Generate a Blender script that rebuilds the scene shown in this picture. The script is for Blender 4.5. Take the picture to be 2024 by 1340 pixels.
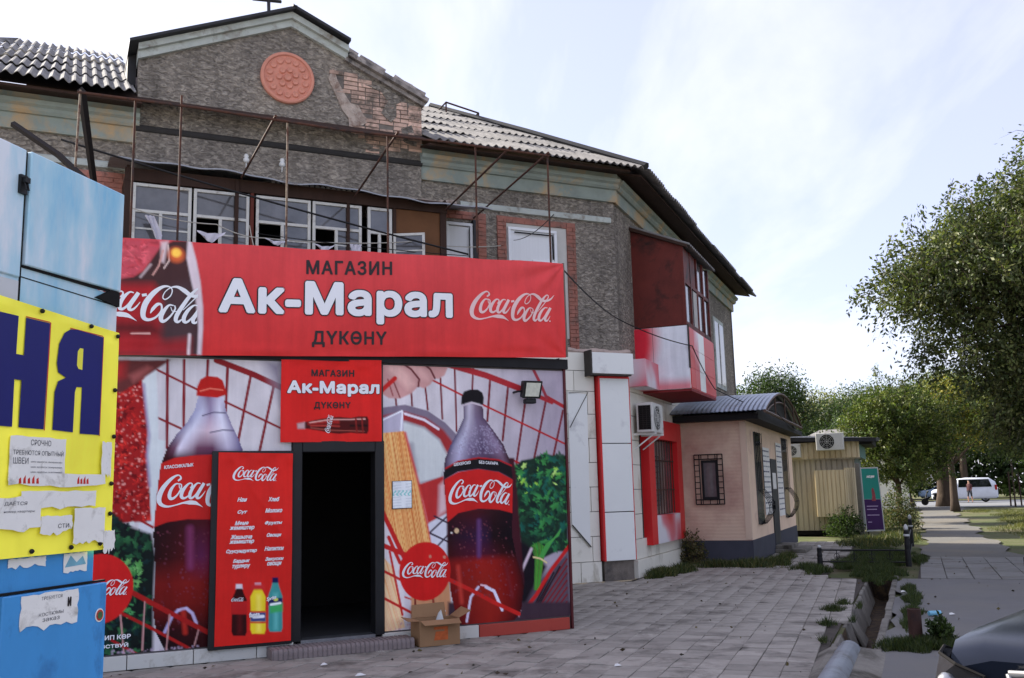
import bpy, bmesh, math, random
import numpy as np
from mathutils import Vector, Matrix
R = math.radians
for o in list(bpy.data.objects): bpy.data.objects.remove(o)
scene = bpy.context.scene
COL = scene.collection
random.seed(7); rng = np.random.default_rng(7)

# ------------------------------------------------------------------ camera
cam_d = bpy.data.cameras.new('camera'); cam = bpy.data.objects.new('camera', cam_d); COL.objects.link(cam)
cam_d.sensor_width = 36.0; cam_d.lens = 36.0*1911.4/2024.0
cam_d.clip_start = 0.05; cam_d.clip_end = 3000
PITCH, ROLL = R(9.075), R(1.437)
_r0 = Vector((1, 0, 0)); _u0 = Vector((0, -math.sin(PITCH), math.cos(PITCH))); _f = Vector((0, math.cos(PITCH), math.sin(PITCH)))
_rt = math.cos(ROLL)*_r0 - math.sin(ROLL)*_u0; _up = math.sin(ROLL)*_r0 + math.cos(ROLL)*_u0
cam.matrix_world = Matrix(((_rt.x, _up.x, -_f.x, 0), (_rt.y, _up.y, -_f.y, 0), (_rt.z, _up.z, -_f.z, 1.6), (0, 0, 0, 1)))
scene.camera = cam

# ------------------------------------------------------------------ sky, sun, exposure
SUN_EL, SUN_AZ = R(33), R(-52)          # azimuth measured clockwise from +Y: the sun stands behind the corner building
w = bpy.data.worlds.new('World'); scene.world = w; w.use_nodes = True
nt = w.node_tree; nt.nodes.clear()
def N_(tree, typ, **kw):
    n = tree.nodes.new(typ)
    for k, v in kw.items(): setattr(n, k, v)
    return n
sky = N_(nt, 'ShaderNodeTexSky', sky_type='NISHITA', sun_disc=False)
sky.sun_elevation = SUN_EL; sky.sun_rotation = SUN_AZ
sky.altitude = 800; sky.air_density = 1.0; sky.dust_density = 1.6; sky.ozone_density = 1.6
tc = N_(nt, 'ShaderNodeTexCoord')
sep = N_(nt, 'ShaderNodeSeparateXYZ'); nt.links.new(tc.outputs['Generated'], sep.inputs[0])
zadd = N_(nt, 'ShaderNodeMath', operation='ADD'); nt.links.new(sep.outputs['Z'], zadd.inputs[0]); zadd.inputs[1].default_value = 0.16
zmax = N_(nt, 'ShaderNodeMath', operation='MAXIMUM'); nt.links.new(zadd.outputs[0], zmax.inputs[0]); zmax.inputs[1].default_value = 0.05
dx = N_(nt, 'ShaderNodeMath', operation='DIVIDE'); nt.links.new(sep.outputs['X'], dx.inputs[0]); nt.links.new(zmax.outputs[0], dx.inputs[1])
dy = N_(nt, 'ShaderNodeMath', operation='DIVIDE'); nt.links.new(sep.outputs['Y'], dy.inputs[0]); nt.links.new(zmax.outputs[0], dy.inputs[1])
cmb = N_(nt, 'ShaderNodeCombineXYZ'); nt.links.new(dx.outputs[0], cmb.inputs[0]); nt.links.new(dy.outputs[0], cmb.inputs[1]); cmb.inputs[2].default_value = 14.2
mp = N_(nt, 'ShaderNodeMapping'); mp.inputs['Rotation'].default_value = (0, 0, R(52)); mp.inputs['Scale'].default_value = (1.25, 0.42, 1.0)
nt.links.new(cmb.outputs[0], mp.inputs[0])
nz = N_(nt, 'ShaderNodeTexNoise'); nz.inputs['Scale'].default_value = 1.25; nz.inputs['Detail'].default_value = 7; nz.inputs['Roughness'].default_value = 0.58; nz.inputs['Distortion'].default_value = 0.35
nt.links.new(mp.outputs[0], nz.inputs['Vector'])
cr = N_(nt, 'ShaderNodeValToRGB'); cr.color_ramp.elements[0].position = 0.46; cr.color_ramp.elements[1].position = 0.74
cr.color_ramp.elements[0].color = (0, 0, 0, 1); cr.color_ramp.elements[1].color = (1, 1, 1, 1)
nt.links.new(nz.outputs['Fac'], cr.inputs[0])
# thin high veil over the whole sky, then brighter cloud on top of it
veil = N_(nt, 'ShaderNodeMix', data_type='RGBA'); veil.inputs['Factor'].default_value = 0.6
nt.links.new(sky.outputs[0], veil.inputs['A']); veil.inputs['B'].default_value = (3.95, 3.9, 5.3, 1)
cmix = N_(nt, 'ShaderNodeMix', data_type='RGBA'); nt.links.new(cr.outputs[0], cmix.inputs['Factor'])
nt.links.new(veil.outputs['Result'], cmix.inputs['A']); cmix.inputs['B'].default_value = (4.9, 4.95, 5.35, 1)
bg = N_(nt, 'ShaderNodeBackground'); bg.inputs['Strength'].default_value = 0.10
nt.links.new(cmix.outputs['Result'], bg.inputs[0])
out = N_(nt, 'ShaderNodeOutputWorld'); nt.links.new(bg.outputs[0], out.inputs[0])
sun_d = bpy.data.lights.new('sun', 'SUN'); sun_d.energy = 4.8; sun_d.angle = R(3.0); sun_d.color = (1.0, 0.93, 0.82)
sun = bpy.data.objects.new('sun', sun_d); COL.objects.link(sun)
_sd = Vector((math.sin(SUN_AZ)*math.cos(SUN_EL), math.cos(SUN_AZ)*math.cos(SUN_EL), math.sin(SUN_EL)))
sun.rotation_euler = _sd.to_track_quat('Z', 'Y').to_euler(); sun.location = _sd*60
vs = scene.view_settings; vs.view_transform = 'Standard'; vs.look = 'None'; vs.gamma = 1.0; vs.use_curve_mapping = False; vs.exposure = 1.33

# ------------------------------------------------------------------ frames of reference (metres; u along, o outwards, z up)
class Fr:
    def __init__(s, x, y, yaw):
        s.O = np.array([x, y, 0.0]); a = R(yaw); s.D = np.array([math.sin(a), math.cos(a), 0]); s.N = np.array([s.D[1], -s.D[0], 0])
        s.rz = math.atan2(s.D[1], s.D[0])
    def p(s, u, o, z): return s.O + s.D*u + s.N*o + np.array([0, 0, z])
    def loc(s, q): v = np.array(q[:3]) - s.O; return v@s.D, v@s.N
    def P(s, arr):
        a = np.asarray(arr, float); return s.O + a[:, :1]*s.D + a[:, 1:2]*s.N + a[:, 2:3]*np.array([0, 0, 1.0])
FA = Fr(2.0155, 18.1399, 64.8)      # chamfered front of the building, origin at the corner with the wing
FB = Fr(2.0155, 18.1399, 22.34)     # wing along the street
FS = Fr(0.6111, 11.896, 64.8)       # shop front, origin at its right end
FG = Fr(0, 0, 22.34)                # the street itself
FH = Fr(5.047, 21.231, 22.34)       # street side of the pink house
FHL = Fr(5.047, 21.231, 112.34)     # its end facing the square (u negative to the left)
FK = Fr(9.365, 33.03, 112.34)       # beige hut
FBK = Fr(-1.672, 4.0, 13.3)         # blue booth, origin at its far corner

# ------------------------------------------------------------------ materials
def lin(c): 
    c = c/255.0
    return c/12.92 if c <= 0.04045 else ((c+0.055)/1.055)**2.4
def C3(r, g, b): return (lin(r), lin(g), lin(b))
MATS = {}
def newmat(name):
    m = bpy.data.materials.new(name); m.use_nodes = True; t = m.node_tree; t.nodes.clear()
    o = N_(t, 'ShaderNodeOutputMaterial'); b = N_(t, 'ShaderNodeBsdfPrincipled'); t.links.new(b.outputs[0], o.inputs[0])
    MATS[name] = m
    return m, t, b
def pos(t, scale=(1, 1, 1), rotz=0.0):
    g = N_(t, 'ShaderNodeNewGeometry'); mpp = N_(t, 'ShaderNodeMapping'); mpp.inputs['Scale'].default_value = scale
    if rotz:
        mp0 = N_(t, 'ShaderNodeMapping'); mp0.inputs['Rotation'].default_value = (0, 0, rotz); t.links.new(g.outputs['Position'], mp0.inputs[0]); t.links.new(mp0.outputs[0], mpp.inputs[0])
    else: t.links.new(g.outputs['Position'], mpp.inputs[0])
    return mpp.outputs[0]
def noise(t, vec, scale, detail=5, rough=0.55, dist=0.0):
    n = N_(t, 'ShaderNodeTexNoise'); n.inputs['Scale'].default_value = scale; n.inputs['Detail'].default_value = detail
    n.inputs['Roughness'].default_value = rough; n.inputs['Distortion'].default_value = dist
    t.links.new(vec, n.inputs['Vector']); return n.outputs['Fac']
def ramp(t, fac, stops):
    r = N_(t, 'ShaderNodeValToRGB'); e = r.color_ramp.elements
    while len(e) < len(stops): e.new(0.5)
    for i, (p_, c_) in enumerate(stops):
        e[i].position = p_; e[i].color = (*c_, 1) if len(c_) == 3 else c_
    t.links.new(fac, r.inputs[0]); return r.outputs[0]
def mixc(t, fac, a, b, mode='MIX'):
    m = N_(t, 'ShaderNodeMix', data_type='RGBA', blend_type=mode)
    for s_, v in (('Factor', fac), ('A', a), ('B', b)):
        if hasattr(v, 'is_linked') or hasattr(v, 'links'): t.links.new(v, m.inputs[s_])
        elif s_ == 'Factor': m.inputs[s_].default_value = v
        else: m.inputs[s_].default_value = (*v, 1)
    return m.outputs['Result']
def bump(t, b, h, strength, dist):
    n = N_(t, 'ShaderNodeBump'); n.inputs['Strength'].default_value = strength; n.inputs['Distance'].default_value = dist
    t.links.new(h, n.inputs['Height']); t.links.new(n.outputs[0], b.inputs['Normal'])
def mul(c, k): return tuple(min(1.0, x*k) for x in c)
def mat(name, col, rough=0.8, var=0.18, scale=3.0, bmp=0.0, bscale=60.0, bdist=0.004, metal=0.0, spec=0.3, rnd=0.0, dirt=None, dirt_amt=0.5, dscale=1.3, aniso=(1, 1, 1)):
    """plain painted / stone surface: base colour broken up by noise, optional blotches of dirt, relief, random tone per object"""
    m, t, b = newmat(name)
    v = pos(t, aniso)
    f = noise(t, v, scale, 6, 0.6)
    c = ramp(t, f, [(0.25, mul(col, 1-var)), (0.75, mul(col, 1+var))])
    if dirt is not None:
        d = noise(t, v, dscale, 8, 0.68, 0.4); lo = 0.62-0.25*dirt_amt
        fac = ramp(t, d, [(lo, (0, 0, 0)), (lo+0.16, (1, 1, 1))]); c = mixc(t, fac, c, dirt)
    if rnd:
        oi = N_(t, 'ShaderNodeObjectInfo'); rr = ramp(t, oi.outputs['Random'], [(0, (1-rnd,)*3), (1, (1+rnd,)*3)]); c = mixc(t, 1.0, c, rr, 'MULTIPLY')
    t.links.new(c, b.inputs['Base Color']); b.inputs['Roughness'].default_value = rough; b.inputs['Metallic'].default_value = metal
    b.inputs['Specular IOR Level'].default_value = spec
    if bmp: bump(t, b, noise(t, v, bscale, 6, 0.65), bmp, bdist)
    return m
# ------------------------------------------------------------------ mesh collector
class MB:
    def __init__(s): s.v = []; s.f = []
    def add(s, vs_, fs):
        n = len(s.v); s.v.extend([tuple(map(float, q)) for q in vs_]); s.f.extend([tuple(i+n for i in q) for q in fs]); return s
    def box(s, fr, u0, u1, o0, o1, z0, z1):
        vs_ = [fr.p(u, o, z) for z in (z0, z1) for o in (o0, o1) for u in (u0, u1)]
        return s.add(vs_, [(0, 1, 3, 2), (4, 6, 7, 5), (0, 4, 5, 1), (2, 3, 7, 6), (0, 2, 6, 4), (1, 5, 7, 3)])
    def quad(s, *pts): return s.add(pts, [tuple(range(len(pts)))])
    def prism(s, fr, poly, o0, o1):      # polygon in (u,z) extruded along o
        n = len(poly); vs_ = [fr.p(u, o, z) for o in (o0, o1) for u, z in poly]
        return s.add(vs_, [tuple(range(n)), tuple(range(2*n-1, n-1, -1))] + [(i, (i+1) % n, n+(i+1) % n, n+i) for i in range(n)])
    def sweep(s, fr, prof, u0, u1):      # profile in (o,z) swept along u
        n = len(prof); vs_ = [fr.p(u, o, z) for u in (u0, u1) for o, z in prof]
        return s.add(vs_, [tuple(range(n)), tuple(range(2*n-1, n-1, -1))] + [(i, (i+1) % n, n+(i+1) % n, n+i) for i in range(n)])
    def tube(s, path, r, n=8, cap=True):
        path = [Vector(map(float, q)) for q in path]; rs = r if isinstance(r, (list, tuple)) else [r]*len(path)
        vs_ = []; fs = []; prev = None
        for i, q in enumerate(path):
            d = (path[min(i+1, len(path)-1)] - path[max(i-1, 0)]).normalized()
            a = prev if prev is not None else (Vector((0, 0, 1)) if abs(d.z) < 0.9 else Vector((1, 0, 0)))
            x = d.cross(a); 
            if x.length < 1e-4: x = d.orthogonal()
            x.normalize(); y = x.cross(d).normalized(); prev = y
            for k in range(n):
                th = 2*math.pi*k/n; vs_.append(q + (x*math.cos(th) + y*math.sin(th))*rs[i])
        for i in range(len(path)-1):
            for k in range(n): fs.append((i*n+k, i*n+(k+1) % n, (i+1)*n+(k+1) % n, (i+1)*n+k))
        if cap: fs.append(tuple(range(n-1, -1, -1))); fs.append(tuple((len(path)-1)*n+k for k in range(n)))
        return s.add(vs_, fs)
    def lathe(s, c, prof, n=24, axis=None):   # (radius, height) about a vertical axis through c, or a given axis vector
        c = Vector(map(float, c)); ax = Vector(axis).normalized() if axis is not None else Vector((0, 0, 1)); x = ax.orthogonal().normalized(); y = ax.cross(x)
        vs_ = [c + ax*h + (x*math.cos(2*math.pi*k/n) + y*math.sin(2*math.pi*k/n))*r_ for r_, h in prof for k in range(n)]
        fs = [(i*n+k, i*n+(k+1) % n, (i+1)*n+(k+1) % n, (i+1)*n+k) for i in range(len(prof)-1) for k in range(n)]
        fs += [tuple(range(n-1, -1, -1)), tuple((len(prof)-1)*n+k for k in range(n))]
        return s.add(vs_, fs)
    def blob(s, c, rx, ry, rz, seg=10, ring=7):
        vs_ = []; fs = []
        for i in range(ring+1):
            ph = math.pi*i/ring
            for k in range(seg):
                th = 2*math.pi*k/seg; vs_.append((c[0]+rx*math.sin(ph)*math.cos(th), c[1]+ry*math.sin(ph)*math.sin(th), c[2]+rz*math.cos(ph)))
        for i in range(ring):
            for k in range(seg): fs.append((i*seg+k, i*seg+(k+1) % seg, (i+1)*seg+(k+1) % seg, (i+1)*seg+k))
        return s.add(vs_, fs)
    def build(s, name, m, parent=None, smooth=False, bevel=0.0, loc=None, recalc=True):
        v = np.array(s.v)
        if parent is not None: base = np.array(parent['_base'])
        elif loc is not None: base = np.array(loc, float)
        else: mn, mx = v.min(0), v.max(0); base = np.array([(mn[0]+mx[0])/2, (mn[1]+mx[1])/2, mn[2]])
        me = bpy.data.meshes.new(name); me.from_pydata([tuple(q) for q in (v-base)], [], s.f)
        if recalc or bevel:
            bm = bmesh.new(); bm.from_mesh(me)
            if recalc: bmesh.ops.recalc_face_normals(bm, faces=bm.faces)
            if bevel:
                es = [e for e in bm.edges if len(e.link_faces) == 2 and e.calc_face_angle(0) > 0.5]
                bmesh.ops.bevel(bm, geom=es, offset=bevel, segments=1, profile=0.5, affect='EDGES')
            bm.to_mesh(me); bm.free()
        if smooth:
            me.polygons.foreach_set('use_smooth', [True]*len(me.polygons))
        me.materials.append(m); o = bpy.data.objects.new(name, me); COL.objects.link(o)
        if parent is not None: o.parent = parent; o['_base'] = list(base)
        else: o.location = base; o['_base'] = list(base)
        return o
def tag(o, label, cat, group=None):
    o['label'] = label; o['category'] = cat
    if group: o['group'] = group
    return o
def struct(o): o['kind'] = 'structure'; return o
def stuff(o): o['kind'] = 'stuff'; return o
def thing(name, label, cat, loc, group=None):
    o = bpy.data.objects.new(name, None); COL.objects.link(o); o.location = tuple(map(float, loc)); o.empty_display_size = 0.2
    o['_base'] = [float(x) for x in loc]; return tag(o, label, cat, group)
def sub(o): return o            # a part that parents sub-parts keeps its own base
def inst(name, me, parent, loc, rz=0.0, rx=0.0, ry=0.0, sc=(1, 1, 1)):   # piece sharing mesh data
    o = bpy.data.objects.new(name, me); COL.objects.link(o); o.parent = parent
    b = parent['_base']; o.location = (loc[0]-b[0], loc[1]-b[1], loc[2]-b[2]); o.rotation_euler = (rx, ry, rz); o.scale = sc
    return o
def mesh_from(mb, name, m, smooth=False, bevel=0.0):
    o = mb.build(name, m, loc=(0, 0, 0), smooth=smooth, bevel=bevel); me = o.data; bpy.data.objects.remove(o); return me
E0 = Fr(0, 0, 90)   # world-aligned helper frame: u = +X, o = -Y
def np_mesh(name, verts, faces, m, parent=None, base=None, cols=None, smooth=False):
    verts = np.asarray(verts, np.float32); faces = np.asarray(faces, np.int32)
    if parent is not None: base = np.array(parent['_base'])
    if base is None: mn, mx = verts.min(0), verts.max(0); base = np.array([(mn[0]+mx[0])/2, (mn[1]+mx[1])/2, mn[2]])
    me = bpy.data.meshes.new(name); k = faces.shape[1]
    me.vertices.add(len(verts)); me.vertices.foreach_set('co', (verts-np.asarray(base, np.float32)).ravel())
    me.loops.add(faces.size); me.loops.foreach_set('vertex_index', faces.ravel())
    me.polygons.add(len(faces)); me.polygons.foreach_set('loop_start', np.arange(0, faces.size, k, dtype=np.int32))
    me.update(calc_edges=True)
    if smooth: me.polygons.foreach_set('use_smooth', np.ones(len(faces), bool))
    if cols is not None:
        a = me.color_attributes.new('Col', 'FLOAT_COLOR', 'POINT'); c4 = np.ones((len(verts), 4), np.float32); c4[:, :3] = cols; a.data.foreach_set('color', c4.ravel())
    me.materials.append(m); o = bpy.data.objects.new(name, me); COL.objects.link(o)
    if parent is not None: o.parent = parent
    else: o.location = tuple(map(float, base))
    o['_base'] = [float(x) for x in base]
    return o
# ================================================================== setting: ground, paving, ditch, path, road
m_soil = mat('dry_soil_grass', C3(96, 90, 66), 0.95, 0.3, 0.35, 0.6, 14, 0.02, dirt=C3(74, 82, 40), dirt_amt=0.9, dscale=0.5)
m_mortar = mat('joint_sand', C3(70, 64, 58), 0.95, 0.3, 9, 0.4, 90)
m_tile = mat('concrete_paver', C3(153, 147, 138), 0.82, 0.13, 7, 0.35, 160, 0.002, rnd=0.20, dirt=C3(104, 99, 92), dirt_amt=0.5, dscale=1.7)
m_slab = mat('concrete_slab', C3(122, 121, 118), 0.85, 0.12, 5, 0.3, 120, 0.003, rnd=0.08, dirt=C3(104, 98, 88), dirt_amt=0.4)
m_asph = mat('worn_asphalt', C3(112, 111, 110), 0.9, 0.16, 1.1, 0.7, 170, 0.004, dirt=C3(116, 114, 110), dirt_amt=0.75, dscale=0.7)
m_path = mat('dusty_path', C3(102, 100, 95), 0.92, 0.14, 0.8, 0.5, 120, 0.004, dirt=C3(112, 106, 95), dirt_amt=0.6, dscale=0.4)
m_conc = mat('old_concrete', C3(122, 118, 110), 0.9, 0.2, 6, 0.6, 70, 0.006, dirt=C3(70, 66, 58), dirt_amt=0.55, rnd=0.08)
m_ditch = mat('ditch_silt', C3(62, 52, 44), 0.95, 0.35, 7, 0.9, 40, 0.02, dirt=C3(96, 78, 54), dirt_amt=0.6, dscale=9)

TR0, TR1, TS0, TS1 = -0.93, -0.50, 10.25, 18.7     # trench of the ditch in the street frame
def ground():
    mb = MB(); ss = [-120, TS0, TS1, 900]; ts = [-500, TR0, TR1, 700]
    for i in range(3):
        for j in range(3):
            if i == 1 and j == 1: continue
            mb.quad(*[FG.p(s_, t_, -0.055) for s_, t_ in ((ss[i], ts[j]), (ss[i+1], ts[j]), (ss[i+1], ts[j+1]), (ss[i], ts[j+1]))])
    o = mb.build('ground', m_soil, loc=(0, 0, -0.055)); struct(o)
ground()
dt = MB(); zb = -0.42
prof = [(TR0-0.06, -0.06), (TR0, -0.062), (TR0+0.04, zb+0.06), (TR0+0.13, zb), (TR1-0.1, zb), (TR1-0.02, zb+0.08), (TR1, -0.062), (TR1+0.06, -0.06), (TR1+0.06, zb-0.1), (TR0-0.06, zb-0.1)]
dt.add([FG.p(s_, t_, z_) for s_ in (TS0-0.02, TS1+0.02) for t_, z_ in prof], [(i, i+1, 10+i+1, 10+i) for i in range(9)] + [(9, 0, 10, 19)])
dt.quad(FG.p(TS0, TR0, -0.06), FG.p(TS0, TR1, -0.06), FG.p(TS0, TR1, zb), FG.p(TS0, TR0, zb)); dt.quad(FG.p(TS1, TR0, -0.06), FG.p(TS1, TR1, -0.06), FG.p(TS1, TR1, zb), FG.p(TS1, TR0, zb))
ditch = struct(dt.build('ditch', m_ditch, loc=tuple(FG.p(14, -0.7, zb-0.1))))
s_ = TS0
k = 0
while s_ < 17.6:      # leaning slabs that line the pavement side
    L = random.uniform(0.62, 0.85); mb = MB(); tilt = random.uniform(-0.03, 0.05) + (0.09 if k in (1, 4) else 0); dz = random.uniform(-0.07, 0.0)
    mb.add([FG.p(s_+a*L, TR0-0.040+b*0.045+(0.07+tilt if zz < 0 else 0), -0.34+dz if zz < 0 else -0.012+dz*0.5+random.uniform(-.012, .012)) for zz in (-1, 1) for b in (0, 1) for a in (0.015, 0.985)],
           [(0, 1, 3, 2), (4, 6, 7, 5), (0, 4, 5, 1), (2, 3, 7, 6), (0, 2, 6, 4), (1, 5, 7, 3)])
    if k not in (2,): mb.build('lining_slab', m_conc, ditch, bevel=0.008)
    s_ += L; k += 1
s_ = TS0
while s_ < 18.2:      # low kerb on the yard side
    L = random.uniform(0.7, 1.0); mb = MB(); d = random.uniform(-.012, .012)
    mb.box(FG, s_+0.01, s_+L-0.01, TR1-0.03+d, TR1+0.05+d, -0.3, 0.012+random.uniform(-.012, .012)); mb.build('kerb_stone', m_conc, ditch, bevel=0.01); s_ += L

# plaza of square pavers
def in_plaza(x, y):
    q = (x, y, 0)
    uS, oS = FS.loc(q); uA, oA = FA.loc(q); uB, oB = FB.loc(q); s_, t_ = FG.loc(q); uH, oH = FH.loc(q)
    if t_ > -1.02: return False
    if uS < 0.03 and oS < 0.06: return False
    if oA < 0.12 and uA < 0.1: return False
    if oB < 0.18 and uB > -0.3: return False
    if oH < 0.03 and uH > 0 : return False
    if s_ > 18.2 and t_ > -1.75 - 0.12*math.sin(s_*3): return False      # lawn strip by the fence
    if s_ > 30: return False
    return True
pm = MB(); P0 = [(-8.6, 3.0), (-0.98, 3.0), (-0.98, 18.3), (-1.75, 18.6), (-1.75, 30.0), (-3.3, 30.0), (-3.3, 21.2), (-8.6, 15.0), (-13, 6.0)]
pm.add([FG.p(s_, t_, -0.030) for t_, s_ in [(-16, 2.0), (-0.98, 2.0), (-0.98, 18.3), (-1.7, 18.7), (-1.7, 30.0), (-16, 30.0)]], [(0, 1, 2, 3, 4, 5)])
plaza = struct(pm.build('plaza_pavement', m_mortar, loc=tuple(FG.p(12, -5, -0.03))))
tb = MB(); h = 0.1215
tb.add([(-h, -h, -0.04), (h, -h, -0.04), (h, h, -0.04), (-h, h, -0.04), (-h, -h, -0.004), (h, -h, -0.004), (h, h, -0.004), (-h, h, -0.004), (-h+.006, -h+.006, 0), (h-.006, -h+.006, 0), (h-.006, h-.006, 0), (-h+.006, h-.006, 0)],
       [(8, 9, 10, 11)] + [(4+i, 4+(i+1) % 4, 8+(i+1) % 4, 8+i) for i in range(4)] + [(i, (i+1) % 4, 4+(i+1) % 4, 4+i) for i in range(4)])
me_tile = mesh_from(tb, 'paver', m_tile)
FT = Fr(0, 0, 20.0)   # the paver rows run almost along the street
def cam_xy(x, y, z=0.0):
    v = Vector((x, y, z-1.6)); d = v.dot(_f)
    if d <= 0.3: return None
    return v.dot(_rt)/d*1911.4, v.dot(_up)/d*1911.4, d
cells = []
for i in range(0, 130):
    for j in range(-60, 20):
        q = FT.p(i*0.25, j*0.25, 0)
        if not in_plaza(q[0], q[1]): continue
        c = cam_xy(q[0], q[1])
        vis = c is not None and -900 < c[0] < 1050 and c[1] > -700
        if FG.loc(q)[0] < 4.5 or FG.loc(q)[1] < -12: continue
        cells.append((0 if vis else 1, math.hypot(q[0], q[1]), q))
cells.sort(key=lambda c: c[:2])
rest_v = []; rest_f = []
for n, (vi, d, q) in enumerate(cells):
    dz = random.uniform(-0.007, 0.004); rx = random.gauss(0, 0.010); ry = random.gauss(0, 0.010)
    if n < 300:
        inst('paver', me_tile, plaza, (q[0], q[1], dz), FT.rz+random.gauss(0, 0.006), rx, ry)
    else:
        mtx = Matrix.Rotation(FT.rz, 4, 'Z') @ Matrix.Rotation(rx, 4, 'X') @ Matrix.Rotation(ry, 4, 'Y'); b = len(rest_v)
        for v in me_tile.vertices: w_ = mtx @ v.co; rest_v.append((w_.x+q[0], w_.y+q[1], w_.z+dz))
        rest_f += [tuple(b+i for i in p.vertices) for p in me_tile.polygons]
m_tile2 = mat('concrete_paver_far', C3(153, 147, 138), 0.82, 0.16, 5, 0.35, 160, 0.002, dirt=C3(104, 99, 92), dirt_amt=0.5, dscale=1.7)
o = np_mesh('paver', rest_v, rest_f, m_tile2, plaza); stuff(o)

m_bounce_paving = mat('pale_bounce_paving', C3(192, 186, 174), 0.9, 0.1, 0.6, 0.3, 40, dirt=C3(172, 166, 156), dirt_amt=0.5, dscale=0.3)
mb = MB(); mb.quad(FG.p(-70, -60, -0.040), FG.p(-70, 60, -0.040), FG.p(2.0, 60, -0.040), FG.p(2.0, -60, -0.040)); struct(mb.build('square', m_bounce_paving, loc=tuple(FG.p(-30, 0, -0.04))))  # unseen pale paving behind the camera, added to bounce light onto the walls
# asphalt yard at the right, dusty footpath, slabs between them, far road
mb = MB(); n_ = 40
edge = [(s_, TR1+0.05+0.06*math.sin(s_*2.1)+0.05*math.sin(s_*5.3)) for s_ in np.linspace(TS0, 18.3, 30)]
pts = [FG.p(-20, -0.98, -0.008), FG.p(TS0-0.05, -0.98, -0.008)] + [FG.p(a, b, -0.008) for a, b in edge] + [FG.p(18.35, 9.0, -0.008), FG.p(-20, 9.0, -0.008)]
mb.add(pts, [tuple(range(len(pts)))]); struct(mb.build('asphalt_yard', m_asph, loc=tuple(FG.p(8, 3, -0.008))))
mb = MB(); L_ = []; Rr_ = []
for s_ in np.linspace(23.2, 71, 60):
    L_.append(FG.p(s_, 0.02+0.12*math.sin(s_*0.9)+0.07*math.sin(s_*2.7), -0.012)); Rr_.append(FG.p(s_, 1.75+0.15*math.sin(s_*0.7)+0.10*math.sin(s_*2.1+1)+0.9*max(0, (30-s_)/9)**2 + (0.9 if s_ > 62 else 0), -0.012))
mb.add(L_ + Rr_[::-1], [tuple(range(len(L_)*2))]); struct(mb.build('footpath', m_path, loc=tuple(FG.p(45, 1, -0.012))))
mb = MB(); mb.quad(FG.p(18.3, -0.15, -0.026), FG.p(18.3, 4.2, -0.026), FG.p(23.9, 3.0, -0.026), FG.p(23.9, -0.05, -0.026))
slabs = struct(mb.build('slab_paving', m_mortar, loc=tuple(FG.p(21, 1.5, -0.026))))
for j in range(9):
    for i in range(7):
        t0 = -0.1+0.42*j; s0 = 18.42+0.8*i-(0.4 if j % 2 else 0)
        if t0 > 3.7-0.32*max(0, s0-19.5): continue
        a0 = max(s0, 18.42); a1 = min(s0+0.788, 23.6)
        if a1-a0 < 0.15: continue
        mb = MB(); mb.box(FG, a0, a1, t0+0.006, t0+0.414, -0.045, random.uniform(-0.006, 0.006)); mb.build('slab', m_slab, slabs, bevel=0.006)
m_road = mat('far_road', C3(120, 122, 126), 0.9, 0.1, 0.3, 0.3, 60)
mb = MB(); mb.quad(FG.p(71, -120, -0.03), FG.p(71, 260, -0.03), FG.p(98, 260, -0.03), FG.p(98, -120, -0.03)); struct(mb.build('road', m_road, loc=tuple(FG.p(84, 20, -0.03))))
# ================================================================== corner building
def m_stucco_():
    m, t, b = newmat('grey_roughcast')
    v = pos(t, (1, 1, 1)); vs_ = pos(t, (0.62, 0.62, 1.25))
    f = noise(t, vs_, 18, 3, 0.5, 0.9); big = noise(t, v, 0.8, 4)
    c = ramp(t, f, [(0.3, C3(106, 100, 93)), (0.5, C3(136, 129, 120)), (0.70, C3(174, 166, 154))])
    c = mixc(t, 1.0, c, ramp(t, big, [(0.25, (0.72, 0.72, 0.74)), (0.5, (0.98, 0.97, 0.96)), (0.75, (1.12, 1.09, 1.05))]), 'MULTIPLY')
    c = mixc(t, 1.0, c, ramp(t, noise(t, pos(t, (2.2, 2.2, 0.16)), 1.6, 6, 0.65), [(0.32, (0.72, 0.72, 0.72)), (0.5, (1.0, 1.0, 1.0)), (0.72, (1.1, 1.09, 1.07))]), 'MULTIPLY')
    t.links.new(c, b.inputs['Base Color']); b.inputs['Roughness'].default_value = 0.95; b.inputs['Specular IOR Level'].default_value = 0.1
    bump(t, b, f, 1.0, 0.055); return m
m_stucco = m_stucco_()
m_corn = mat('pale_green_plaster', C3(146, 156, 149), 0.9, 0.16, 3, 0.5, 30, 0.006, dirt=C3(186, 160, 124), dirt_amt=0.50, dscale=1.7)
m_trim = mat('whitewashed_trim', C3(180, 186, 180), 0.9, 0.15, 3, 0.5, 30, 0.006, dirt=C3(120, 108, 96), dirt_amt=0.4, dscale=2.5)
def m_slate_():
    m, t, b = newmat('asbestos_cement')
    v = pos(t); f = noise(t, v, 2.2, 8, 0.65); g = noise(t, v, 16, 6, 0.7)
    c = ramp(t, f, [(0.3, C3(96, 94, 92)), (0.6, C3(136, 133, 130)), (0.8, C3(164, 160, 152))])
    c = mixc(t, ramp(t, g, [(0.55, (0, 0, 0)), (0.72, (0.7, 0.7, 0.7))]), c, C3(98, 94, 88)); t.links.new(c, b.inputs['Base Color']); b.inputs['Roughness'].default_value = 0.95
    bump(t, b, g, 0.3, 0.004); return m
m_slate = m_slate_()
m_darkmetal = mat('dark_roof_metal', C3(52, 52, 54), 0.55, 0.25, 3, 0.2, 30, 0.004, metal=0.4)
m_brick = mat('weathered_brick', C3(200, 168, 150), 0.92, 0.2, 9, 0.6, 70, 0.006, rnd=0.30, dirt=C3(112, 100, 90), dirt_amt=0.6, dscale=4)
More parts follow.
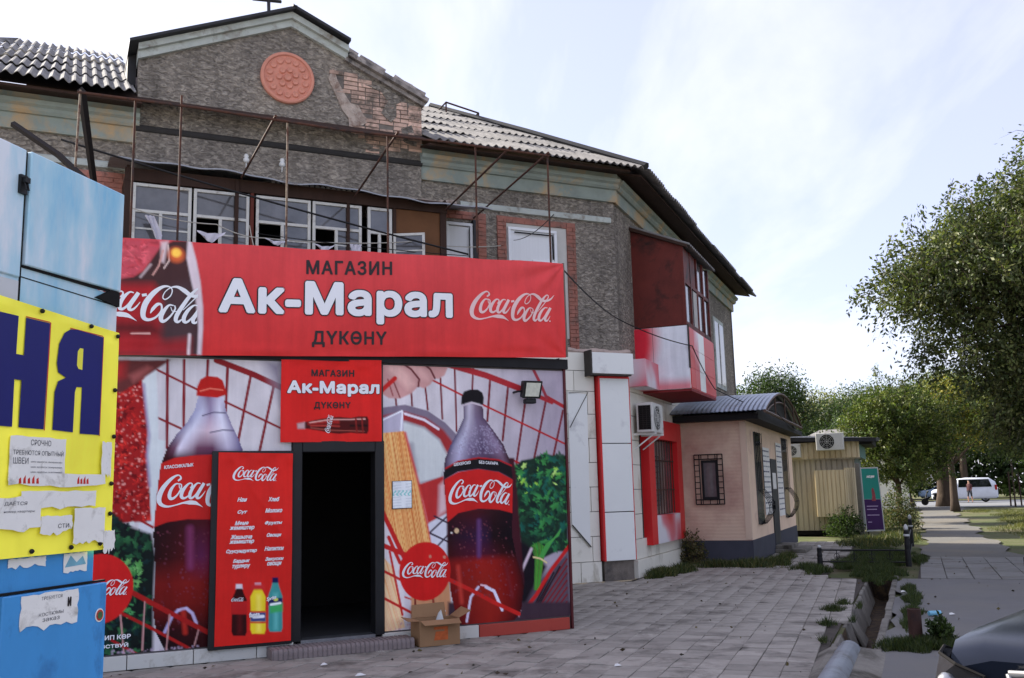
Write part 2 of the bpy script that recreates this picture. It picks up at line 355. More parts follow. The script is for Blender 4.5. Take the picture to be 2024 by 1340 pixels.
m_brick_red = mat('red_brick', C3(166, 112, 98), 0.92, 0.2, 9, 0.6, 70, 0.006, rnd=0.25, dirt=C3(112, 96, 88), dirt_amt=0.5, dscale=3)
m_mortar2 = mat('old_mortar', C3(120, 112, 104), 0.95, 0.25, 8, 0.8, 60, 0.008, dirt=C3(78, 74, 72), dirt_amt=0.5, dscale=2)
m_lime = mat('lime_render', C3(176, 162, 150), 0.95, 0.25, 8, 0.8, 30, 0.02, dirt=C3(132, 112, 100), dirt_amt=0.6, dscale=5)
m_terra = mat('terracotta', C3(206, 140, 120), 0.85, 0.1, 6, 0.4, 60, 0.004)
m_wood_dark = mat('dark_wood', C3(58, 40, 32), 0.8, 0.3, 4, 0.4, 50, 0.004, aniso=(1, 1, 0.2))
m_whitewood = mat('old_white_sash', C3(206, 206, 200), 0.7, 0.08, 6, 0.3, 60, 0.002, dirt=C3(150, 140, 124), dirt_amt=0.3, dscale=5)
m_pvc = mat('white_pvc', C3(226, 228, 230), 0.35, 0.03, 3)
m_brownply = mat('brown_fibreboard', C3(104, 70, 44), 0.8, 0.15, 4, 0.2, 40)
m_glass = mat('painted_reflection_glass', C3(92, 92, 94), 0.06, 0.5, 2.2, 0, spec=0.8)  # uneven grey paints cloud reflections into the panes
m_black = mat('dark_interior', C3(24, 22, 21), 0.95, 0.2, 2)
m_curtain = mat('pale_curtain', C3(188, 186, 182), 0.95, 0.12, 6, 0.5, 25, 0.01)
m_rust = mat('rusty_steel', C3(84, 54, 42), 0.85, 0.3, 14, 0.4, 90, 0.002, dirt=C3(52, 46, 44), dirt_amt=0.6, dscale=6)
m_rust2 = mat('flaking_paint_steel', C3(134, 118, 100), 0.8, 0.3, 20, 0.4, 90, 0.002, dirt=C3(84, 50, 38), dirt_amt=0.75, dscale=9)

bld = thing('corner_building', 'old two storey grey roughcast corner building with gable, medallion and corrugated roof', 'building', FA.p(-4, -3, 0))
# front wall, above and behind the shop
EAVE = 7.62
mb = MB(); mb.prism(FA, [(-12.6, 0.3), (0.02, 0.3), (0.02, 7.3), (-12.6, 7.3)], -0.45, 0.0)
wallA = mb.build('front_wall', m_stucco, bld)
mb = MB(); mb.prism(FB, [(0.0, 0.3), (13.1, 0.3), (13.1, 7.3), (0.0, 7.3)], -0.45, 0.0)
wallB = mb.build('wing_wall', m_stucco, bld)
FC = Fr(*FA.p(-12.6, 0, 0)[:2], 64.8+42.46)   # left wing, turned the other way
mb = MB(); mb.prism(FC, [(-11, 0.3), (0, 0.3), (0, 7.3), (-11, 7.3)], -0.45, 0.0); mb.build('wing_wall', m_stucco, bld)
mb = MB(); e_ = FB.p(13.1, 0, 0); FE = Fr(e_[0], e_[1], 22.34-90)
mb.prism(FE, [(0.0, 0.3), (9.5, 0.3), (9.5, 7.3), (4.75, 9.6), (0.0, 7.3)], -0.45, -0.003); mb.build('end_wall', m_stucco, bld)
# cornice: frieze, roll and soffit, on front (left and right of the gable) and wing
def cornice(fr, u0, u1, z):
    mb = MB(); mb.sweep(fr, [(-0.1, z), (0.06, z), (0.07, z+0.03), (0.07, z+0.24), (-0.1, z+0.24)], u0, u1); mb.build('frieze', m_corn, bld)
    mb = MB(); mb.sweep(fr, [(-0.1, z+0.24), (0.12, z+0.24), (0.16, z+0.28), (0.16, z+0.33), (0.22, z+0.36), (0.24, z+0.42), (-0.1, z+0.42)], u0, u1); mb.build('cornice', m_corn, bld)
    mb = MB(); mb.sweep(fr, [(-0.1, z+0.42), (0.10, z+0.42), (0.12, z+0.62), (-0.1, z+0.62)], u0, u1); mb.build('eaves_band', m_corn, bld)
    mb = MB(); mb.sweep(fr, [(-0.1, z+0.60), (0.60, z+0.44), (0.60, z+0.48), (-0.1, z+0.64)], u0, u1); mb.build('soffit', m_wood_dark, bld)
cornice(FA, -12.6, -8.62, 7.15); cornice(FA, -3.98, 0.06, 7.12); cornice(FB, 0.0, 13.12, 7.12); cornice(FC, -11, -0.05, 7.15)
# string course above the first floor windows
for u0, u1 in ((-12.6, -8.7), (-3.2, -0.08)):
    mb = MB(); mb.sweep(FA, [(-0.05, 6.68), (0.05, 6.70), (0.055, 6.78), (0.03, 6.81), (-0.05, 6.82)], u0, u1); mb.build('string_course', m_trim, bld)
# gable
GL, GR, GA = -8.66, -3.96, -6.28
gp = [(GL, 5.0), (GR, 5.0), (GR, 8.42), (GR-0.06, 8.62), (GA, 9.62), (GL, 8.62)]
mb = MB(); mb.prism(FA, [(GL, 6.3), (GR, 6.3), (GR, 8.50), (GA, 9.52), (GL, 8.52)], -0.25, 0.10)
gable = mb.build('gable', m_stucco, bld)
mb = MB(); mb.sweep(FA, [(0.10, 7.33), (0.13, 7.34), (0.15, 7.37), (0.13, 7.42), (0.10, 7.44)], GL-0.01, GR+0.01); mb.build('band', mat('dark_plaster_band', C3(58, 56, 55), 0.95, 0.2, 5, 0.5, 40, 0.01), gable)
def rake(p0, p1, o0, o1, dz0, dz1, name, m, par, jag=0):
    (ua, za), (ub, zb_) = p0, p1; mb = MB()
    mb.prism(FA, [(ua, za+dz0), (ub, zb_+dz0), (ub, zb_+dz1), (ua, za+dz1)], o0, o1); return mb.build(name, m, par)
LT, AT, RT_ = (GL-0.02, 8.52), (GA, 9.52), (GR+0.01, 8.50)
mid = (GA+(RT_[0]-GA)*0.42, 9.52+(8.50-9.52)*0.42)
rake(LT, AT, -0.25, 0.17, -0.02, 0.10, 'rake_moulding', m_trim, gable); rake(LT, AT, -0.25, 0.24, 0.103, 0.21, 'rake_moulding', m_trim, gable)
rake(AT, mid, -0.25, 0.17, -0.02, 0.10, 'rake_moulding', m_trim, gable); rake(AT, mid, -0.25, 0.24, 0.103, 0.21, 'rake_moulding', m_trim, gable)
rake((GL-0.16, 8.46), (GA+0.05, 9.53), -1.2, 0.36, 0.22, 0.27, 'cap_flashing', m_darkmetal, gable); rake((GA-0.02, 9.545), (mid[0], mid[1]+0.02), -0.9, 0.36, 0.22, 0.27, 'cap_flashing', m_darkmetal, gable)
mb = MB(); mb.prism(FA, [(GL-0.15, 8.2), (GL-0.02, 8.2), (GL-0.02, 8.72), (GL-0.15, 8.68)], -1.2, -0.2); mb.build('cap_flashing', m_darkmetal, gable)
# broken raking courses at the right: bricks of the cornice laid bare
bb = MB(); bb.add([(-.12, -.06, -.032), (.12, -.06, -.032), (.12, .06, -.032), (-.12, .06, -.032), (-.115, -.055, .032), (.115, -.055, .032), (.115, .055, .032), (-.115, .055, .032)],
                  [(0, 3, 2, 1), (4, 5, 6, 7), (0, 1, 5, 4), (1, 2, 6, 5), (2, 3, 7, 6), (3, 0, 4, 7)])
me_brick = mesh_from(bb, 'brick', m_brick)
me_brick_grey = me_brick.copy(); me_brick_grey.materials.clear(); me_brick_grey.materials.append(mat('sooty_brick', C3(152, 144, 138), 0.95, 0.25, 7, 0.6, 60, 0.008, rnd=0.25, dirt=C3(84, 80, 78), dirt_amt=0.6, dscale=4))
sl = math.atan2(8.50-9.52, RT_[0]-GA)
for row, (dz, oo) in enumerate(((-0.02, 0.10), (0.07, 0.17), (0.155, 0.13))):
    n = 11
    for i in range(n):
        f_ = (i+0.5+(0.4 if row == 1 else 0))/n
        if row == 2 and random.random() < 0.25: continue
        u = mid[0]+(RT_[0]-mid[0])*f_; z = mid[1]+(RT_[1]-mid[1])*f_+dz
        q = FA.p(u, oo, z); o = inst('brick', me_brick_grey, gable, q, FA.rz, 0, -sl+random.gauss(0, 0.03), (0.98, 1.3, 1.15))
# brick patch where the roughcast has fallen: an irregular area of single bricks, with a rim of lime render
patch = [(-5.54, 8.86), (-5.36, 8.90), (-5.12, 8.84), (-4.89, 8.74), (-4.66, 8.64), (-4.43, 8.52), (-4.10, 8.40), (-3.97, 8.38), (-3.97, 7.70), (-4.15, 7.62), (-4.4, 7.58), (-4.77, 7.46), (-5.06, 7.52), (-5.14, 7.81), (-5.23, 7.89), (-5.25, 8.08), (-5.36, 8.20), (-5.57, 8.56), (-5.60, 8.72)]
def inside(poly, x, y):
    c = False; n = len(poly)
    for i in range(n):
        (x1, y1), (x2, y2) = poly[i], poly[i-1]
        if (y1 > y) != (y2 > y) and x < (x2-x1)*(y-y1)/(y2-y1)+x1: c = not c
    return c
mb = MB(); mb.prism(FA, patch, 0.05, 0.104); mb.build('mortar_bed', m_mortar2, gable)
rim = [(-5.62, 8.72), (-5.55, 8.92), (-5.51, 8.90), (-5.50, 8.69), (-5.35, 8.46), (-5.24, 8.32), (-5.09, 8.31), (-4.99, 8.10), (-4.93, 8.03), (-5.03, 7.96), (-5.09, 7.91), (-5.20, 7.88), (-5.17, 7.78), (-5.26, 7.84), (-5.28, 8.06), (-5.38, 8.18), (-5.60, 8.56)]
mb = MB(); rr_ = random.Random(4); mb.prism(FA, [(a+rr_.uniform(-.025, .025), b+rr_.uniform(-.025, .025)) for a, b in rim], 0.06, 0.116); mb.build('render_edge', m_lime, gable)
for pp in ([(-5.0, 8.70), (-4.72, 8.60), (-4.60, 8.42), (-4.70, 8.22), (-4.52, 8.06), (-4.40, 8.20), (-4.44, 8.44), (-4.30, 8.46), (-4.34, 8.56), (-4.66, 8.70)], [(-4.32, 7.98), (-4.12, 8.06), (-4.04, 7.80), (-4.06, 7.66), (-4.28, 7.72)], [(-5.20, 7.66), (-5.02, 7.70), (-4.86, 7.60), (-4.62, 7.62), (-4.60, 7.50), (-4.9, 7.46), (-5.14, 7.52)]):
    mb = MB(); mb.prism(FA, [(a+rr_.uniform(-.03, .03), b+rr_.uniform(-.03, .03)) for a, b in pp], 0.07, 0.121+rr_.uniform(0, .006)); mb.build('plaster_remnant', m_stucco, gable)
row = 0; z = 7.50
while z < 8.90:
    u = -5.75+(0.13 if row % 2 else 0)
    while u < -3.9:
        wdt = 0.255 if random.random() < 0.72 else 0.13
        uc = u+wdt/2
        if inside(patch, uc, z) and not inside(rim, uc, z) and random.random() < 0.95:
            s_ = (wdt-0.014)/0.24
            if uc+wdt/2 < -3.955:
                inst('brick', me_brick, gable, FA.p(uc, 0.062+random.uniform(-0.012, 0.006), z), FA.rz+random.gauss(0, 0.01), 0, random.gauss(0, 0.012), (s_, 1, 1))
        u += wdt
    z += 0.078; row += 1
# quoin stack at the right edge of the gable
for i in range(11):
    inst('brick', me_brick, gable, FA.p(GR-0.11, 0.085, 7.62+i*0.078), FA.rz, 0, 0, (1.0, 0.6, 1.05))
# terracotta roundel
md = MB(); cu, cz = -6.33, 8.58; n = 48
def ring(r, o): return [FA.p(cu+r*math.cos(2*math.pi*k/n), o, cz+r*math.sin(2*math.pi*k/n)) for k in range(n)]
rs = [(0.45, 0.09), (0.45, 0.15), (0.43, 0.165), (0.40, 0.165), (0.385, 0.135)]
vv = []; 
for r_, o_ in rs: vv += ring(r_, o_)
vv.append(FA.p(cu, 0.135, cz))
md.add(vv, [(i*n+k, i*n+(k+1) % n, (i+1)*n+(k+1) % n, (i+1)*n+k) for i in range(len(rs)-1) for k in range(n)] + [((len(rs)-1)*n+k, (len(rs)-1)*n+(k+1) % n, len(rs)*n) for k in range(n)])
medal = md.build('medallion', m_terra, gable)
mb = MB()
def petal_ring(cnt, r0, rp, o):
    for k in range(cnt):
        a = 2*math.pi*(k+0.5)/cnt; pu, pz = cu+r0*math.cos(a), cz+r0*math.sin(a); m_ = 10
        vv = [FA.p(pu+rp*math.cos(2*math.pi*j/m_), 0.13, pz+rp*math.sin(2*math.pi*j/m_)) for j in range(m_)] + [FA.p(pu+0.72*rp*math.cos(2*math.pi*j/m_), o, pz+0.72*rp*math.sin(2*math.pi*j/m_)) for j in range(m_)] + [FA.p(pu, o-0.012, pz)]
        mb.add(vv, [(j, (j+1) % m_, m_+(j+1) % m_, m_+j) for j in range(m_)] + [(m_+j, m_+(j+1) % m_, 2*m_) for j in range(m_)])
petal_ring(14, 0.305, 0.066, 0.160); petal_ring(7, 0.145, 0.062, 0.166); petal_ring(1, 0.0, 0.075, 0.175)
rel = mb.build('relief', m_terra, gable)
# --- corrugated roof, sheet by sheet
TH = R(28.5); ct, st = math.cos(TH), math.sin(TH)
def sheet(fr, u0, u1, d0, d1, eave_o, eave_z, name, par, m, lift=0.0, clip=None):
    """one corrugated sheet: u0..u1 along the eave, d0..d1 up the slope"""
    nu = max(8, int((u1-u0)/0.15*6)); us = np.linspace(u0, u1, nu+1); vv = []; ff = []
    for th in (0, -0.012):
        for d in (d0, d1):
            for u in us:
                zz = 0.026*math.sin(u/0.15*2*math.pi)+lift*(1-(d-d0)/(d1-d0))+th; uu = u
                if clip and th <= 0: uu = clip(u, d)
                o_ = eave_o-d*ct+zz*st; vv.append(fr.p(uu, o_, eave_z+d*st+zz*ct))
    k = nu+1
    for i in range(nu):
        ff += [(i, i+1, k+i+1, k+i), (2*k+i, 3*k+i, 3*k+i+1, 2*k+i+1), (i, 2*k+i, 2*k+i+1, i+1), (k+i, k+i+1, 3*k+i+1, 3*k+i)]
    ff += [(0, k, 3*k, 2*k), (k-1, 3*k-1, 4*k-1, 2*k-1)]
    mb = MB(); mb.add(vv, ff); return mb.build(name, m, par, smooth=False)
roof = MB()
def rp(fr, u, d, eo=0.66, ez=7.66, dn=-0.06): o_ = eo-d*ct; return fr.p(u, o_+dn*st, ez+d*st+dn*ct)
dmax = 6.4; hipk = 0.386*ct
roof.quad(rp(FA, -12.85, 0.15), rp(FA, 0.25, 0.15), rp(FA, 0.25-hipk*dmax, dmax), rp(FA, -12.85+hipk*dmax, dmax))
roof.quad(rp(FB, -0.25, 0.15), rp(FB, 13.5, 0.15), rp(FB, 13.5, dmax), rp(FB, -0.25+hipk*dmax, dmax))
roof.quad(rp(FC, -11, 0.15), rp(FC, 0.25, 0.15), rp(FC, 0.25-hipk*dmax, dmax), rp(FC, -11, dmax))
# back slopes
roof.quad(rp(FB, -0.25+hipk*dmax, dmax), rp(FB, 13.5, dmax), FB.p(13.5, -10.5, 7.6), FB.p(4, -10.5, 7.6))
roof.quad(rp(FA, -12.85+hipk*dmax, dmax), rp(FA, 0.25-hipk*dmax, dmax), FA.p(-3, -9.5, 8.0), FA.p(-9.5, -9.5, 8.0))
roof_o = roof.build('roof', m_wood_dark, bld)
rowL = 1.30
for fr, ua, ub, EZ in ((FA, -12.85, -8.72, 7.72), (FA, -3.93, 0.27, 7.62)):
    for r_ in range(5):
        d0, d1 = r_*rowL-0.06, (r_+1)*rowL+0.05; u = ua
        while u < ub-0.12:
            wd = 1.05; u1 = min(u+wd+0.04, ub)
            lo = lambda d: -12.85+hipk*max(d, 0); hi = lambda d: 0.27-hipk*max(d, 0)
            cl = lambda uu, d: min(max(uu, lo(d)), hi(d))
            if u < hi(d0)-0.05 and u1 > lo(d0)+0.05:
                sheet(fr, u, u1, d0, d1, 0.72, EZ, 'roof_sheet', roof_o, m_slate, lift=0.022+random.uniform(0, 0.03), clip=cl)
            u += wd
for r_ in range(2):
    u = -0.1
    while u < 13.4:
        cl = lambda uu, d: max(uu, -0.25+hipk*max(d, 0)); sheet(FB, u, min(u+1.09, 13.55), r_*rowL-0.06+random.uniform(-0.05, 0.05), (r_+1)*rowL+0.05, 0.72, 7.62, 'roof_sheet', roof_o, m_slate, lift=0.02+random.uniform(0, 0.03), clip=cl); u += 1.05
# hip capping
mb = MB(); a_, b_ = rp(FA, 0.30, -0.05, 0.72, 7.62, 0.06), rp(FA, 0.27-hipk*dmax, dmax, 0.72, 7.62, 0.05); mb.tube([a_, a_*0.5+b_*0.5+np.array([0, 0, .02]), b_], 0.075, 6); mb.build('hip_cap', m_darkmetal, roof_o)
# rooflight frame and metal things on the roof
rl = thing('roof_frame', 'thin bare steel frame over a round vent on the right hand roof slope', 'frame', FA.p(-1.5, -4.1, 9.5))
mb = MB(); w3, h3 = 0.62, 0.42
for a, b in ((0, 0), (1, 0), (0, 1), (1, 1)): mb.tube([FA.p(-1.90+a*0.80, -3.9-b*0.5, 9.6), FA.p(-1.90+a*0.80, -3.9-b*0.5, 10.42-0.14*a)], 0.02, 6)
for b in (0, 1): mb.tube([FA.p(-1.90, -3.9-b*0.5, 10.42), FA.p(-1.10, -3.9-b*0.5, 10.28)], 0.02, 6)
for a in (0, 1): mb.tube([FA.p(-1.90+a*0.80, -3.9, 10.42-0.14*a), FA.p(-1.90+a*0.80, -4.4, 10.42-0.14*a)], 0.02, 6)
mb.build('steel_frame', m_rust, rl); mb = MB(); mb.lathe(FA.p(-1.55, -4.1, 9.6), [(0.26, 0), (0.26, 0.42), (0.22, 0.52), (0.1, 0.58)], 18); mb.build('vent', m_darkmetal, rl, smooth=True)
mb = MB(); mb.tube([FA.p(-6.6, -0.1, 9.3), FA.p(-6.62, -0.1, 10.02)], 0.03, 6); mb.tube([FA.p(-6.9, -0.05, 9.98), FA.p(-6.4, -0.15, 10.08)], 0.028, 6); mb.tube([FA.p(-6.9, -0.05, 9.96), FA.p(-6.9, -0.05, 10.2)], 0.008, 5)
tag(mb.build('mast', m_darkmetal), 'short dark T shaped aerial mast on top of the gable', 'mast')

# --- front windows right of the balcony
def window_pvc(fr, u0, u1, z0, z1, o, panes, name='window', blind=True, m=m_pvc):
    mb = MB(); t_ = 0.055
    mb.box(fr, u0, u1, o-0.06, o, z1-t_, z1); mb.box(fr, u0, u1, o-0.06, o, z0, z0+t_); mb.box(fr, u0, u0+t_, o-0.06, o, z0+t_, z1-t_); mb.box(fr, u1-t_, u1, o-0.06, o, z0+t_, z1-t_)
    wn = mb.build(name, m, bld, bevel=0.006)
    for (a, b, c, d, mm) in panes:
        mb = MB(); mb.box(fr, a, b, o-0.045, o-0.03, c, d); mb.build('pane', mm, wn)
    return wn
def reveal(fr, u0, u1, z0, z1, m):      # recess cut look: dark box behind, frame of returns proud of the wall by few mm
    pass
# brick surrounds (pilaster strips) as courses of single long bricks joined in one mesh
def brick_strip(fr, u0, u1, z0, z1, o0, o1, m):
    mb = MB(); z = z0; r_ = 0
    mb.box(fr, u0, u1, o0, o1-0.014, z0, z1)
    while z < z1-0.05:
        u = u0+(0 if r_ % 2 else -0.12)
        while u < u1:
            a, b = max(u, u0), min(u+0.24, u1)
            if b-a > 0.03: mb.box(fr, a+0.004, b-0.004, o1-0.02, o1+random.uniform(-0.006, 0.006), z+0.005, z+0.068)
            u += 0.25
        z += 0.075; r_ += 1
    return stuff(mb.build('brickwork', m, bld))
brick_strip(FA, -2.86, -2.70, 4.4, 6.62, -0.02, 0.035, m_brick_red); brick_strip(FA, -2.48, -2.30, 4.4, 6.62, -0.02, 0.035, m_brick_red)
brick_strip(FA, -1.05, -0.86, 4.2, 6.62, -0.02, 0.035, m_brick_red); brick_strip(FA, -2.30, -1.05, 6.50, 6.62, -0.02, 0.033, m_brick_red)
brick_strip(FA, -3.55, -2.86, 6.48, 6.62, -0.02, 0.03, m_brick_red); brick_strip(FA, -10.2, -8.7, 6.1, 6.64, -0.02, 0.03, m_brick_red)
mb = MB(); mb.box(FA, -2.30, -1.05, -0.02, 0.008, 4.4, 6.50); mb.build('window_reveal', mat('pale_reveal', C3(186, 184, 178), 0.9, 0.1, 4), bld)
wn = window_pvc(FA, -2.28, -1.28, 4.9, 6.42, 0.02+0.05, [])
m_blind = mat('white_blind', C3(220, 222, 224), 0.7, 0.04, 2, 0.3, 3, 0.01, aniso=(14, 14, 0.1))
mb = MB(); mb.box(FA, -2.22, -1.34, 0.02, 0.04, 5.80, 6.36); mb.build('blind', m_blind, wn)
mb = MB(); mb.box(FA, -2.22, -1.80, 0.02, 0.036, 4.96, 5.80); mb.build('pane', m_glass, wn)
mb = MB(); mb.box(FA, -1.80, -1.34, 0.045, 0.075, 4.96, 5.83); mb.build('sash', m_pvc, wn, bevel=0.006)
mb = MB(); mb.box(FA, -1.39, -1.36, 0.075, 0.08, 5.86, 6.30); mb.box(FA, -2.16, -1.36, 0.075, 0.08, 6.305, 6.33); mb.box(FA, -1.76, -1.36, 0.076, 0.081, 5.755, 5.78); mb.build('gasket', m_black, wn)
dr = window_pvc(FA, -3.50, -2.98, 4.4, 6.40, 0.07, [(-3.44, -3.04, 5.72, 6.33, m_blind), (-3.44, -3.04, 4.5, 5.62, m_blind)], 'balcony_door')
mb = MB(); mb.box(FA, -3.45, -3.03, 0.02, 0.06, 5.63, 5.71); mb.build('rail', m_pvc, dr); mb = MB(); mb.box(FA, -3.06, -3.045, 0.07, 0.076, 5.74, 6.30); mb.box(FA, -3.42, -3.06, 0.07, 0.076, 5.60, 5.615); mb.build('gasket', m_black, dr)
mb = MB(); mb.box(FA, -2.98, -2.92, -0.01, 0.10, 4.4, 6.46); mb.build('door_jamb', m_darkmetal, bld)
# far window on the wing
for u0, u1, z0, z1 in ((9.9, 11.2, 4.55, 6.35),):
    mb = MB(); mb.box(FB, u0-0.12, u1+0.12, -0.02, 0.025, z0-0.12, z1+0.12); f_ = mb.build('window', m_trim, bld)
    mb = MB(); mb.box(FB, u0, u1, -0.02, 0.03, z0, z1); mb.build('pane', m_glass, f_); mb = MB(); mb.box(FB, u0+0.6, u0+0.66, 0.0, 0.045, z0, z1); mb.build('mullion', m_whitewood, f_)
# --- glazed balcony on the front
BO = 1.2
mb = MB(); mb.box(FA, -8.85, -3.92, 0.0, BO+0.05, 4.15, 4.42); mb.build('balcony_slab', m_conc, bld)
mb = MB(); mb.box(FA, -8.78, -3.95, BO-0.06, BO-0.02, 4.42, 5.22); mb.build('balcony_parapet', m_brownply, bld)
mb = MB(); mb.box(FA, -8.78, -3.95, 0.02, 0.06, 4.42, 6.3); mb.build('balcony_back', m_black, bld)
for u in (-8.80, -7.29, -7.06, -5.58, -4.82, -3.99):
    mb = MB(); wd = 0.10 if u in (-8.80, -3.99) else 0.05; mb.box(FA, u-wd/2, u+wd/2, BO-0.06, BO+(0.01 if u != -7.29 else .05), 4.42, 6.34); mb.build('balcony_post', m_wood_dark if u != -7.06 else mat('red_brown_post', C3(96, 44, 32), 0.7, 0.2, 4), bld)
mb = MB(); mb.box(FA, -8.85, -3.92, BO-0.08, BO+0.02, 6.17, 6.36); mb.build('balcony_beam', m_wood_dark, bld)
mb = MB(); mb.box(FA, -8.83, -8.79, 0.0, BO, 4.42, 6.4); mb.box(FA, -3.96, -3.93, 0.0, BO, 4.42, 6.4); mb.build('balcony_side', m_wood_dark, bld)
def sash_window(u0, u1, open_l=False, open_r=False, dark_top=False):
    zt, zm, zb_ = 6.15, 5.74, 5.20; t_ = 0.045; mb = MB(); o0, o1 = BO-0.05, BO
    mb.box(FA, u0, u0+t_, o0, o1, zb_, zt); mb.box(FA, u1-t_, u1, o0, o1, zb_, zt); mb.box(FA, u0+t_, u1-t_, o0, o1, zt-t_, zt); mb.box(FA, u0+t_, u1-t_, o0, o1, zm-t_/2, zm+t_/2); mb.box(FA, u0+t_, u1-t_, o0, o1, zb_, zb_+t_)
    um = u0+(u1-u0)*0.48; mb.box(FA, um-t_/2, um+t_/2, o0, o1+0.004, zb_+t_, zm-t_/2)
    wn = mb.build('balcony_window', m_whitewood, bld, bevel=0.004)
    mb = MB(); mb.box(FA, u0+t_, u1-t_, o0+0.018, o0+0.024, zm+t_/2, zt-t_); mb.build('pane', m_glass, wn)
    for a, b, op in ((u0+t_, um-t_/2, open_l), (um+t_/2, u1-t_, open_r)):
        if op: continue
        mb = MB(); mb.box(FA, a, b, o0+0.018, o0+0.024, zb_+t_, zm-t_/2); mb.build('pane', m_glass, wn)
        if random.random() < 0.7:
            mb = MB(); mb.box(FA, a+0.02, b-0.02, o0-0.06, o0-0.05, zb_+t_, zb_+0.30+random.uniform(-.05, .12)); mb.build('curtain', m_curtain, wn)
        mb = MB(); mb.box(FA, a, b, o0+0.005, o0+0.035, zb_+0.27, zb_+0.295); mb.build('glazing_bar', m_whitewood, wn)
for u0, u1, ol, orr in ((-8.74, -7.93, False, False), (-7.90, -7.10, True, False), (-7.00, -6.17, True, False), (-6.14, -5.36, True, False), (-5.26, -4.86, True, True)): sash_window(u0, u1, ol, orr)
mb = MB(); mb.box(FA, -4.80, -4.02, BO-0.05, BO-0.02, 4.42, 6.2); mb.build('balcony_panel', m_brownply, bld)
# opened casement in front of the brown panel
mb = MB(); c = FA.p(-4.84, BO+0.01, 0); FO = Fr(c[0], c[1], 64.8+28); t_ = 0.04
for a in ((0, 0.04, 5.2, 5.74), (0.46, 0.50, 5.2, 5.74)): mb.box(FO, a[0], a[1], -0.02, 0.02, a[2], a[3])
mb.box(FO, 0.04, 0.46, -0.02, 0.02, 5.70, 5.74); mb.box(FO, 0.04, 0.46, -0.02, 0.02, 5.2, 5.24); mb.box(FO, 0.04, 0.46, -0.015, 0.015, 5.44, 5.465)
oc = mb.build('open_casement', m_whitewood, bld); mb = MB(); mb.box(FO, 0.04, 0.46, -0.004, 0.004, 5.24, 5.70); mb.build('pane', m_glass, oc)
# sagging sheet-metal balcony roof, with a rumpled edge
m_tin = mat('grey_tin_sheet', C3(150, 152, 156), 0.5, 0.15, 3, 0.3, 12, 0.01, metal=0.35, dirt=C3(96, 74, 58), dirt_amt=0.35, dscale=2)
mb = MB(); us = np.linspace(-9.05, -3.2, 60); vv = []
for u in us:
    fz = 6.45-(u+9.05)*0.034+0.02*math.sin(u*3.1)+0.012*math.sin(u*9); bz = 6.74-(u+9.05)*0.012
    for o_, z_ in ((1.42+0.03*math.sin(u*5), fz), (0.7, (fz+bz)/2+0.03), (0.0, bz)): vv += [FA.p(u, o_, z_), FA.p(u, o_, z_-0.02)]
ff = []
for i in range(len(us)-1):
    a, b = i*6, (i+1)*6
    for j in (0, 2): ff += [(a+j, b+j, b+j+2, a+j+2), (a+j+1, a+j+3, b+j+3, b+j+1)]
    ff += [(a, a+1, b+1, b)]
mb.add(vv, ff); tin = mb.build('balcony_roof', m_tin, bld)
mb = MB()
for k in range(16):
    u = -6.75+k*0.085; mb.tube([FA.p(u, 1.2, 6.46-(u+9.05)*0.028), FA.p(u, 0.5, 6.64-(u+9.05)*0.02)], 0.035, 6)
mb.build('slate_offcut', m_slate, tin)
# mortar ridge where the balcony roof meets the wall
mb = MB(); us = np.linspace(-9.0, -3.3, 50); mb.tube([FA.p(u, 0.03, 6.78-(u+9.0)*0.012+0.02*math.sin(u*7)) for u in us], [0.05+0.03*abs(math.sin(u*4.3)) for u in us], 6); mb.build('mortar_fillet', m_lime, bld)
# porcelain insulators
m_porc = mat('porcelain', C3(220, 220, 216), 0.25, 0.05, 3)
for u in (-6.98, -6.40):
    mb = MB(); mb.lathe(FA.p(u, 0.12, 7.02), [(0.03, 0), (0.05, 0.02), (0.05, 0.06), (0.03, 0.08), (0.045, 0.1), (0.03, 0.14)], 12); mb.tube([FA.p(u, 0.0, 6.92), FA.p(u, 0.12, 6.94), FA.p(u, 0.12, 7.04)], 0.01, 5); mb.build('insulator', m_porc, bld, smooth=True)

# --- cladding of the ground floor: pale tiles with dark joints, pilaster at the corner
m_clad = mat('cream_cladding', C3(230, 227, 214), 0.4, 0.05, 1.2, 0.1, 20, 0.002, rnd=0.04, dirt=C3(170, 162, 142), dirt_amt=0.25, dscale=1.8, aniso=(1, 1, 0.5))
m_cladw = mat('white_panel', C3(232, 234, 230), 0.35, 0.03, 1.2, rnd=0.02, dirt=C3(190, 190, 190), dirt_amt=0.2, dscale=1.2)
def m_redwhite_():
    m, t, b = newmat('sprayed_red_white_panel'); v = pos(t)
    f = noise(t, v, 0.75, 2, 0.4); c = ramp(t, f, [(0.36, C3(206, 44, 56)), (0.50, C3(216, 120, 132)), (0.60, C3(224, 222, 228))]); t.links.new(c, b.inputs['Base Color']); b.inputs['Roughness'].default_value = 0.4; return m
m_redw = m_redwhite_()
m_red = mat('red_panel', C3(212, 38, 40), 0.4, 0.08, 1.5)
m_joint = mat('dark_joint', C3(66, 62, 58), 0.9, 0.2, 4)
mb = MB(); mb.box(FA, -3.0, -0.005, -0.01, 0.07, 0.0, 4.12); mb.build('cladding_back', m_joint, bld)
mb = MB(); mb.box(FB, 0.0, 13.0, -0.01, 0.07, 0.0, 4.0); mb.build('cladding_back', m_joint, bld)
zs = [0.0, 0.36, 0.80, 1.24, 1.68, 2.12, 2.56, 3.00, 3.42, 3.80, 4.14]
